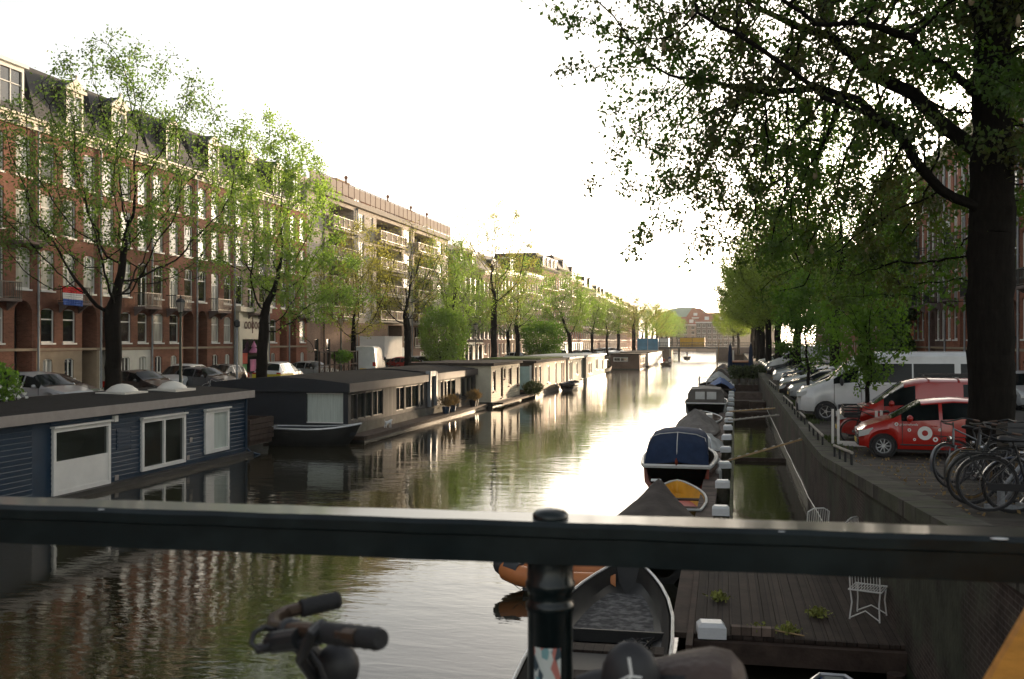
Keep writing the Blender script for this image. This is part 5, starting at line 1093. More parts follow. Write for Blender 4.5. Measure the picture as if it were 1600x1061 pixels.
# 3 cream boarded one
def boat_house(label, x, y0, y1, d, z1, m, roofm, wins, fm='paint_white', plinth='hull_black', pz=.35, board=True, end=None, roof_out=.25, pm=None):
    t = thing('houseboat', label, 'houseboat', (x, y0, 0), 90, GH); w = y1 - y0; hull(t, w, d, pz, plinth, .15)
    ops = [(a, a + ww, z, z + h) for a, ww, z, h in wins]; b = MB(); wall_front(b, w, pz + .002, z1, [o + (0, .12) for o in ops]); b.add([(0, 0, pz), (0, d, pz), (0, d, z1), (0, 0, z1), (w, 0, pz), (w, d, pz), (w, d, z1), (w, 0, z1)], [(0, 3, 2, 1), (4, 5, 6, 7)]); b.build('wall', m, t, fix=False)
    if board: b = MB(); boards(b, w, pz + .02, z1 - .02, ops, .19); b.build('boards', m, t)
    for a, ww, z, h in wins: window(t, a, z, ww, h, 'two' if ww > .9 else 'plain', fm, pm, y=-.04)
    b = MB(); b.box(-.2, w + .2, -roof_out, d + .2, z1 + .002, z1 + .2); b.build('roof', roofm, t); return t
t = boat_house('cream boarded houseboat with dark-framed windows and thin brown roof', -16.4, 70.4, 80.8, 6., 3.0, 'cream_boards', 'roof_brown', [(.6, .9, 1.1, 1.5), (3.2, .8, .5, 2.3), (4.3, .6, 1.9, .8), (6.0, 1.2, 1.3, 1.4), (9.2, .8, 1.2, 1.5)], fm='orn_brown', pm='glass_boat'); b = MB(); b.box(0, 12., -.9, -.16, .2, .34); b.build('side_deck', 'wood_grey', t)
p = thing('bay_bush', 'round clipped bush in front of the pale teal houseboat end', 'bush', (-15.6, 82.4, .3)); bb_ = bush(8, 3000, (.9, .9, .6), .12); link('stem', bb_[0], p); link('foliage', bb_[1], p)
t = boat_house('houseboat with teal glazed end, wooden side and moss-green roof', -15.9, 84.6, 103, 6.2, 2.9, 'wood_boards', 'roof_brown', [(.6, .8, .7, 1.9), (2.6, .9, .7, 1.9), (7, 1., .9, 1.6), (11.2, .9, .6, 2.1), (15, .8, .5, 2.2), (16.2, .8, .5, 2.2)], board=False)
b = MB(); b.box(-.06, -.004, .3, 5.6, .6, 2.6); b.build('end_glazing', 'teal_panel', t); b = MB()
for y in (.2, 2.3, 4.0, 5.7): b.box(-.1, -.06, y, y + .16, .5, 2.7)
b.build('end_frame', 'paint_white', t); b = MB(); b.box(5, 18, .3, 5.8, 3.11, 3.22); b.build('green_roof', 'moss_green', t)
boat_house('sage green houseboat with tall white windows', -15.8, 103.2, 115, 6.2, 2.9, 'sage_boards', 'paint_offwhite', [(.8, 1.2, .6, 2.), (2.4, .9, .6, 2.), (6, 1.2, 1.1, 1.3), (10, 1.2, .5, 2.2)])
boat_house('taupe houseboat with white windows and pale base strip', -15.5, 115.3, 134, 6.4, 2.95, 'taupe_boards', 'paint_offwhite', [(2, 1.3, .9, 1.3), (3.8, 1.3, .9, 1.3), (9, 2., 1.2, 1.4), (14.5, 2.4, 1.0, 1.4)], plinth='paint_cream', pz=.5)
t = thing('moored_barge', 'dark barge with curved raised stern beyond the taupe houseboat', 'boat', (-16.2, 137, 0), 90); b = MB()
b.loft([[(x, y * hb + 2.2, z) for y, z in ((-1, zt), (-.9, .3), (0, -.2), (.9, .3), (1, zt))] for x, hb, zt in ((0, 1.4, 1.3), (2, 2.0, .9), (10, 2.1, .8), (16, 1.9, 1.0), (20, .5, 1.9))], closed=False, caps=False); b.build('hull', 'wood_dark', t); b = MB(); b.box(1.5, 12, .7, 3.8, .7, 2.0); b.box(1.3, 12.2, .5, 4, 2.002, 2.1); b.build('cabin', 'paint_offwhite', t)
t = thing('houseboat', 'brown brick-like houseboat with a white double window in its end', 'houseboat', (-13.4, 166, 0), 90, GH); b = MB(); b.box(0, 13, 0, 4.8, .2, 2.55); b.build('wall', 'brick_dark', t); hull(t, 13, 4.8, .2, 'hull_black', .1)
b = MB(); b.box(-.4, 13.4, -.35, 5.1, 2.553, 2.72); b.build('roof', 'roof_felt', t); b = MB(); b.box(-.05, -.004, 1.9, 4.3, 1.4, 2.1); o = b.build('end_window', 'paint_white', t); b = MB(); b.box(-.07, -.051, 2.05, 3.05, 1.52, 1.98); b.box(-.07, -.051, 3.2, 4.15, 1.52, 1.98); b.build('pane', 'glass_dark', o)
for a in (2, 5.5, 9): hwin(t, a, .9, 1.4, 1.3)
boat_house('white low houseboat in front of the bridge abutment', -13.0, 181, 224, 5., 2.6, 'paint_offwhite', 'roof_felt', [(3 + i * 4.2, 2., .9, 1.2) for i in range(9)], board=False)

# ---------------------------------------------------------------- boats (local: bow toward +y, waterline z=0, x across)
mat('mahogany', (.22, .045, .025), .25, var=.3, scale=3, coat=.8); mat('boat_white', (.65, .65, .62), .4, var=.1); mat('boat_grey', (.3, .31, .29), .55, var=.15, scale=2); mat('tarp_navy', (.02, .035, .075), .8, var=.2, scale=3, bump=.5, bscale=8)
mat('tarp_brown', (.06, .05, .045), .8, var=.25, scale=2, bump=.6, bscale=5); mat('tarp_grey', (.33, .35, .34), .75, var=.2, scale=2, bump=.6, bscale=6); mat('tarp_taupe', (.15, .135, .12), .75, var=.3, scale=2.5, bump=.8, bscale=5); mat('tarp_blue', (.04, .11, .3), .7, var=.2)
mat('rubber_orange', (.62, .22, .07), .5, var=.12, scale=2); mat('rubber_grey', (.05, .055, .06), .6, var=.2, scale=3); mat('steel_floor', (.07, .07, .073), .85, var=.6, scale=9, bump=.6, bscale=40, col2=(.13, .13, .13)); mat('paint_yellow', (.75, .4, .04), .5, var=.15); mat('paint_redfloor', (.5, .07, .06), .5, var=.2)
def hb_at(t, beam, bow=.0, stern=.75):   # half-beam along the boat, t=0 stern .. 1 bow
    return beam / 2 * (stern + (1 - stern) * min(1, t / .35) ** .8 if t < .35 else (1 - max(0, (t - .45) / .55) ** 2.3 * (1 - bow)))
def boat_hull(t, Ln, beam, fb, m='hull_black', rim='boat_white', bow=.02, stern=.78, rake=.35, floor='wood_dark', rimr=.045, inner=None, sheer=.25, fz=.12, zk=-.25):
    st = [0, .06, .15, .3, .45, .6, .72, .82, .9, .96, 1.]; out = MB(); inn = MB(); rr, ri, edge, edge2 = [], [], [], []
    for q in st:
        h = hb_at(q, beam, bow, stern); z = fb + sheer * fb * (max(0, q - .4) / .6) ** 2 + .08 * fb * (1 - q); y = q * Ln + (rake * max(0, q - .8) / .2 * .0)
        hk = h * (.62 if q < .8 else .62 * (1 - (q - .8) / .2 * .6)); yk = y - (rake * (q - .7) / .3 if q > .7 else 0)
        rr.append([(-h, y, z), (-h * .97, y - (y - yk) * .35, z * .45), (-hk, yk, zk * .3), (0, yk, zk), (hk, yk, zk * .3), (h * .97, y - (y - yk) * .35, z * .45), (h, y, z)])
        e = .05; ri.append([(-h + e, y - e * (q > .5), z), (-max(.0, h - .1) * .92, min(y, Ln - .25), z * .5), (-max(0, hk - .05), min(yk, Ln - .5), fz), (max(0, hk - .05), min(yk, Ln - .5), fz), (max(0, h - .1) * .92, min(y, Ln - .25), z * .5), (h - e, y - e * (q > .5), z)])
        edge.append((-h, y, z)); edge2.append((h, y, z))
    out.loft(rr, closed=False, caps=False); a = out; n = 7; a.f.append(tuple(reversed(range(7)))); a.m.append(0); a.sm.append(False); a.add(rr[-1], [tuple(range(7))]); hb = a.build('hull', m, t, fix=False)
    inn.loft(ri, closed=False, caps=False); inn.add(ri[0], [tuple(range(6))]); inn.add(ri[-1], [tuple(reversed(range(6)))]); inn.build('interior', inner or floor, t)
    g = MB(); g.tube([edge2[0]] + edge[:-1] + [(0, edge[-1][1], edge[-1][2])] + edge2[:-1][::-1] if bow < .2 else [edge2[0]] + edge + edge2[::-1][:-1], rimr, 6, closed=True); g.build('gunwale', rim, t); return hb
def tarp(t, Ln, beam, fb, ridge, m, seed=1, y0=0, y1=None, peaks=None, name='tarp', hang=.25, fold=.03, tilt=0.):
    y1 = y1 or Ln; g = random.Random(seed); ny, nx = 26, 20; V = []
    pk = peaks or [(0, .2), (.3, .8), (.55, 1), (.8, .6), (1, .1)]; px, pz = zip(*pk)
    for i in range(ny + 1):
        q = i / ny; y = y0 + (y1 - y0) * q; h = hb_at(y / Ln, beam, .1) + .06; rz = ridge * float(sum(np.interp(min(1, max(0, q + d)), px, pz) for d in (-.07, -.03, 0, .03, .07)) / 5); zb = fb + .2 * fb * max(0, y / Ln - .4)
        for j in range(nx + 1):
            u = (j / nx - .5) * 2; au = abs(u)
            if au > .88: z = zb - hang * (au - .88) / .12; x = h * math.copysign(1 + .02 * math.sin(y * 9), u)
            else: x = u / .88 * h; z = zb + rz * (1 - (au / .88) ** 1.35)
            z += fold * (math.sin(y * 7 + u * 5 + seed) * .6 + math.sin(y * 15 - u * 9 + seed * 2) * .4 + math.sin(u * 14 + y * 3) * .5) * (1 if au < .88 else .3) + tilt * u
            V.append((x, y, z))
    b = MB(); b.add(V, [(i * (nx + 1) + j, i * (nx + 1) + j + 1, (i + 1) * (nx + 1) + j + 1, (i + 1) * (nx + 1) + j) for i in range(ny) for j in range(nx)], 0, True)
    o = b.build(name, m, t, angle=60); s = o.modifiers.new('thick', 'SOLIDIFY'); s.thickness = .012; return o
GBt = 'small boats moored along the wooden jetty'
# steel skiff in the gap between the two nearest houseboats
t = thing('steel_skiff', 'dark steel skiff with bright rim in the gap before the charcoal houseboat', 'boat', (-20.4, 42.9, 0), -84, 'small boats by the houseboats'); boat_hull(t, 4.2, 1.7, .75, 'hull_black', 'alu', sheer=.35, rake=.8, floor='navy_panel')
t = thing('tender_boat', 'small white boat with black fender sides beside the wooden houseboat', 'boat', (-14.7, 95.5, 0), 0, 'small boats by the houseboats'); boat_hull(t, 5.2, 1.7, .55, 'rubber_grey', 'rubber_grey', rimr=.15, inner='boat_white'); b = MB(); b.box(-.6, .6, .4, 4.2, .45, .52); b.build('cover', 'boat_white', t)
# near steel workboat
t = thing('open_workboat', 'open dark steel boat with grey speckled floor, nearest beside the deck', 'boat', (-1.6, 10.6, 0), 1, GBt)
boat_hull(t, 8.4, 1.95, .5, 'hull_black', 'alu', bow=.28, stern=.9, rake=.05, floor='hull_black', rimr=.028, sheer=.1); b = MB(); b.loft([[(-hb_at(q, 1.95, .28, .9) * .86, q * 8.4, .2), (hb_at(q, 1.95, .28, .9) * .86, q * 8.4, .2)] for q in (.57, .7, .8, .9)], closed=False, caps=False); b.build('floor_plate', 'steel_floor', t)
b = MB(); b.box(-.86, .86, 4.74, 4.78, .15, .34); b.build('bulkhead', 'hull_black', t)
for y in (2.3, 3.5): b = MB(); b.box(-.88, .88, y, y + .34, .36, .4); b.build('thwart', 'deck_wood', t)
b = MB(); rg = random.Random(3); b.tube([(.5 + rg.uniform(-.25, .25), 3.6 + rg.uniform(-.3, .3), .42 + rg.uniform(0, .12)) for _ in range(26)], .014, 5); b.build('rope', 'black_metal', t)
# inflatable
t = thing('inflatable_boat', 'orange inflatable boat with black bow, beyond the railing post', 'boat', (-2.0, 19.15, 0), 96, GBt); t.scale = (.85, .8, 1); b = MB()
L0, wd, r0 = 2.75, .52, .2
side = [(-wd, 0, .25), (-wd, .6, .24), (-wd, 1.4, .25), (-wd * .92, 1.9, .27), (-wd * .62, 2.35, .32), (-wd * .25, 2.65, .38)]; pts = side + [(0, 2.72, .4)] + [(-x, y, z) for x, y, z in reversed(side)]
b.tube(pts, [.17] + [r0] * 5 + [.15] + [r0] * 5 + [.17], 14); b.build('side_tube', 'rubber_orange', t); b = MB(); b.tube([(-wd * .3, 2.62, .41), (-.0, 2.78, .45), (wd * .3, 2.62, .41)], [.17, .19, .17], 12); b.tube([(-wd * .66, 2.3, .38), (-wd * .3, 2.62, .44)], .17, 12); b.tube([(wd * .66, 2.3, .38), (wd * .3, 2.62, .44)], .17, 12); b.build('bow_guard', 'rubber_grey', t)
b = MB(); b.box(-wd, wd, .1, 2.2, .06, .12); b.build('floor', 'rubber_grey', t); b = MB(); b.box(-wd, wd, 1.2, 1.42, .34, .4); b.build('thwart', 'rubber_orange', t)
b = MB()
for i in range(5): y = .35 + i * .42; b.tube([(-wd - .2, y, .25), (-wd - .17, y + .2, .12), (-wd - .2, y + .4, .25)], .008, 4)
b.build('grab_line', 'black_metal', t); text('SPOO', .16, t, (wd + .2, .35, .16), (90, 0, 90), 'plastic_black')
o = MB(); o.ball((0, 0, .12), .16, 12, sc=(1.5, .8, .75)); o.tube([(-.2, .02, .16), (0, .0, .26), (.2, -.02, .16)], .025, 6, mi=1); tag(o.build('bag', ['cloth_white', 'black_metal'], None, (-3.0, 18.95, .42)), 'white bag with a black strap lying in the orange inflatable', 'bag')
# tarp-covered sloop nearest above the railing
t = thing('covered_sloop', 'sloop under a peaked dark brown tarp with a white patch, just above the railing', 'boat', (-1.5, 19.9, 0), 0, GBt); boat_hull(t, 5.1, 2.1, .6, 'hull_black', 'wood_dark'); tarp(t, 5.1, 2.1, .62, .88, 'tarp_brown', 3, peaks=[(0, .25), (.4, .4), (.75, .75), (.93, 1.), (1, .55)], fold=.018)
b = MB(); b.box(-.14, .1, 0, .1, 0, .01, T=Matrix.Translation((-.04, 4.35, 1.41)) @ Matrix.Rotation(R(25), 4, 'X')); b.build('patch', 'cloth_white', t)
# rowing dinghy red and yellow
t = thing('rowing_dinghy', 'small dinghy with red floor and yellow inner sides', 'boat', (-1.05, 25.2, 0), 3, GBt); boat_hull(t, 4.6, 1.5, .55, 'hull_black', 'boat_white', bow=.12, stern=.7, floor='paint_redfloor', inner='paint_yellow', rimr=.035)
b = MB(); b.loft([[(-hb_at(q, 1.5, .12, .7) * .74, q * 4.6, .24), (hb_at(q, 1.5, .12, .7) * .74, q * 4.6, .24)] for q in (.05, .3, .6, .85)], closed=False, caps=False); b.build('floor', 'paint_redfloor', t)
for y in (1.1, 2.5): b = MB(); b.box(-.66, .66, y, y + .24, .42, .46); b.build('thwart', 'wood_dark', t)
# motor launch with navy canopy
t = thing('motor_launch', 'mahogany launch with navy canopy and white rim', 'boat', (-1.38, 31.2, 0), 0, GBt); boat_hull(t, 7., 2.4, .85, 'mahogany', 'boat_white', stern=.84, rimr=.07, floor='wood_dark', sheer=.2)
b = MB(); ring = lambda y, w, z: [(-w, y, .9), (-w * .97, y, z * .72 + .25), (-w * .86, y, z - .1), (-w * .6, y, z), (0, y, z + .06), (w * .6, y, z), (w * .86, y, z - .1), (w * .97, y, z * .72 + .25), (w, y, .9)]
b.loft([ring(.12, 1.0, .98), ring(.55, .98, 1.55), ring(1.0, .95, 1.8), ring(2.6, .95, 1.86), ring(3.9, .92, 1.78), ring(4.5, .88, 1.3), ring(4.9, .7, .98)], closed=False, caps=False); b.build('canopy', 'tarp_navy', t, angle=60)
b = MB(); b.tube([(0, .13, 1.0), (0, .54, 1.56 + .065), (0, 1.0, 1.88)], .014, 5); b.tube([(-.95, 1.02, 1.2), (-.86, 1.02, 1.78 - .06), (-.57, 1.02, 1.83), (0, 1.02, 1.89), (.57, 1.02, 1.83), (.86, 1.02, 1.72), (.95, 1.02, 1.2)], .014, 5); b.build('canopy_seam', 'boat_white', t)
b = MB(); b.lathe([(.03, .86), (.03, 1.05), (.015, 1.18)], (0, -.02, 0), 8); b.cyl((0, -.05, 1.02), (0, -.05, 1.12), .05, 8); b.build('stern_light', 'mahogany', t)
b = MB()
for sd in (-1, 1): b.tube([(sd * 1.0, 4.6, 1.0), (sd * .98, 4.7, 1.35), (sd * .6, 6.2, 1.55), (sd * .15, 6.9, 1.5), (sd * .15, 6.9, 1.1)], .018, 6)
b.build('bow_rail', 'chrome', t); b = MB(); b.loft([[(-hb_at(q, 2.4) * .95, q * 7, .9 + .1 * q), (0, q * 7, .98 + .1 * q), (hb_at(q, 2.4) * .95, q * 7, .9 + .1 * q)] for q in (.68, .8, .9, .985)], closed=False, caps=False); b.build('foredeck', 'wood_light', t)
for y in (1.5, 4.): b = MB(); b.lathe([(.02, -.25), (.1, -.15), (.1, .2), (.02, .3)], (1.28, y, .45), 8); b.build('fender', 'boat_white', t)
def covered(label, x, y, L_, bm, fb, rz, m, pk, seed, hullm='hull_black', rot=0, fold=.05):
    t = thing('covered_boat', label, 'boat', (x, y, 0), rot, GBt); boat_hull(t, L_, bm, fb, hullm, 'wood_dark'); tarp(t, L_, bm, fb + .02, rz, m, seed, peaks=pk, fold=fold); return t
covered('dinghy under a light grey tarp, tucked behind the navy canopy', -.6, 39, 4.6, 1.3, .5, .45, 'tarp_grey', [(0, .3), (.4, 1), (.8, .8), (1, .2)], 7)
covered('boat under a crumpled taupe tarp with sharp folds and central peak', -1.15, 44.6, 6.2, 2.1, .6, 1.05, 'tarp_taupe', [(0, .1), (.35, .55), (.55, 1), (.75, .5), (1, .2)], 5, fold=.09)
t = thing('open_sloop', 'open grey sloop with white coaming behind the crumpled tarp', 'boat', (-1.0, 52.4, 0), 0, GBt); boat_hull(t, 6, 2., .6, 'boat_grey', 'boat_white', floor='wood_grey'); b = MB(); b.box(-.5, .5, 1.5, 2.4, .2, .9); b.build('engine_box', 'boat_white', t)
for y in (.5, 3.4): b = MB(); b.box(-.9, .9, y, y + .3, .45, .5); b.build('thwart', 'wood_grey', t)
t = thing('cabin_boat', 'taupe-grey cabin boat with two pale windscreen panes', 'boat', (-.95, 60.5, 0), 0, GBt); boat_hull(t, 8, 2.6, 1., 'boat_grey', 'boat_white', stern=.92, floor='boat_grey')
b = MB(); b.loft([[(-w, y, 1.), (-w * .97, y, z - .35), (-w * .8, y, z - .06), (0, y, z), (w * .8, y, z - .06), (w * .97, y, z - .35), (w, y, 1.)] for y, w, z in ((.5, 1.1, 1.95), (2.8, 1.1, 2.), (4.2, 1.05, 1.9), (5.2, .9, 1.25))]); b.build('cabin', 'tarp_taupe', t)
for x0, x1 in ((-.62, -.06), (.06, .62)): b = MB(); b.box(x0, x1, .44, .49, 1.3, 1.75); b.build('cabin_window', 'boat_white', t)
covered('boat under a low dark brown tarp beyond the cabin boat', -.8, 72, 7, 2.4, .8, .8, 'tarp_brown', [(0, .3), (.5, 1), (1, .3)], 2)
covered('boat with a blue tarp beyond the brown one', -.1, 81, 6, 2.2, .9, .9, 'tarp_blue', [(0, .6), (.5, 1), (1, .5)], 12)
t = thing('open_sloop', 'dark sloop with white railing beyond the blue tarp', 'boat', (-.9, 89, 0), 0, GBt); boat_hull(t, 7, 2.4, .8, 'hull_black', 'boat_white'); b = MB()
for i in range(8): b.cyl((-1.1, .3 + i * .7, .8), (-1.1, .3 + i * .7, 1.6), .025, 5); 
for i in range(4): b.cyl((-1.1 + i * .7, .2, .8), (-1.1 + i * .7, .2, 1.6), .025, 5)
b.tube([(1.1, .2, 1.6), (-1.1, .2, 1.6), (-1.1, 5.2, 1.6)], .03, 5); b.tube([(1.1, .2, 1.2), (-1.1, .2, 1.2), (-1.1, 5.2, 1.2)], .02, 5); b.build('railing', 'boat_white', t)
for i, (y, m, l, pk) in enumerate([(98, 'tarp_grey', 'grey covered boat past the white-railed sloop', 1.), (106, 'tarp_brown', 'dark covered boat near the leaning mast', 1.1), (115, 'tarp_taupe', 'taupe covered boat by the first parasol', .9), (124, 'tarp_navy', 'navy covered boat at the end of the jetty', .8), (140, 'tarp_brown', 'distant brown covered boat past the jetty', .8)]):
    covered(l, Xj(y) - 1.3, y, 7, 2.3, .8, pk, m, [(0, .4), (.5, 1), (1, .3)], 20 + i)
t = thing('sail_mast', 'thin brown leaning mast above the far covered boats', 'mast', (-.6, 104, .8)); b = MB(); b.tube([(0, 0, 0), (.35, 0, 4.2)], [.07, .03], 6); b.build('pole', 'wood_light', t); b = MB(); b.cyl((.1, 0, 1.2), (.9, 0, 1.25), .03, 5); b.build('boom', 'wood_light', t)
# travelling boats with people
mat('jacket_red', (.45, .06, .05), .8); mat('jacket_blue', (.06, .1, .22), .8); mat('skin', (.5, .3, .22), .6, var=.05); mat('hair', (.05, .035, .025), .8); mat('trousers', (.04, .045, .06), .85); mat('shirt_white', (.65, .65, .65), .8)
def person(label, loc, rz, top, seated=False, name='person'):
    if seated: v = [(0, 0, .5), (0, .02, .72), (0, .03, .95), (0, .03, 1.06), (0, .04, 1.2), (-.1, -.02, .5), (-.12, -.42, .52), (-.12, -.42, .1), (.1, -.02, .5), (.12, -.42, .52), (.12, -.42, .1), (-.19, .02, .97), (-.24, -.05, .72), (-.16, -.28, .66), (.19, .02, .97), (.24, -.05, .72), (.16, -.28, .66)]
    else: v = [(0, 0, .92), (0, 0, 1.15), (0, 0, 1.4), (0, 0, 1.5), (0, -.01, 1.66), (-.09, 0, .88), (-.1, -.01, .48), (-.1, .02, .06), (.09, 0, .88), (.1, -.01, .48), (.1, .02, .06), (-.19, 0, 1.42), (-.24, .0, 1.15), (-.2, -.2, 1.02), (.19, 0, 1.42), (.24, 0, 1.15), (.2, -.2, 1.02)]
    e = [(0, 1), (1, 2), (2, 3), (3, 4), (0, 5), (5, 6), (6, 7), (0, 8), (8, 9), (9, 10), (2, 11), (11, 12), (12, 13), (2, 14), (14, 15), (15, 16)]
    hz = v[3][2]; hip = v[0][2]
    me = skinmesh('person', v, e, [.13, .13, .14, .05, .1, .085, .06, .045, .085, .06, .045, .06, .045, .03, .06, .045, .03], [top, 'trousers', 'skin', 'hair'], lambda c: (3 if c.z > v[4][2] + .03 or (c.z > v[4][2] - .04 and c.y > .04) else 2) if c.z > hz + .01 else (1 if c.z < hip + .06 and abs(c.x) < .2 else 0), 1)
    o = link(name, me, None, loc, (0, 0, R(rz))); return tag(o, label, 'person')
t = thing('motor_sloop', 'dark sloop carrying people on the water before the far bridge', 'boat', (-10.2, 193, 0), 180 - 3); boat_hull(t, 6, 2.2, .6, 'hull_black', 'wood_dark')
for i, (dx, dy, tp) in enumerate([(-.6, -1.2, 'jacket_red'), (.5, -1.6, 'jacket_blue'), (-.5, -3., 'jacket_red'), (.6, -3.2, 'shirt_white')]):
    person(['person in red sitting near the stern of the dark sloop', 'person in blue sitting in the dark sloop', 'person in red at the middle of the dark sloop', 'person in white at the middle of the dark sloop'][i], (-10.2 + dx, 193 + dy, .35), 0, tp, i != 1)
t = thing('small_motorboat', 'tiny dark boat coming through beyond the far bridge', 'boat', (-8.8, 264, 0), 180); boat_hull(t, 5, 2.0, .7, 'hull_black', 'wood_dark'); person('lone person standing in the tiny distant boat', (-8.8, 261.5, .4), 0, 'jacket_blue', False)
person('person in white on a dark balcony of the right-hand houses', (14.15, 68.2, 11.), -70, 'shirt_white')
t = thing('blue_rowboat', 'rounded blue bow of a boat poking out at the bottom right', 'boat', (1.35, 8.6, 0), 0, GBt); boat_hull(t, 4.4, 1.5, .5, 'tarp_blue', 'alu', bow=.2, rimr=.03, floor='boat_grey')
# ---------------------------------------------------------------- jetty, posts, deck, gangplanks
mat('post_wood', (.06, .055, .04), .85, var=.4, scale=5, bump=.5, col2=(.09, .1, .05)); mat('post_cap', (.72, .74, .74), .45, var=.1, scale=5); mat('plank_jetty', (.13, .1, .085), .85, var=.3, scale=5, kind='planky', bump=.4)
t = thing('jetty', 'narrow wooden walkway running along the row of white-capped posts', 'jetty', (0, 0, 0)); b = MB(); yy = [22.6 + i * 3.1 for i in range(35)]
for a, c in zip(yy, yy[1:]): b.add([(Xj(a) - .62, a, .55), (Xj(a) - .18, a, .55), (Xj(c) - .18, c, .55), (Xj(c) - .62, c, .55), (Xj(a) - .62, a, .4), (Xj(c) - .62, c, .4), (Xj(a) - .18, a, .4), (Xj(c) - .18, c, .4)], [(0, 1, 2, 3), (0, 3, 5, 4), (1, 6, 7, 2)])
b.add([(Xj(yy[0]) - .62, yy[0], .4), (Xj(yy[0]) - .18, yy[0], .4), (Xj(yy[0]) - .18, yy[0], .55), (Xj(yy[0]) - .62, yy[0], .55)], [(0, 1, 2, 3)]); b.build('walkway', 'plank_jetty', t, fix=False)
b = MB()
for a, c in zip(yy, yy[1:]): b.bar((Xj(a) + .22, a, .3), (Xj(c) + .22, c, .3), .08, .3)
b.build('waling_beam', 'post_wood', t)
ordn = 'nearest,second,third,fourth,fifth,sixth,seventh,eighth,ninth,tenth,eleventh,twelfth,thirteenth,fourteenth,fifteenth,sixteenth,seventeenth,eighteenth,nineteenth,twentieth,twenty-first,twenty-second,twenty-third,twenty-fourth'.split(',')
def post(y, label, base=None, z=.95):
    t = thing('mooring_post', label, 'mooring post', (Xj(y), y, 0), 0, 'white-capped mooring posts along the jetty')
    if base: 
        for c in base.children: o = c.copy(); S.collection.objects.link(o); o.parent = t
        t.scale = (1, 1, 1 + .03 * math.sin(y * 3)); t.rotation_euler = (R(math.sin(y * 5) * 1.5), R(math.sin(y * 7) * 1.5), R(math.sin(y) * 8)); return t
    b = MB(); b.lathe([(.16, -1.), (.165, .3), (.155, .72)], n=12); b.build('timber', 'post_wood', t)
    b = MB(); b.box(-.2, .2, -.17, .17, .722, .88); b.loft([[(-q, -p, z), (q, -p, z), (q, p, z), (-q, p, z)] for q, p, z in ((.2, .17, .881), (.15, .12, .94))]); b.build('cap', 'post_cap', t); return t
p0 = post(23.9, 'nearest white-capped mooring post above the railing')
for i in range(22):
    y = 28.4 + i * 4.55; post(y, f'{ordn[i + 1]} white-capped mooring post counting away from the railing', p0)
# near deck
mat('leaf_weed', (.25, .27, .07), .8, var=.3, scale=20)
t = thing('wooden_deck', 'dark grooved plank deck with chairs below the railing', 'deck', (0, 0, 0)); b = MB()
g0 = random.Random(4)
for i in range(17):
    x0 = -.4 + i * .172
    b.box(x0, x0 + .164, 14.7 + i * .0 + g0.uniform(-.01, .01), 21.6, .5, .55 + g0.uniform(0, .004))
    for k in range(4): b.box(x0 + .014 + k * .037, x0 + .035 + k * .037, 14.73, 21.6, .5545, .5585)
b.build('planks', 'deck_wood', t); b = MB(); b.box(-.5, -.405, 14.1, 21.6, .3, .56); b.box(-.4, 2.5, 14.55, 14.68, .2, .49); b.box(-.4, 2.5, 17.5, 17.7, .2, .44); b.box(-.4, 2.5, 14.75, 21.5, .44, .49); b.box(-.75, -.51, 14.9, 22.6, .42, .5)  # unseen sheet under the planks, added to block bright water in the gaps
for x, y in ((-.35, 14.25), (2.3, 14.25), (2.3, 18), (2.3, 21.4)): b.cyl((x, y, -.8), (x, y, .3), .12, 10)
b.build('frame', 'wood_dark', t)
post(14.75, 'white post cap at deck level, below the railing', p0).location = (-.16, 14.75, -.22)
b = MB(); b.box(0, .62, 0, .12, 0, .12); tag(b.build('timber_block', 'wood_grey', None, (.12, 14.72, .56)), 'short grey timber block lying right of the white cap', 'timber')
for i, (x, y, l) in enumerate([(.55, 14.9, 'yellow-green weed sprig on the deck by the timber block'), (.95, 15.0, 'weed clump with seed heads in the middle of the deck'), (1.45, 16.0, 'small weed tuft growing between deck planks near chair'), (-.05, 16.7, 'weed tuft by the left edge of the deck')]):
    g = np.random.default_rng(i); C = g.normal(0, 1, (150, 3)) * [.07, .07, .05]; C[:, 2] = np.abs(C[:, 2]); o = link('weed_tuft', leafmesh(C, .07, 'weed_tuft', 'leaf_weed', g, -.5), None, (x, y, .56)); tag(o, l, 'weed', 'weeds on the deck')
b = MB(); b.cyl((0, 0, 0), (.55, -.3, .01), .012, 5); tag(b.build('stick', 'wood_light', None, (.6, 15.1, .575)), 'thin dry stick lying on the deck by the weeds', 'stick')
def garden_chair(label, loc, rz):
    t = thing('garden_chair', label, 'chair', loc, rz, 'white wire garden chairs')
    for sx in (-1, 1): b = MB(); b.tube([(sx * .22, -.24, 0), (sx * .2, -.2, .25), (sx * .22, -.22, .45)], .013, 6); b.build('leg', 'paint_white', t); b = MB(); b.tube([(sx * .22, .26, 0), (sx * .2, .2, .25), (sx * .22, .22, .45), (sx * .22, .3, .9)], .013, 6); b.build('leg', 'paint_white', t)
    for q in (-1, 1): b = MB(); b.tube([(-.22, q * .25, .02), (0, q * .2, .14), (.22, q * .25, .02)], .01, 5); b.build('stretcher', 'paint_white', t)
    b = MB(); b.tube([(-.24, -.24, .45), (.24, -.24, .45), (.24, .24, .45), (-.24, .24, .45)], .013, 6, closed=True)
    for i in range(11): x = -.2 + i * .04; b.tube([(x, -.24, .45), (x, .24, .45)], .006, 4)
    b.build('seat', 'paint_white', t); b = MB(); b.tube([(-.22, .3, .9), (-.1, .32, .97), (.1, .32, .97), (.22, .3, .9)], .013, 6)
    for i in range(9): x = -.18 + i * .045; b.tube([(x, .24, .45), (x, .31, .95)], .006, 4)
    b.build('backrest', 'paint_white', t); return t
garden_chair('white wire garden chair with bowed legs below the railing, on the deck', (2.2, 16.1, .56), 160)
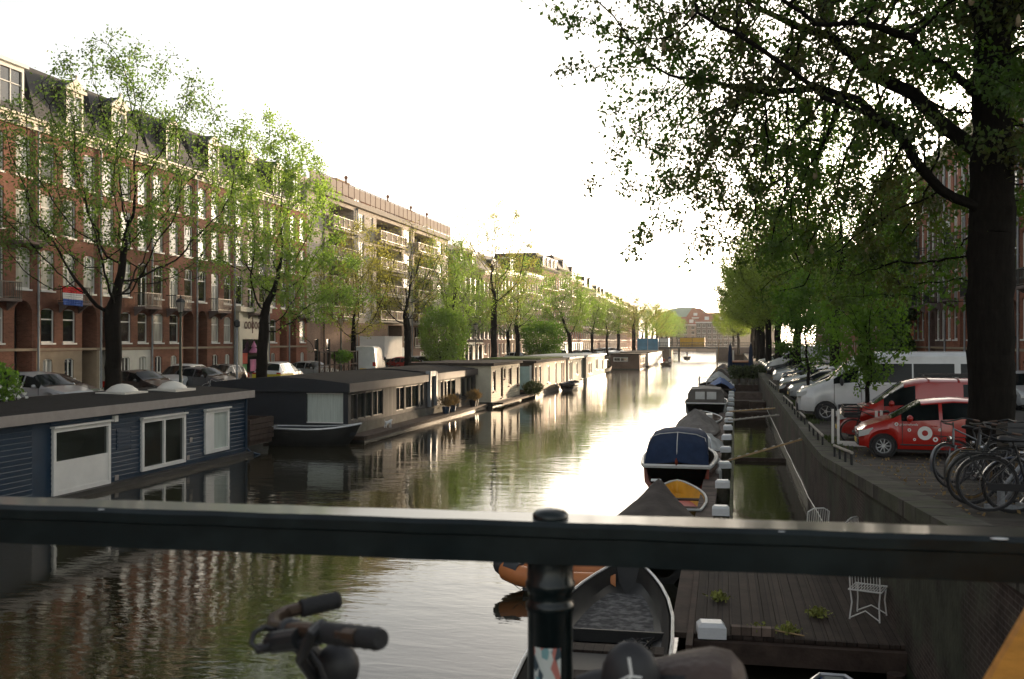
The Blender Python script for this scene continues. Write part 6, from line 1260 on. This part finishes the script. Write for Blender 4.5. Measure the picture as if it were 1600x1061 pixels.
garden_chair('white garden chair at the back of the deck, left one against quay wall', (1.75, 20.6, .56), 200)
garden_chair('white garden chair at the back of the deck, right one against quay wall', (2.15, 19.6, .56), 230)
def gangplank(label, a, c, w, m, cleats=True, group='gangplanks between jetty and quay'):
    t = thing('gangplank', label, 'gangplank', (0, 0, 0), 0, group); a, c = Vector(a), Vector(c); b = MB(); b.bar(a, c, w, .05); b.build('board', m, t)
    if cleats:
        n = int((c - a).length / .3); d = (c - a).normalized(); s = d.cross(Vector((0, 0, 1))).normalized() * (w / 2)
        k = MB()
        for i in range(1, n): p = a + d * i * .3 + Vector((0, 0, .04)); k.bar(p - s, p + s, .05, .03)
        k.build('cleats', 'stone', t)
gangplank('gangplank sloping up from the jetty to the quay by the white barrier', (Xj(34) - .1, 34., .75), (Xw(33) + .2, 33.2, 1.72), .26, 'wood_light')
gangplank('thin grey gangplank level across the narrow water', (Xj(49.5), 49.5, .95), (3.3, 50.4, 1.25), .25, 'stone')
gangplank('orange-brown gangplank just beyond the thin grey one', (Xj(55), 55., 1.0), (3.0, 55.4, 1.2), .35, 'wood_light')
for i, (y, L_, m, z, l) in enumerate([(40.8, 2.3, 'wood_dark', .15, 'low floating beam across the narrow water'), (62, 3., 'wood_dark', .5, 'dark floating platform with a box, between jetty and quay'), (70, 3.5, 'plank_jetty', .6, 'brown floating platform in the shade between jetty and quay'), (80, 4, 'wood_dark', .7, 'farther dark platform between jetty and quay'), (92, 6, 'plank_jetty', .8, 'platform under the planters near the parasols')]):
    b = MB(); b.box(Xj(y) + .3, Xw(y) - .15, y, y + (.12 if i == 0 else L_), z - .14, z); 
    if i: b.box(Xj(y) + .35, Xw(y) - .3, y + .1, y + .3, -.3, z - .141); b.box(Xj(y) + .3, Xw(y) - .15, y + L_ - .12, y + L_, z + .002, z + .5)
    tag(b.build('floating_platform', m), l, 'platform', 'platforms between jetty and quay')
b = MB(); b.box(0, .9, 0, .5, 0, .45); b.box(-.03, .93, -.03, .53, .451, .5); tag(b.build('storage_box', 'wood_dark', None, (1.7, 64, .5)), 'wooden box standing on a floating platform', 'box')
b = MB(); b.tube([(Xw(y) - .06, y, .32 + .02 * math.sin(y)) for y in range(18, 75, 3)], .012, 6); tag(b.build('pipe', 'boat_white'), 'thin pale pipe running along the foot of the right quay wall', 'pipe')
# parasols on the terrace, planters
for y, x, l in ((101, .8, 'closed navy parasol left of the two, by the jetty end'), (96, 2.65, 'closed navy parasol right of the two, beside the planters')):
    t = thing('parasol', l, 'parasol', (x, y, .8), 0, 'closed navy parasols'); b = MB(); b.cyl((0, 0, 0), (0, 0, 3.9), .04, 8); b.build('pole', 'zinc', t); b = MB(); b.lathe([(.2, 1.1), (.24, 1.4), (.2, 2.6), (.14, 3.4), (.03, 3.8)], n=12); b.build('canopy', 'tarp_navy', t); b = MB(); b.lathe([(.35, 0), (.35, .1), (.05, .12)], n=12); b.build('base', 'concrete', t)
for i in range(4):
    p = thing('planter', ['leafy planter nearest the parasols, on the platform', 'second leafy planter on the platform', 'third leafy planter on the platform', 'leafy planter against the quay by the parasols'][i], 'planter', (1.2 + i * .75, 93.5 + i * .3, .8), 0, 'leafy planters on the platform'); b = MB(); b.lathe([(.28, 0), (.36, .55)], n=10); b.build('pot', 'concrete', p); q = bush(30 + i, 900, (.6, .6, .7), .16, 'leaf_bush'); o = link('foliage', q[1], p, (0, 0, .5)); link('stem', q[0], p, (0, 0, .4))
t = thing('houseboat', 'low dark workboat cabin beside the parasols under the trees', 'houseboat', (.9, 118, 0), 0); b = MB(); b.box(0, 2.4, 0, 9, -.3, 1.); b.build('hull', 'hull_black', t); b = MB(); b.box(.2, 2.2, 1, 8, 1.001, 2.3); b.build('cabin', 'tarp_navy', t); b = MB(); b.box(.05, 2.35, .8, 8.2, 2.301, 2.42); b.build('roof', 'brick_orange', t)
t = thing('wreath_post', 'thin pale post with a ring buoy at the far end of the capped posts', 'post', (Xj(134), 134, 0)); b = MB(); b.tube([(0, 0, 0), (0, 0, 3.6)], [.16, .1], 8); b.build('pole', 'paint_white', t); b = MB(); b.tube([(.38 * math.cos(a), 0, 1.7 + .38 * math.sin(a)) for a in [math.pi * i / 8 for i in range(16)]], .1, 6, closed=True); b.build('ring_buoy', 'boat_grey', t)
# low white rails on the quay edge and the white barrier frame
for i, (y0, y1, l) in enumerate([(22.3, 25.8, 'low rail with pale top on the coping, nearest the red car'), (28.6, 33., 'low rail with pale top left of the white barrier'), (35.5, 40.5, 'low rail with pale top beside the minibus wheel'), (43, 49, 'low rail with pale top beyond the minibus'), (60, 68, 'distant low rail with pale top on the coping')]):
    t = thing('quay_rail', l, 'rail', (0, 0, 0), 0, 'low rails on the right quay edge'); b = MB(); n = 4; xq = Xw(y0) + .22
    b.tube([(xq, y0, Zs(y0) + .3), (xq, y1, Zs(y1) + .3)], .035, 8); b.build('pipe', 'stone', t); b = MB()
    for k in range(n): y = y0 + .1 + k * (y1 - y0 - .2) / (n - 1); b.cyl((xq, y, Zs(y)), (xq, y, Zs(y) + .28), .028, 6)
    b.build('post', 'black_metal', t)
t = thing('barrier', 'white painted steel barrier frame in front of the red panel van', 'barrier', (3.05, 28.3, 1.93), 6)
for x, y in ((0, .6), (.12, .45), (1.0, -.1), (1.18, .1)): b = MB(); b.box(x, x + .06, y, y + .06, 0, .98); b.build('post', 'paint_white', t)
b = MB(); b.bar((.15, .4, .06), (1.05, -.07, .06), .1, .12); b.build('kerb_beam', 'paint_white', t)
# grass and weeds between kerb and cars
g = np.random.default_rng(8); n = 5200; y = g.uniform(22, 60, n); x = np.array([Xw(a) for a in y]) + .45 + np.abs(g.normal(0, .22, n)); k = (np.sin(y * 2.1) + np.sin(y * .7)) > .2; C = np.stack([x, y, np.full(n, 1.9)], 1)[k]
tag(link('grass', leafmesh(C, .11, 'grass', 'leaf_bush', g, -2.5, asp=.2)), kind='stuff', label='short green weeds along the quay kerb by the parked cars')
# fallen leaves / debris on the right street
C = np.stack([g.uniform(3, 9, 1500), g.uniform(10, 30, 1500), np.zeros(1500)], 1); C[:, 2] = [Zs(a) + .01 for a in C[:, 1]]; tag(link('leaves', leafmesh(C, .07, 'leaves', 'leaf_dry', g, .0)), kind='stuff', label='scattered dry leaves on the brick paving')

# ---------------------------------------------------------------- street lamps, fences, flag
def lantern_post(label, loc, h=4.2, col='paint_green', crown=False, group='old lantern posts on the left quay'):
    t = thing('street_lamp', label, 'street lamp', loc, 0, group); b = MB(); b.lathe([(.16, 0), (.15, .5), (.09, .6), (.075, 1.2), (.06, h), (.1, h + .05), (.04, h + .12)], n=12); b.build('post', col, t)
    b = MB(); b.lathe([(.13, h + .12), (.25, h + .62)], n=6); b.build('lantern_glass', 'lamp_glass', t); b = MB(); b.lathe([(.28, h + .62), (.18, h + .78), (.06, h + .84), (.03, h + 1.0)], n=6)
    for i in range(6): a = math.pi * i / 3; b.cyl((.13 * math.cos(a), .13 * math.sin(a), h + .12), (.255 * math.cos(a), .255 * math.sin(a), h + .63), .014, 4)
    if crown:
        for i in range(6): a = math.pi * i / 3; b.cyl((.1 * math.cos(a), .1 * math.sin(a), h + .8), (.2 * math.cos(a), .2 * math.sin(a), h + 1.05), .03, 4)
    b.build('lantern_frame', 'paint_crown' if crown else 'black_metal', t); return t
mat('lamp_glass', (.7, .66, .6), .3, var=.1, trans=(.5, (1, 1, 1))); mat('paint_crown', (.22, .03, .02), .5)
lantern_post('old lantern on a dark post in front of twin archways', (-27.6, 47.2, 1.9), 4.3)
lantern_post('old lantern with red crown beside the white high van', (-28.3, 71.3, 1.9), 4.0, crown=True)
lantern_post('old lantern near the corner shop', (-25.9, 104, 1.9), 4.0)
for x, y, h, l in ((-24.2, 46.8, 3.6, 'slim grey pole behind the charcoal houseboat end'), (-19.6, 240, 9, 'tall thin lamp mast near the far bridge')):
    t = thing('street_pole', l, 'pole', (x, y, 1.9)); b = MB(); b.cyl((0, 0, 0), (0, 0, h), .05 if h < 5 else .09, 8); b.build('pole', 'zinc', t); b = MB(); b.lathe([(.06, h), (.16, h + .06), (.16, h + .3), (.04, h + .4)], n=8); b.build('head', 'black_metal' if h < 5 else 'paint_white', t)
lantern_post('lantern lamp in the shade under the right-hand trees', (8.3, 60, 1.9), 4., group='lamps on the right street')
# terrace fence and folded umbrella frames behind the charcoal houseboat
t = thing('wooden_pergola', 'dark timber fence frame on the quay beside the white-yellow car', 'fence', (-26.6, 63.2, 1.9), 90); b = MB()
for i in range(9): b.box(i * .9, i * .9 + .1, 0, .1, 0, 2.2)
for z in (.5, 1.2, 2.1): b.box(0, 7.3, .02, .08, z, z + .09)
b.build('frame', 'wood_dark', t); b = MB()
for i in range(8): b.bar((i * .9 + .1, .05, .5), (i * .9 + .9, .05, 1.2), .03)
b.build('brace', 'wood_dark', t)
t = thing('planter_bush', 'small dark potted shrub on the timber fence', 'shrub', (-26.4, 66.6, 3.3)); q = bush(51, 1200, (.8, .8, .45), .14, 'leaf_dark'); link('stem', q[0], t); link('foliage', q[1], t)
# striped flag hanging from the balcony rail
mat('flag_red', (.55, .03, .03), .8, var=.1); mat('flag_white', (.7, .7, .7), .8, var=.05); mat('flag_blue', (.03, .09, .35), .8, var=.1)
b = MB(); nx, nz = 14, 9
for k in range(nz):
    for i in range(nx):
        def P(i, k): u, v = i / nx, k / nz; return (-34.40 + .05 * math.sin(u * 9 + v * 2) * v + .02, 46.95 + u * 1.75 + .03 * v, 7.72 - v * .98 - .05 * u * v)
        b.add([P(i, k), P(i + 1, k), P(i + 1, k + 1), P(i, k + 1)], [(0, 1, 2, 3)], min(2, k // 3), True)
o = b.build('flag', ['flag_red', 'flag_white', 'flag_blue']); s = o.modifiers.new('thick', 'SOLIDIFY'); s.thickness = .01; tag(o, 'red, white and blue striped flag hung over a balcony rail', 'flag')

# ---------------------------------------------------------------- the far bridge and what closes the view
mat('bridge_steel', (.05, .055, .06), .6, var=.2)
t = thing('far_bridge', 'low flat bridge with iron railing crossing the canal in the distance', 'bridge', (0, 246, 0)); b = MB(); b.box(-20, 22, 0, 13.5, 2.95, 3.35); b.build('deck', 'bridge_steel', t)
b = MB(); b.box(-20, -12.6, .1, 9, -.5, 2.949); b.build('left_abutment', 'brick_grey', t); b = MB(); b.box(-.9, 22, .1, 9, -.5, 2.949); b.build('right_abutment', 'brick_grey', t)
b = MB(); b.box(-1.4, -.901, -.1, 9.1, -.5, 2.94); b.box(-12.599, -12.1, -.1, 9.1, -.5, 2.94); b.build('pier', 'stone', t); b = MB()
for i in range(5): b.box(-10.6 + i * .08, -10.4 + i * .08, 3, 3.3, -.3, 2.94)
b.build('support', 'bridge_steel', t)
for y in (.1, 8.8):
    b = MB(); b.box(-20, 22, y, y + .1, 4.35, 4.45); b.box(-20, 22, y + .02, y + .08, 3.6, 3.66)
    for i in range(106): b.box(-20 + i * .4, -19.95 + i * .4, y + .02, y + .07, 3.351, 4.35)
    b.build('railing', 'bridge_steel', t)
t = thing('street_ramp', 'brick-faced ramp of the street up to the right end of far bridge', 'ramp', (1.2, 215, 0)); b = MB(); b.prism([(0, 1.95), (14, 1.95), (14, 3.3), (0, 3.3)], 25, 31, T=None); b.build('wall', 'brick_grey', t)
def box_thing(name, label, cat, x0, x1, y, d, z0, z1, m, trim, extra=None):
    t = thing(name, label, cat, (x0, y, 0)); w = x1 - x0; b = MB(); b.box(0, w, 0, d, z0, z1); b.build('body', m, t); b = MB(); n = max(2, int(w / 2.5))
    for i in range(n + 1): x = i * (w - .1) / n; b.box(x, x + .1, -.06, -.002, z0, z1)
    b.box(0, w, -.06, d, z1 + .002, z1 + .1); b.build('trim', trim, t); return t
mat('container_yellow', (.7, .38, .02), .6, var=.15); mat('hoarding_blue', (.08, .3, .5), .6, var=.3, scale=.4)
box_thing('container', 'bright yellow container standing behind the far bridge', 'container', -10.5, -4.2, 256, 2.4, 3.36, 5.6, 'container_yellow', 'orn_brown')
box_thing('hoarding', 'light blue printed hoarding under the trees near the bridge', 'hoarding', -19.6, -14.6, 236, .3, 2., 5.4, 'hoarding_blue', 'boat_white')
box_thing('container', 'blue container left of the yellow one under the trees', 'container', -18.5, -14, 262, 3, 2.2, 5.2, 'hoarding_blue', 'boat_white')
box_thing('lorry_trailer', 'white trailer between the blue hoarding and the yellow container', 'trailer', -15.5, -13.2, 256, 2.5, 3.2, 5.4, 'paint_white', 'boat_white')
def far_block(label, x0, x1, y, d, zt, zr, m, rm, nfl, cols):
    t = thing('canal_house', label, 'house', (x0, y, 0), 0, 'houses closing the view beyond the bridge'); w = x1 - x0; ops = []; fh = (zt - 2.5) / nfl
    for i in range(cols):
        for k in range(nfl): x = (i + .5) * w / cols; z = 3.1 + k * fh; ops.append((x - .8, x + .8, z, z + fh * .62)); link('window', win_meshes(1.6, round(fh * .62, 2), 'two', 'paint_white', 'glass_room')[0], t, (x - .8, 0, z))
    b = MB(); b.box(.2, w - .2, .22, .3, 2, zt - .2); b.build('glazing', 'glass_room', t)
    shell(t, w, d, 0, zt, m, ops=ops); b = MB(); b.box(-.3, w + .3, -.5, d, zt + .002, zt + .5); b.build('cornice', 'paint_white', t)
    b = MB(); b.add([(0, 0, zt + .5), (w, 0, zt + .5), (w - 3, 4.5, zr), (3, 4.5, zr), (0, d, zt + .5), (w, d, zt + .5), (w - 3, d - 4.5, zr), (3, d - 4.5, zr)], [(0, 1, 2, 3), (1, 5, 6, 2), (4, 0, 3, 7), (5, 4, 7, 6), (3, 2, 6, 7)]); b.build('roof', rm, t)
    for i in range(int(w / 7)): b = MB(); b.box(4 + i * 7, 6. + i * 7, .9, 4, zt + 1, zt + 3); b.build('dormer', 'paint_white', t)
far_block('red-roofed four-storey house closing the canal view', -12, 8, 480, 14, 13.4, 18.3, 'brick_grey', 'slate_red', 4, 8)
far_block('pale lower house left of the red-roofed one', -27, -12.3, 505, 14, 12.6, 17., 'brick_beige', 'slate_red', 4, 4)
far_block('red house behind, its roof showing above the pale lower one', -19, -8, 545, 14, 17, 22.5, 'brick_red', 'slate_red', 4, 4)
mat('roof_green', (.2, .33, .27), .7, var=.15, scale=.3)
for x, y, l in ((-22, 620, 'big pale green hipped roof rising behind the red roofs'), (14, 640, 'second green roof, half behind the right-hand trees')):
    t = thing('hall', l, 'building', (x, y, 0)); b = MB(); b.box(-18, 18, 0, 30, 0, 14); b.build('wall', 'brick_beige', t); b = MB(); b.loft([[(-a, y0, z), (a, y0, z), (a, y1, z), (-a, y1, z)] for a, y0, y1, z in ((20, -1, 31, 14), (16, 3, 27, 20), (10, 8, 22, 24.5), (4, 12, 18, 26))], smooth=False); b.build('roof', 'roof_green', t)

# ---------------------------------------------------------------- our bridge: railing, deck, the two parked bicycles
RZ = 1.8
t = thing('bridge', 'stone bridge deck underfoot carrying the dark iron railing', 'bridge', (0, 0, 0)); b = MB(); b.box(-30, 14, -9, 2.15, 2.9, 3.3); b.build('deck', 'concrete', t); b = MB(); b.box(-30, 14, 1.7, 2.2, 3.302, 3.4); b.build('edge_stone', 'stone', t)
t = thing('bridge_railing', 'thick dark green iron handrail on ringed posts crossing the whole view', 'railing', (-.318, 1.86, 4.466), RZ)
def rprof(x): return [(x, -.05, -.078), (x, -.05, -.03), (x, -.056, -.026), (x, -.056, -.008), (x, -.046, 0), (x, .046, 0), (x, .056, -.008), (x, .056, -.026), (x, .05, -.03), (x, .05, -.078)]
g0 = random.Random(2); b = MB(); b.loft([[(x, y, z + .0008 * math.sin(x * 23 + y * 40)) for x, y, z in rprof(x0)] for x0 in np.linspace(-5, 4, 90)], smooth=True); b.build('handrail', 'rail_paint', t, angle=30)
for i, x in enumerate((-4.6, -2.3, 0, 2.3)):
    b = MB(); b.lathe([(0.0642, -1.1), (0.0642, -1.02), (0.0428, -1.0), (0.0428, -.175), (0.0460, -.172), (0.0465, -.162), (0.0428, -.157), (0.0412, -.148), (0.0428, -.138), (0.0465, -.134), (0.0471, -.122), (0.0439, -.117), (0.0433, -.079)], n=28); b.lathe([(.034, .0005), (.034, .006), (.028, .013), (.012, .017), (.001, .018)], n=20); p = b.build('post', 'rail_paint', t, (x, 0, 0), angle=50)
    if i == 2: sp = p
for z in (-.62, -1.0): b = MB(); b.cyl((-5, 0, z), (4, 0, z), .014, 8); b.build('lower_rail', 'rail_paint', t)
def sticker():
    m = bpy.data.materials.new('sticker'); m.use_nodes = True; n = m.node_tree.nodes; l = m.node_tree.links; p = n['Principled BSDF']; p.inputs['Roughness'].default_value = .5
    tc = n.new('ShaderNodeTexCoord'); vo = n.new('ShaderNodeTexVoronoi'); vo.inputs['Scale'].default_value = 90; mp = n.new('ShaderNodeMapping'); mp.inputs['Scale'].default_value = (1, 1, .45); l.new(tc.outputs['Object'], mp.inputs[0]); l.new(mp.outputs[0], vo.inputs[0])
    cr = n.new('ShaderNodeValToRGB'); e = cr.color_ramp; e.interpolation = 'CONSTANT'; e.elements[0].color = (.6, .65, .62, 1); e.elements[1].position = .8; e.elements[1].color = (.05, .08, .1, 1)
    for q, c in ((.4, (.5, .18, .15, 1)), (.5, (.62, .66, .64, 1)), (.66, (.2, .38, .4, 1))): k = e.elements.new(q); k.color = c
    sx = n.new('ShaderNodeSeparateColor'); l.new(vo.outputs['Color'], sx.inputs[0]); l.new(sx.outputs[0], cr.inputs[0]); l.new(cr.outputs[0], p.inputs['Base Color']); M['sticker'] = m
g0 = random.Random(6)
for x, w in ((.78, .012), (.86, .006), (1.15, .007), (-.9, .006), (.42, .005), (-1.6, .007)):
    b = MB(); b.ball((x, -.05, -.003), w, 8, sc=(1.3, .8, .12)); b.build('dropping', 'post_cap', t)
sticker(); b = MB(); b.loft([[(.0434 * math.sin(a), -.0434 * math.cos(a), z) for a in np.linspace(-.62, .6, 9)] for z in (-.3, -.235)], closed=False, caps=False); b.build('sticker', 'sticker', sp)
mat('wood_orange', (.62, .27, .04), .7, var=.25, scale=9, bump=.3, stretch=(1, 1, 8)); b = MB(); b.prism([(-.21, 0), (.5, 0), (.5, .66), (.137, .66)], 0, .025)
tag(b.build('orange_board', 'wood_orange', None, (.3, 1.5, 3.8), (0, 0, 0)), 'orange wooden board in the bottom right corner', 'board')
# bicycle one: only its handlebar shows
def town_bike(label, loc, rz, **k): return bicycle(label, loc, rz, group='bicycles leaning on the bridge railing', **k)
# the leaning bicycle: its bar, bent back to two grips, and its saddle stand above the frame's bottom edge
mat('bar_bronze', (.09, .062, .045), .35, metal=.6, var=.3, scale=30)
bl = (-.80, 1.46, 3.3)
bk = bicycle('dark bicycle leaning on the railing, showing its swept handlebar and brown-topped saddle', bl, 0, bar=True, sz=.075, sscale=.7, saddle='leather', detail=False)
def lw(px, py, t):   # camera-relative direction to a local point of the bicycle
    u = (px - 800) / 1556; c, s = math.cos(R(YAW)), math.sin(R(YAW)); return (t * (u * c - s) - bl[0], t * (c + u * s) - bl[1], 4.8 - (py - 533) / 1556 * t - bl[2])
b = MB(); b.tube([lw(560, 995, 1.33), lw(480, 984, 1.42), lw(450, 985, 1.5), lw(428, 980, 1.58), lw(428, 968, 1.66), lw(448, 956, 1.71), lw(505, 942, 1.75)], .0115, 10); hbar = b.build('handlebar', 'bar_bronze', bk)
for a, c in (((495, 987, 1.40), (596, 999, 1.31)), ((470, 951, 1.72), (530, 937, 1.76))):
    b = MB(); p, q = Vector(lw(*a)), Vector(lw(*c)); k = 14; b.tube([p + (q - p) * i / k for i in range(k + 1)], [.0148 + (.0012 if i % 2 else 0) for i in range(k)] + [.013], 14); b.build('grip', 'rubber', hbar)
b = MB(); b.cyl(lw(455, 990, 1.5), lw(512, 1048, 1.54), .016, 10); b.cyl(lw(512, 1040, 1.54), lw(516, 1100, 1.55), .019, 12); b.ball(lw(455, 990, 1.5), .024, 10); b.build('stem', 'black_metal', bk)
b = MB(); b.tube([lw(500, 998, 1.38), lw(470, 1006, 1.42), lw(430, 1010, 1.46), lw(404, 1014, 1.48)], [.009, .008, .007, .008], 8); b.cyl(lw(470, 998, 1.42), lw(425, 1004, 1.48), .016, 10); b.build('brake_lever', 'black_metal', hbar)
b = MB(); b.tube([lw(*p) for p in ((428, 1006, 1.46), (405, 1015, 1.45), (393, 1006, 1.45), (396, 990, 1.46), (412, 980, 1.48), (432, 985, 1.5), (470, 1000, 1.46), (500, 1040, 1.44), (515, 1080, 1.45))], .0042, 6); b.build('brake_cable', 'plastic_black', hbar)
b = MB(); b.tube([lw(*p) for p in ((505, 975, 1.40), (488, 990, 1.37), (480, 1008, 1.39), (470, 1030, 1.45), (490, 1060, 1.5))], .0085, 8); b.build('cable_wrap', 'plastic_black', hbar)
b = MB(); c = Vector(lw(528, 1042, 1.5)); b.ball(c, .034, 14, sc=(1, .8, 1.1)); b.build('front_lamp', 'plastic_black', bk)
t = thing('bag', 'small black pouch with white scrawled mark tucked before the brown saddle', 'bag', (-.125, 1.40, 4.345)); b = MB(); b.ball((0, 0, -.02), .05, 14, sc=(.85, .6, 1.1)); b.build('pouch', 'plastic_black', t)
b = MB(); b.tube([(0, -.033, .022), (.004, -.037, 0), (-.003, -.037, -.02), (.002, -.036, -.03)], .0022, 5); b.tube([(-.014, -.034, -.012), (.0, -.038, -.002), (.018, -.034, -.004)], .0018, 5); b.build('printed_mark', 'cloth_white', t)
# ---------------------------------------------------------------- evening haze down the canal
def haze():
    b = MB(); b.box(-75, 75, -125, 700, -1.4, 30)
    o = b.build('haze', []) if False else None
    me = bpy.data.meshes.new('haze'); me.from_pydata(b.v, [], b.f); m = bpy.data.materials.new('haze'); m.use_nodes = True; n = m.node_tree.nodes; n.remove(n['Principled BSDF'])
    v = n.new('ShaderNodeVolumePrincipled'); v.inputs['Density'].default_value = .0002; v.inputs['Color'].default_value = (1, .97, .9, 1); v.inputs['Anisotropy'].default_value = .35
    m.node_tree.links.new(v.outputs[0], n['Material Output'].inputs['Volume']); me.materials.append(m); o = link('haze', me); tag(o, kind='stuff', label='pale evening haze hanging over the canal')
haze()
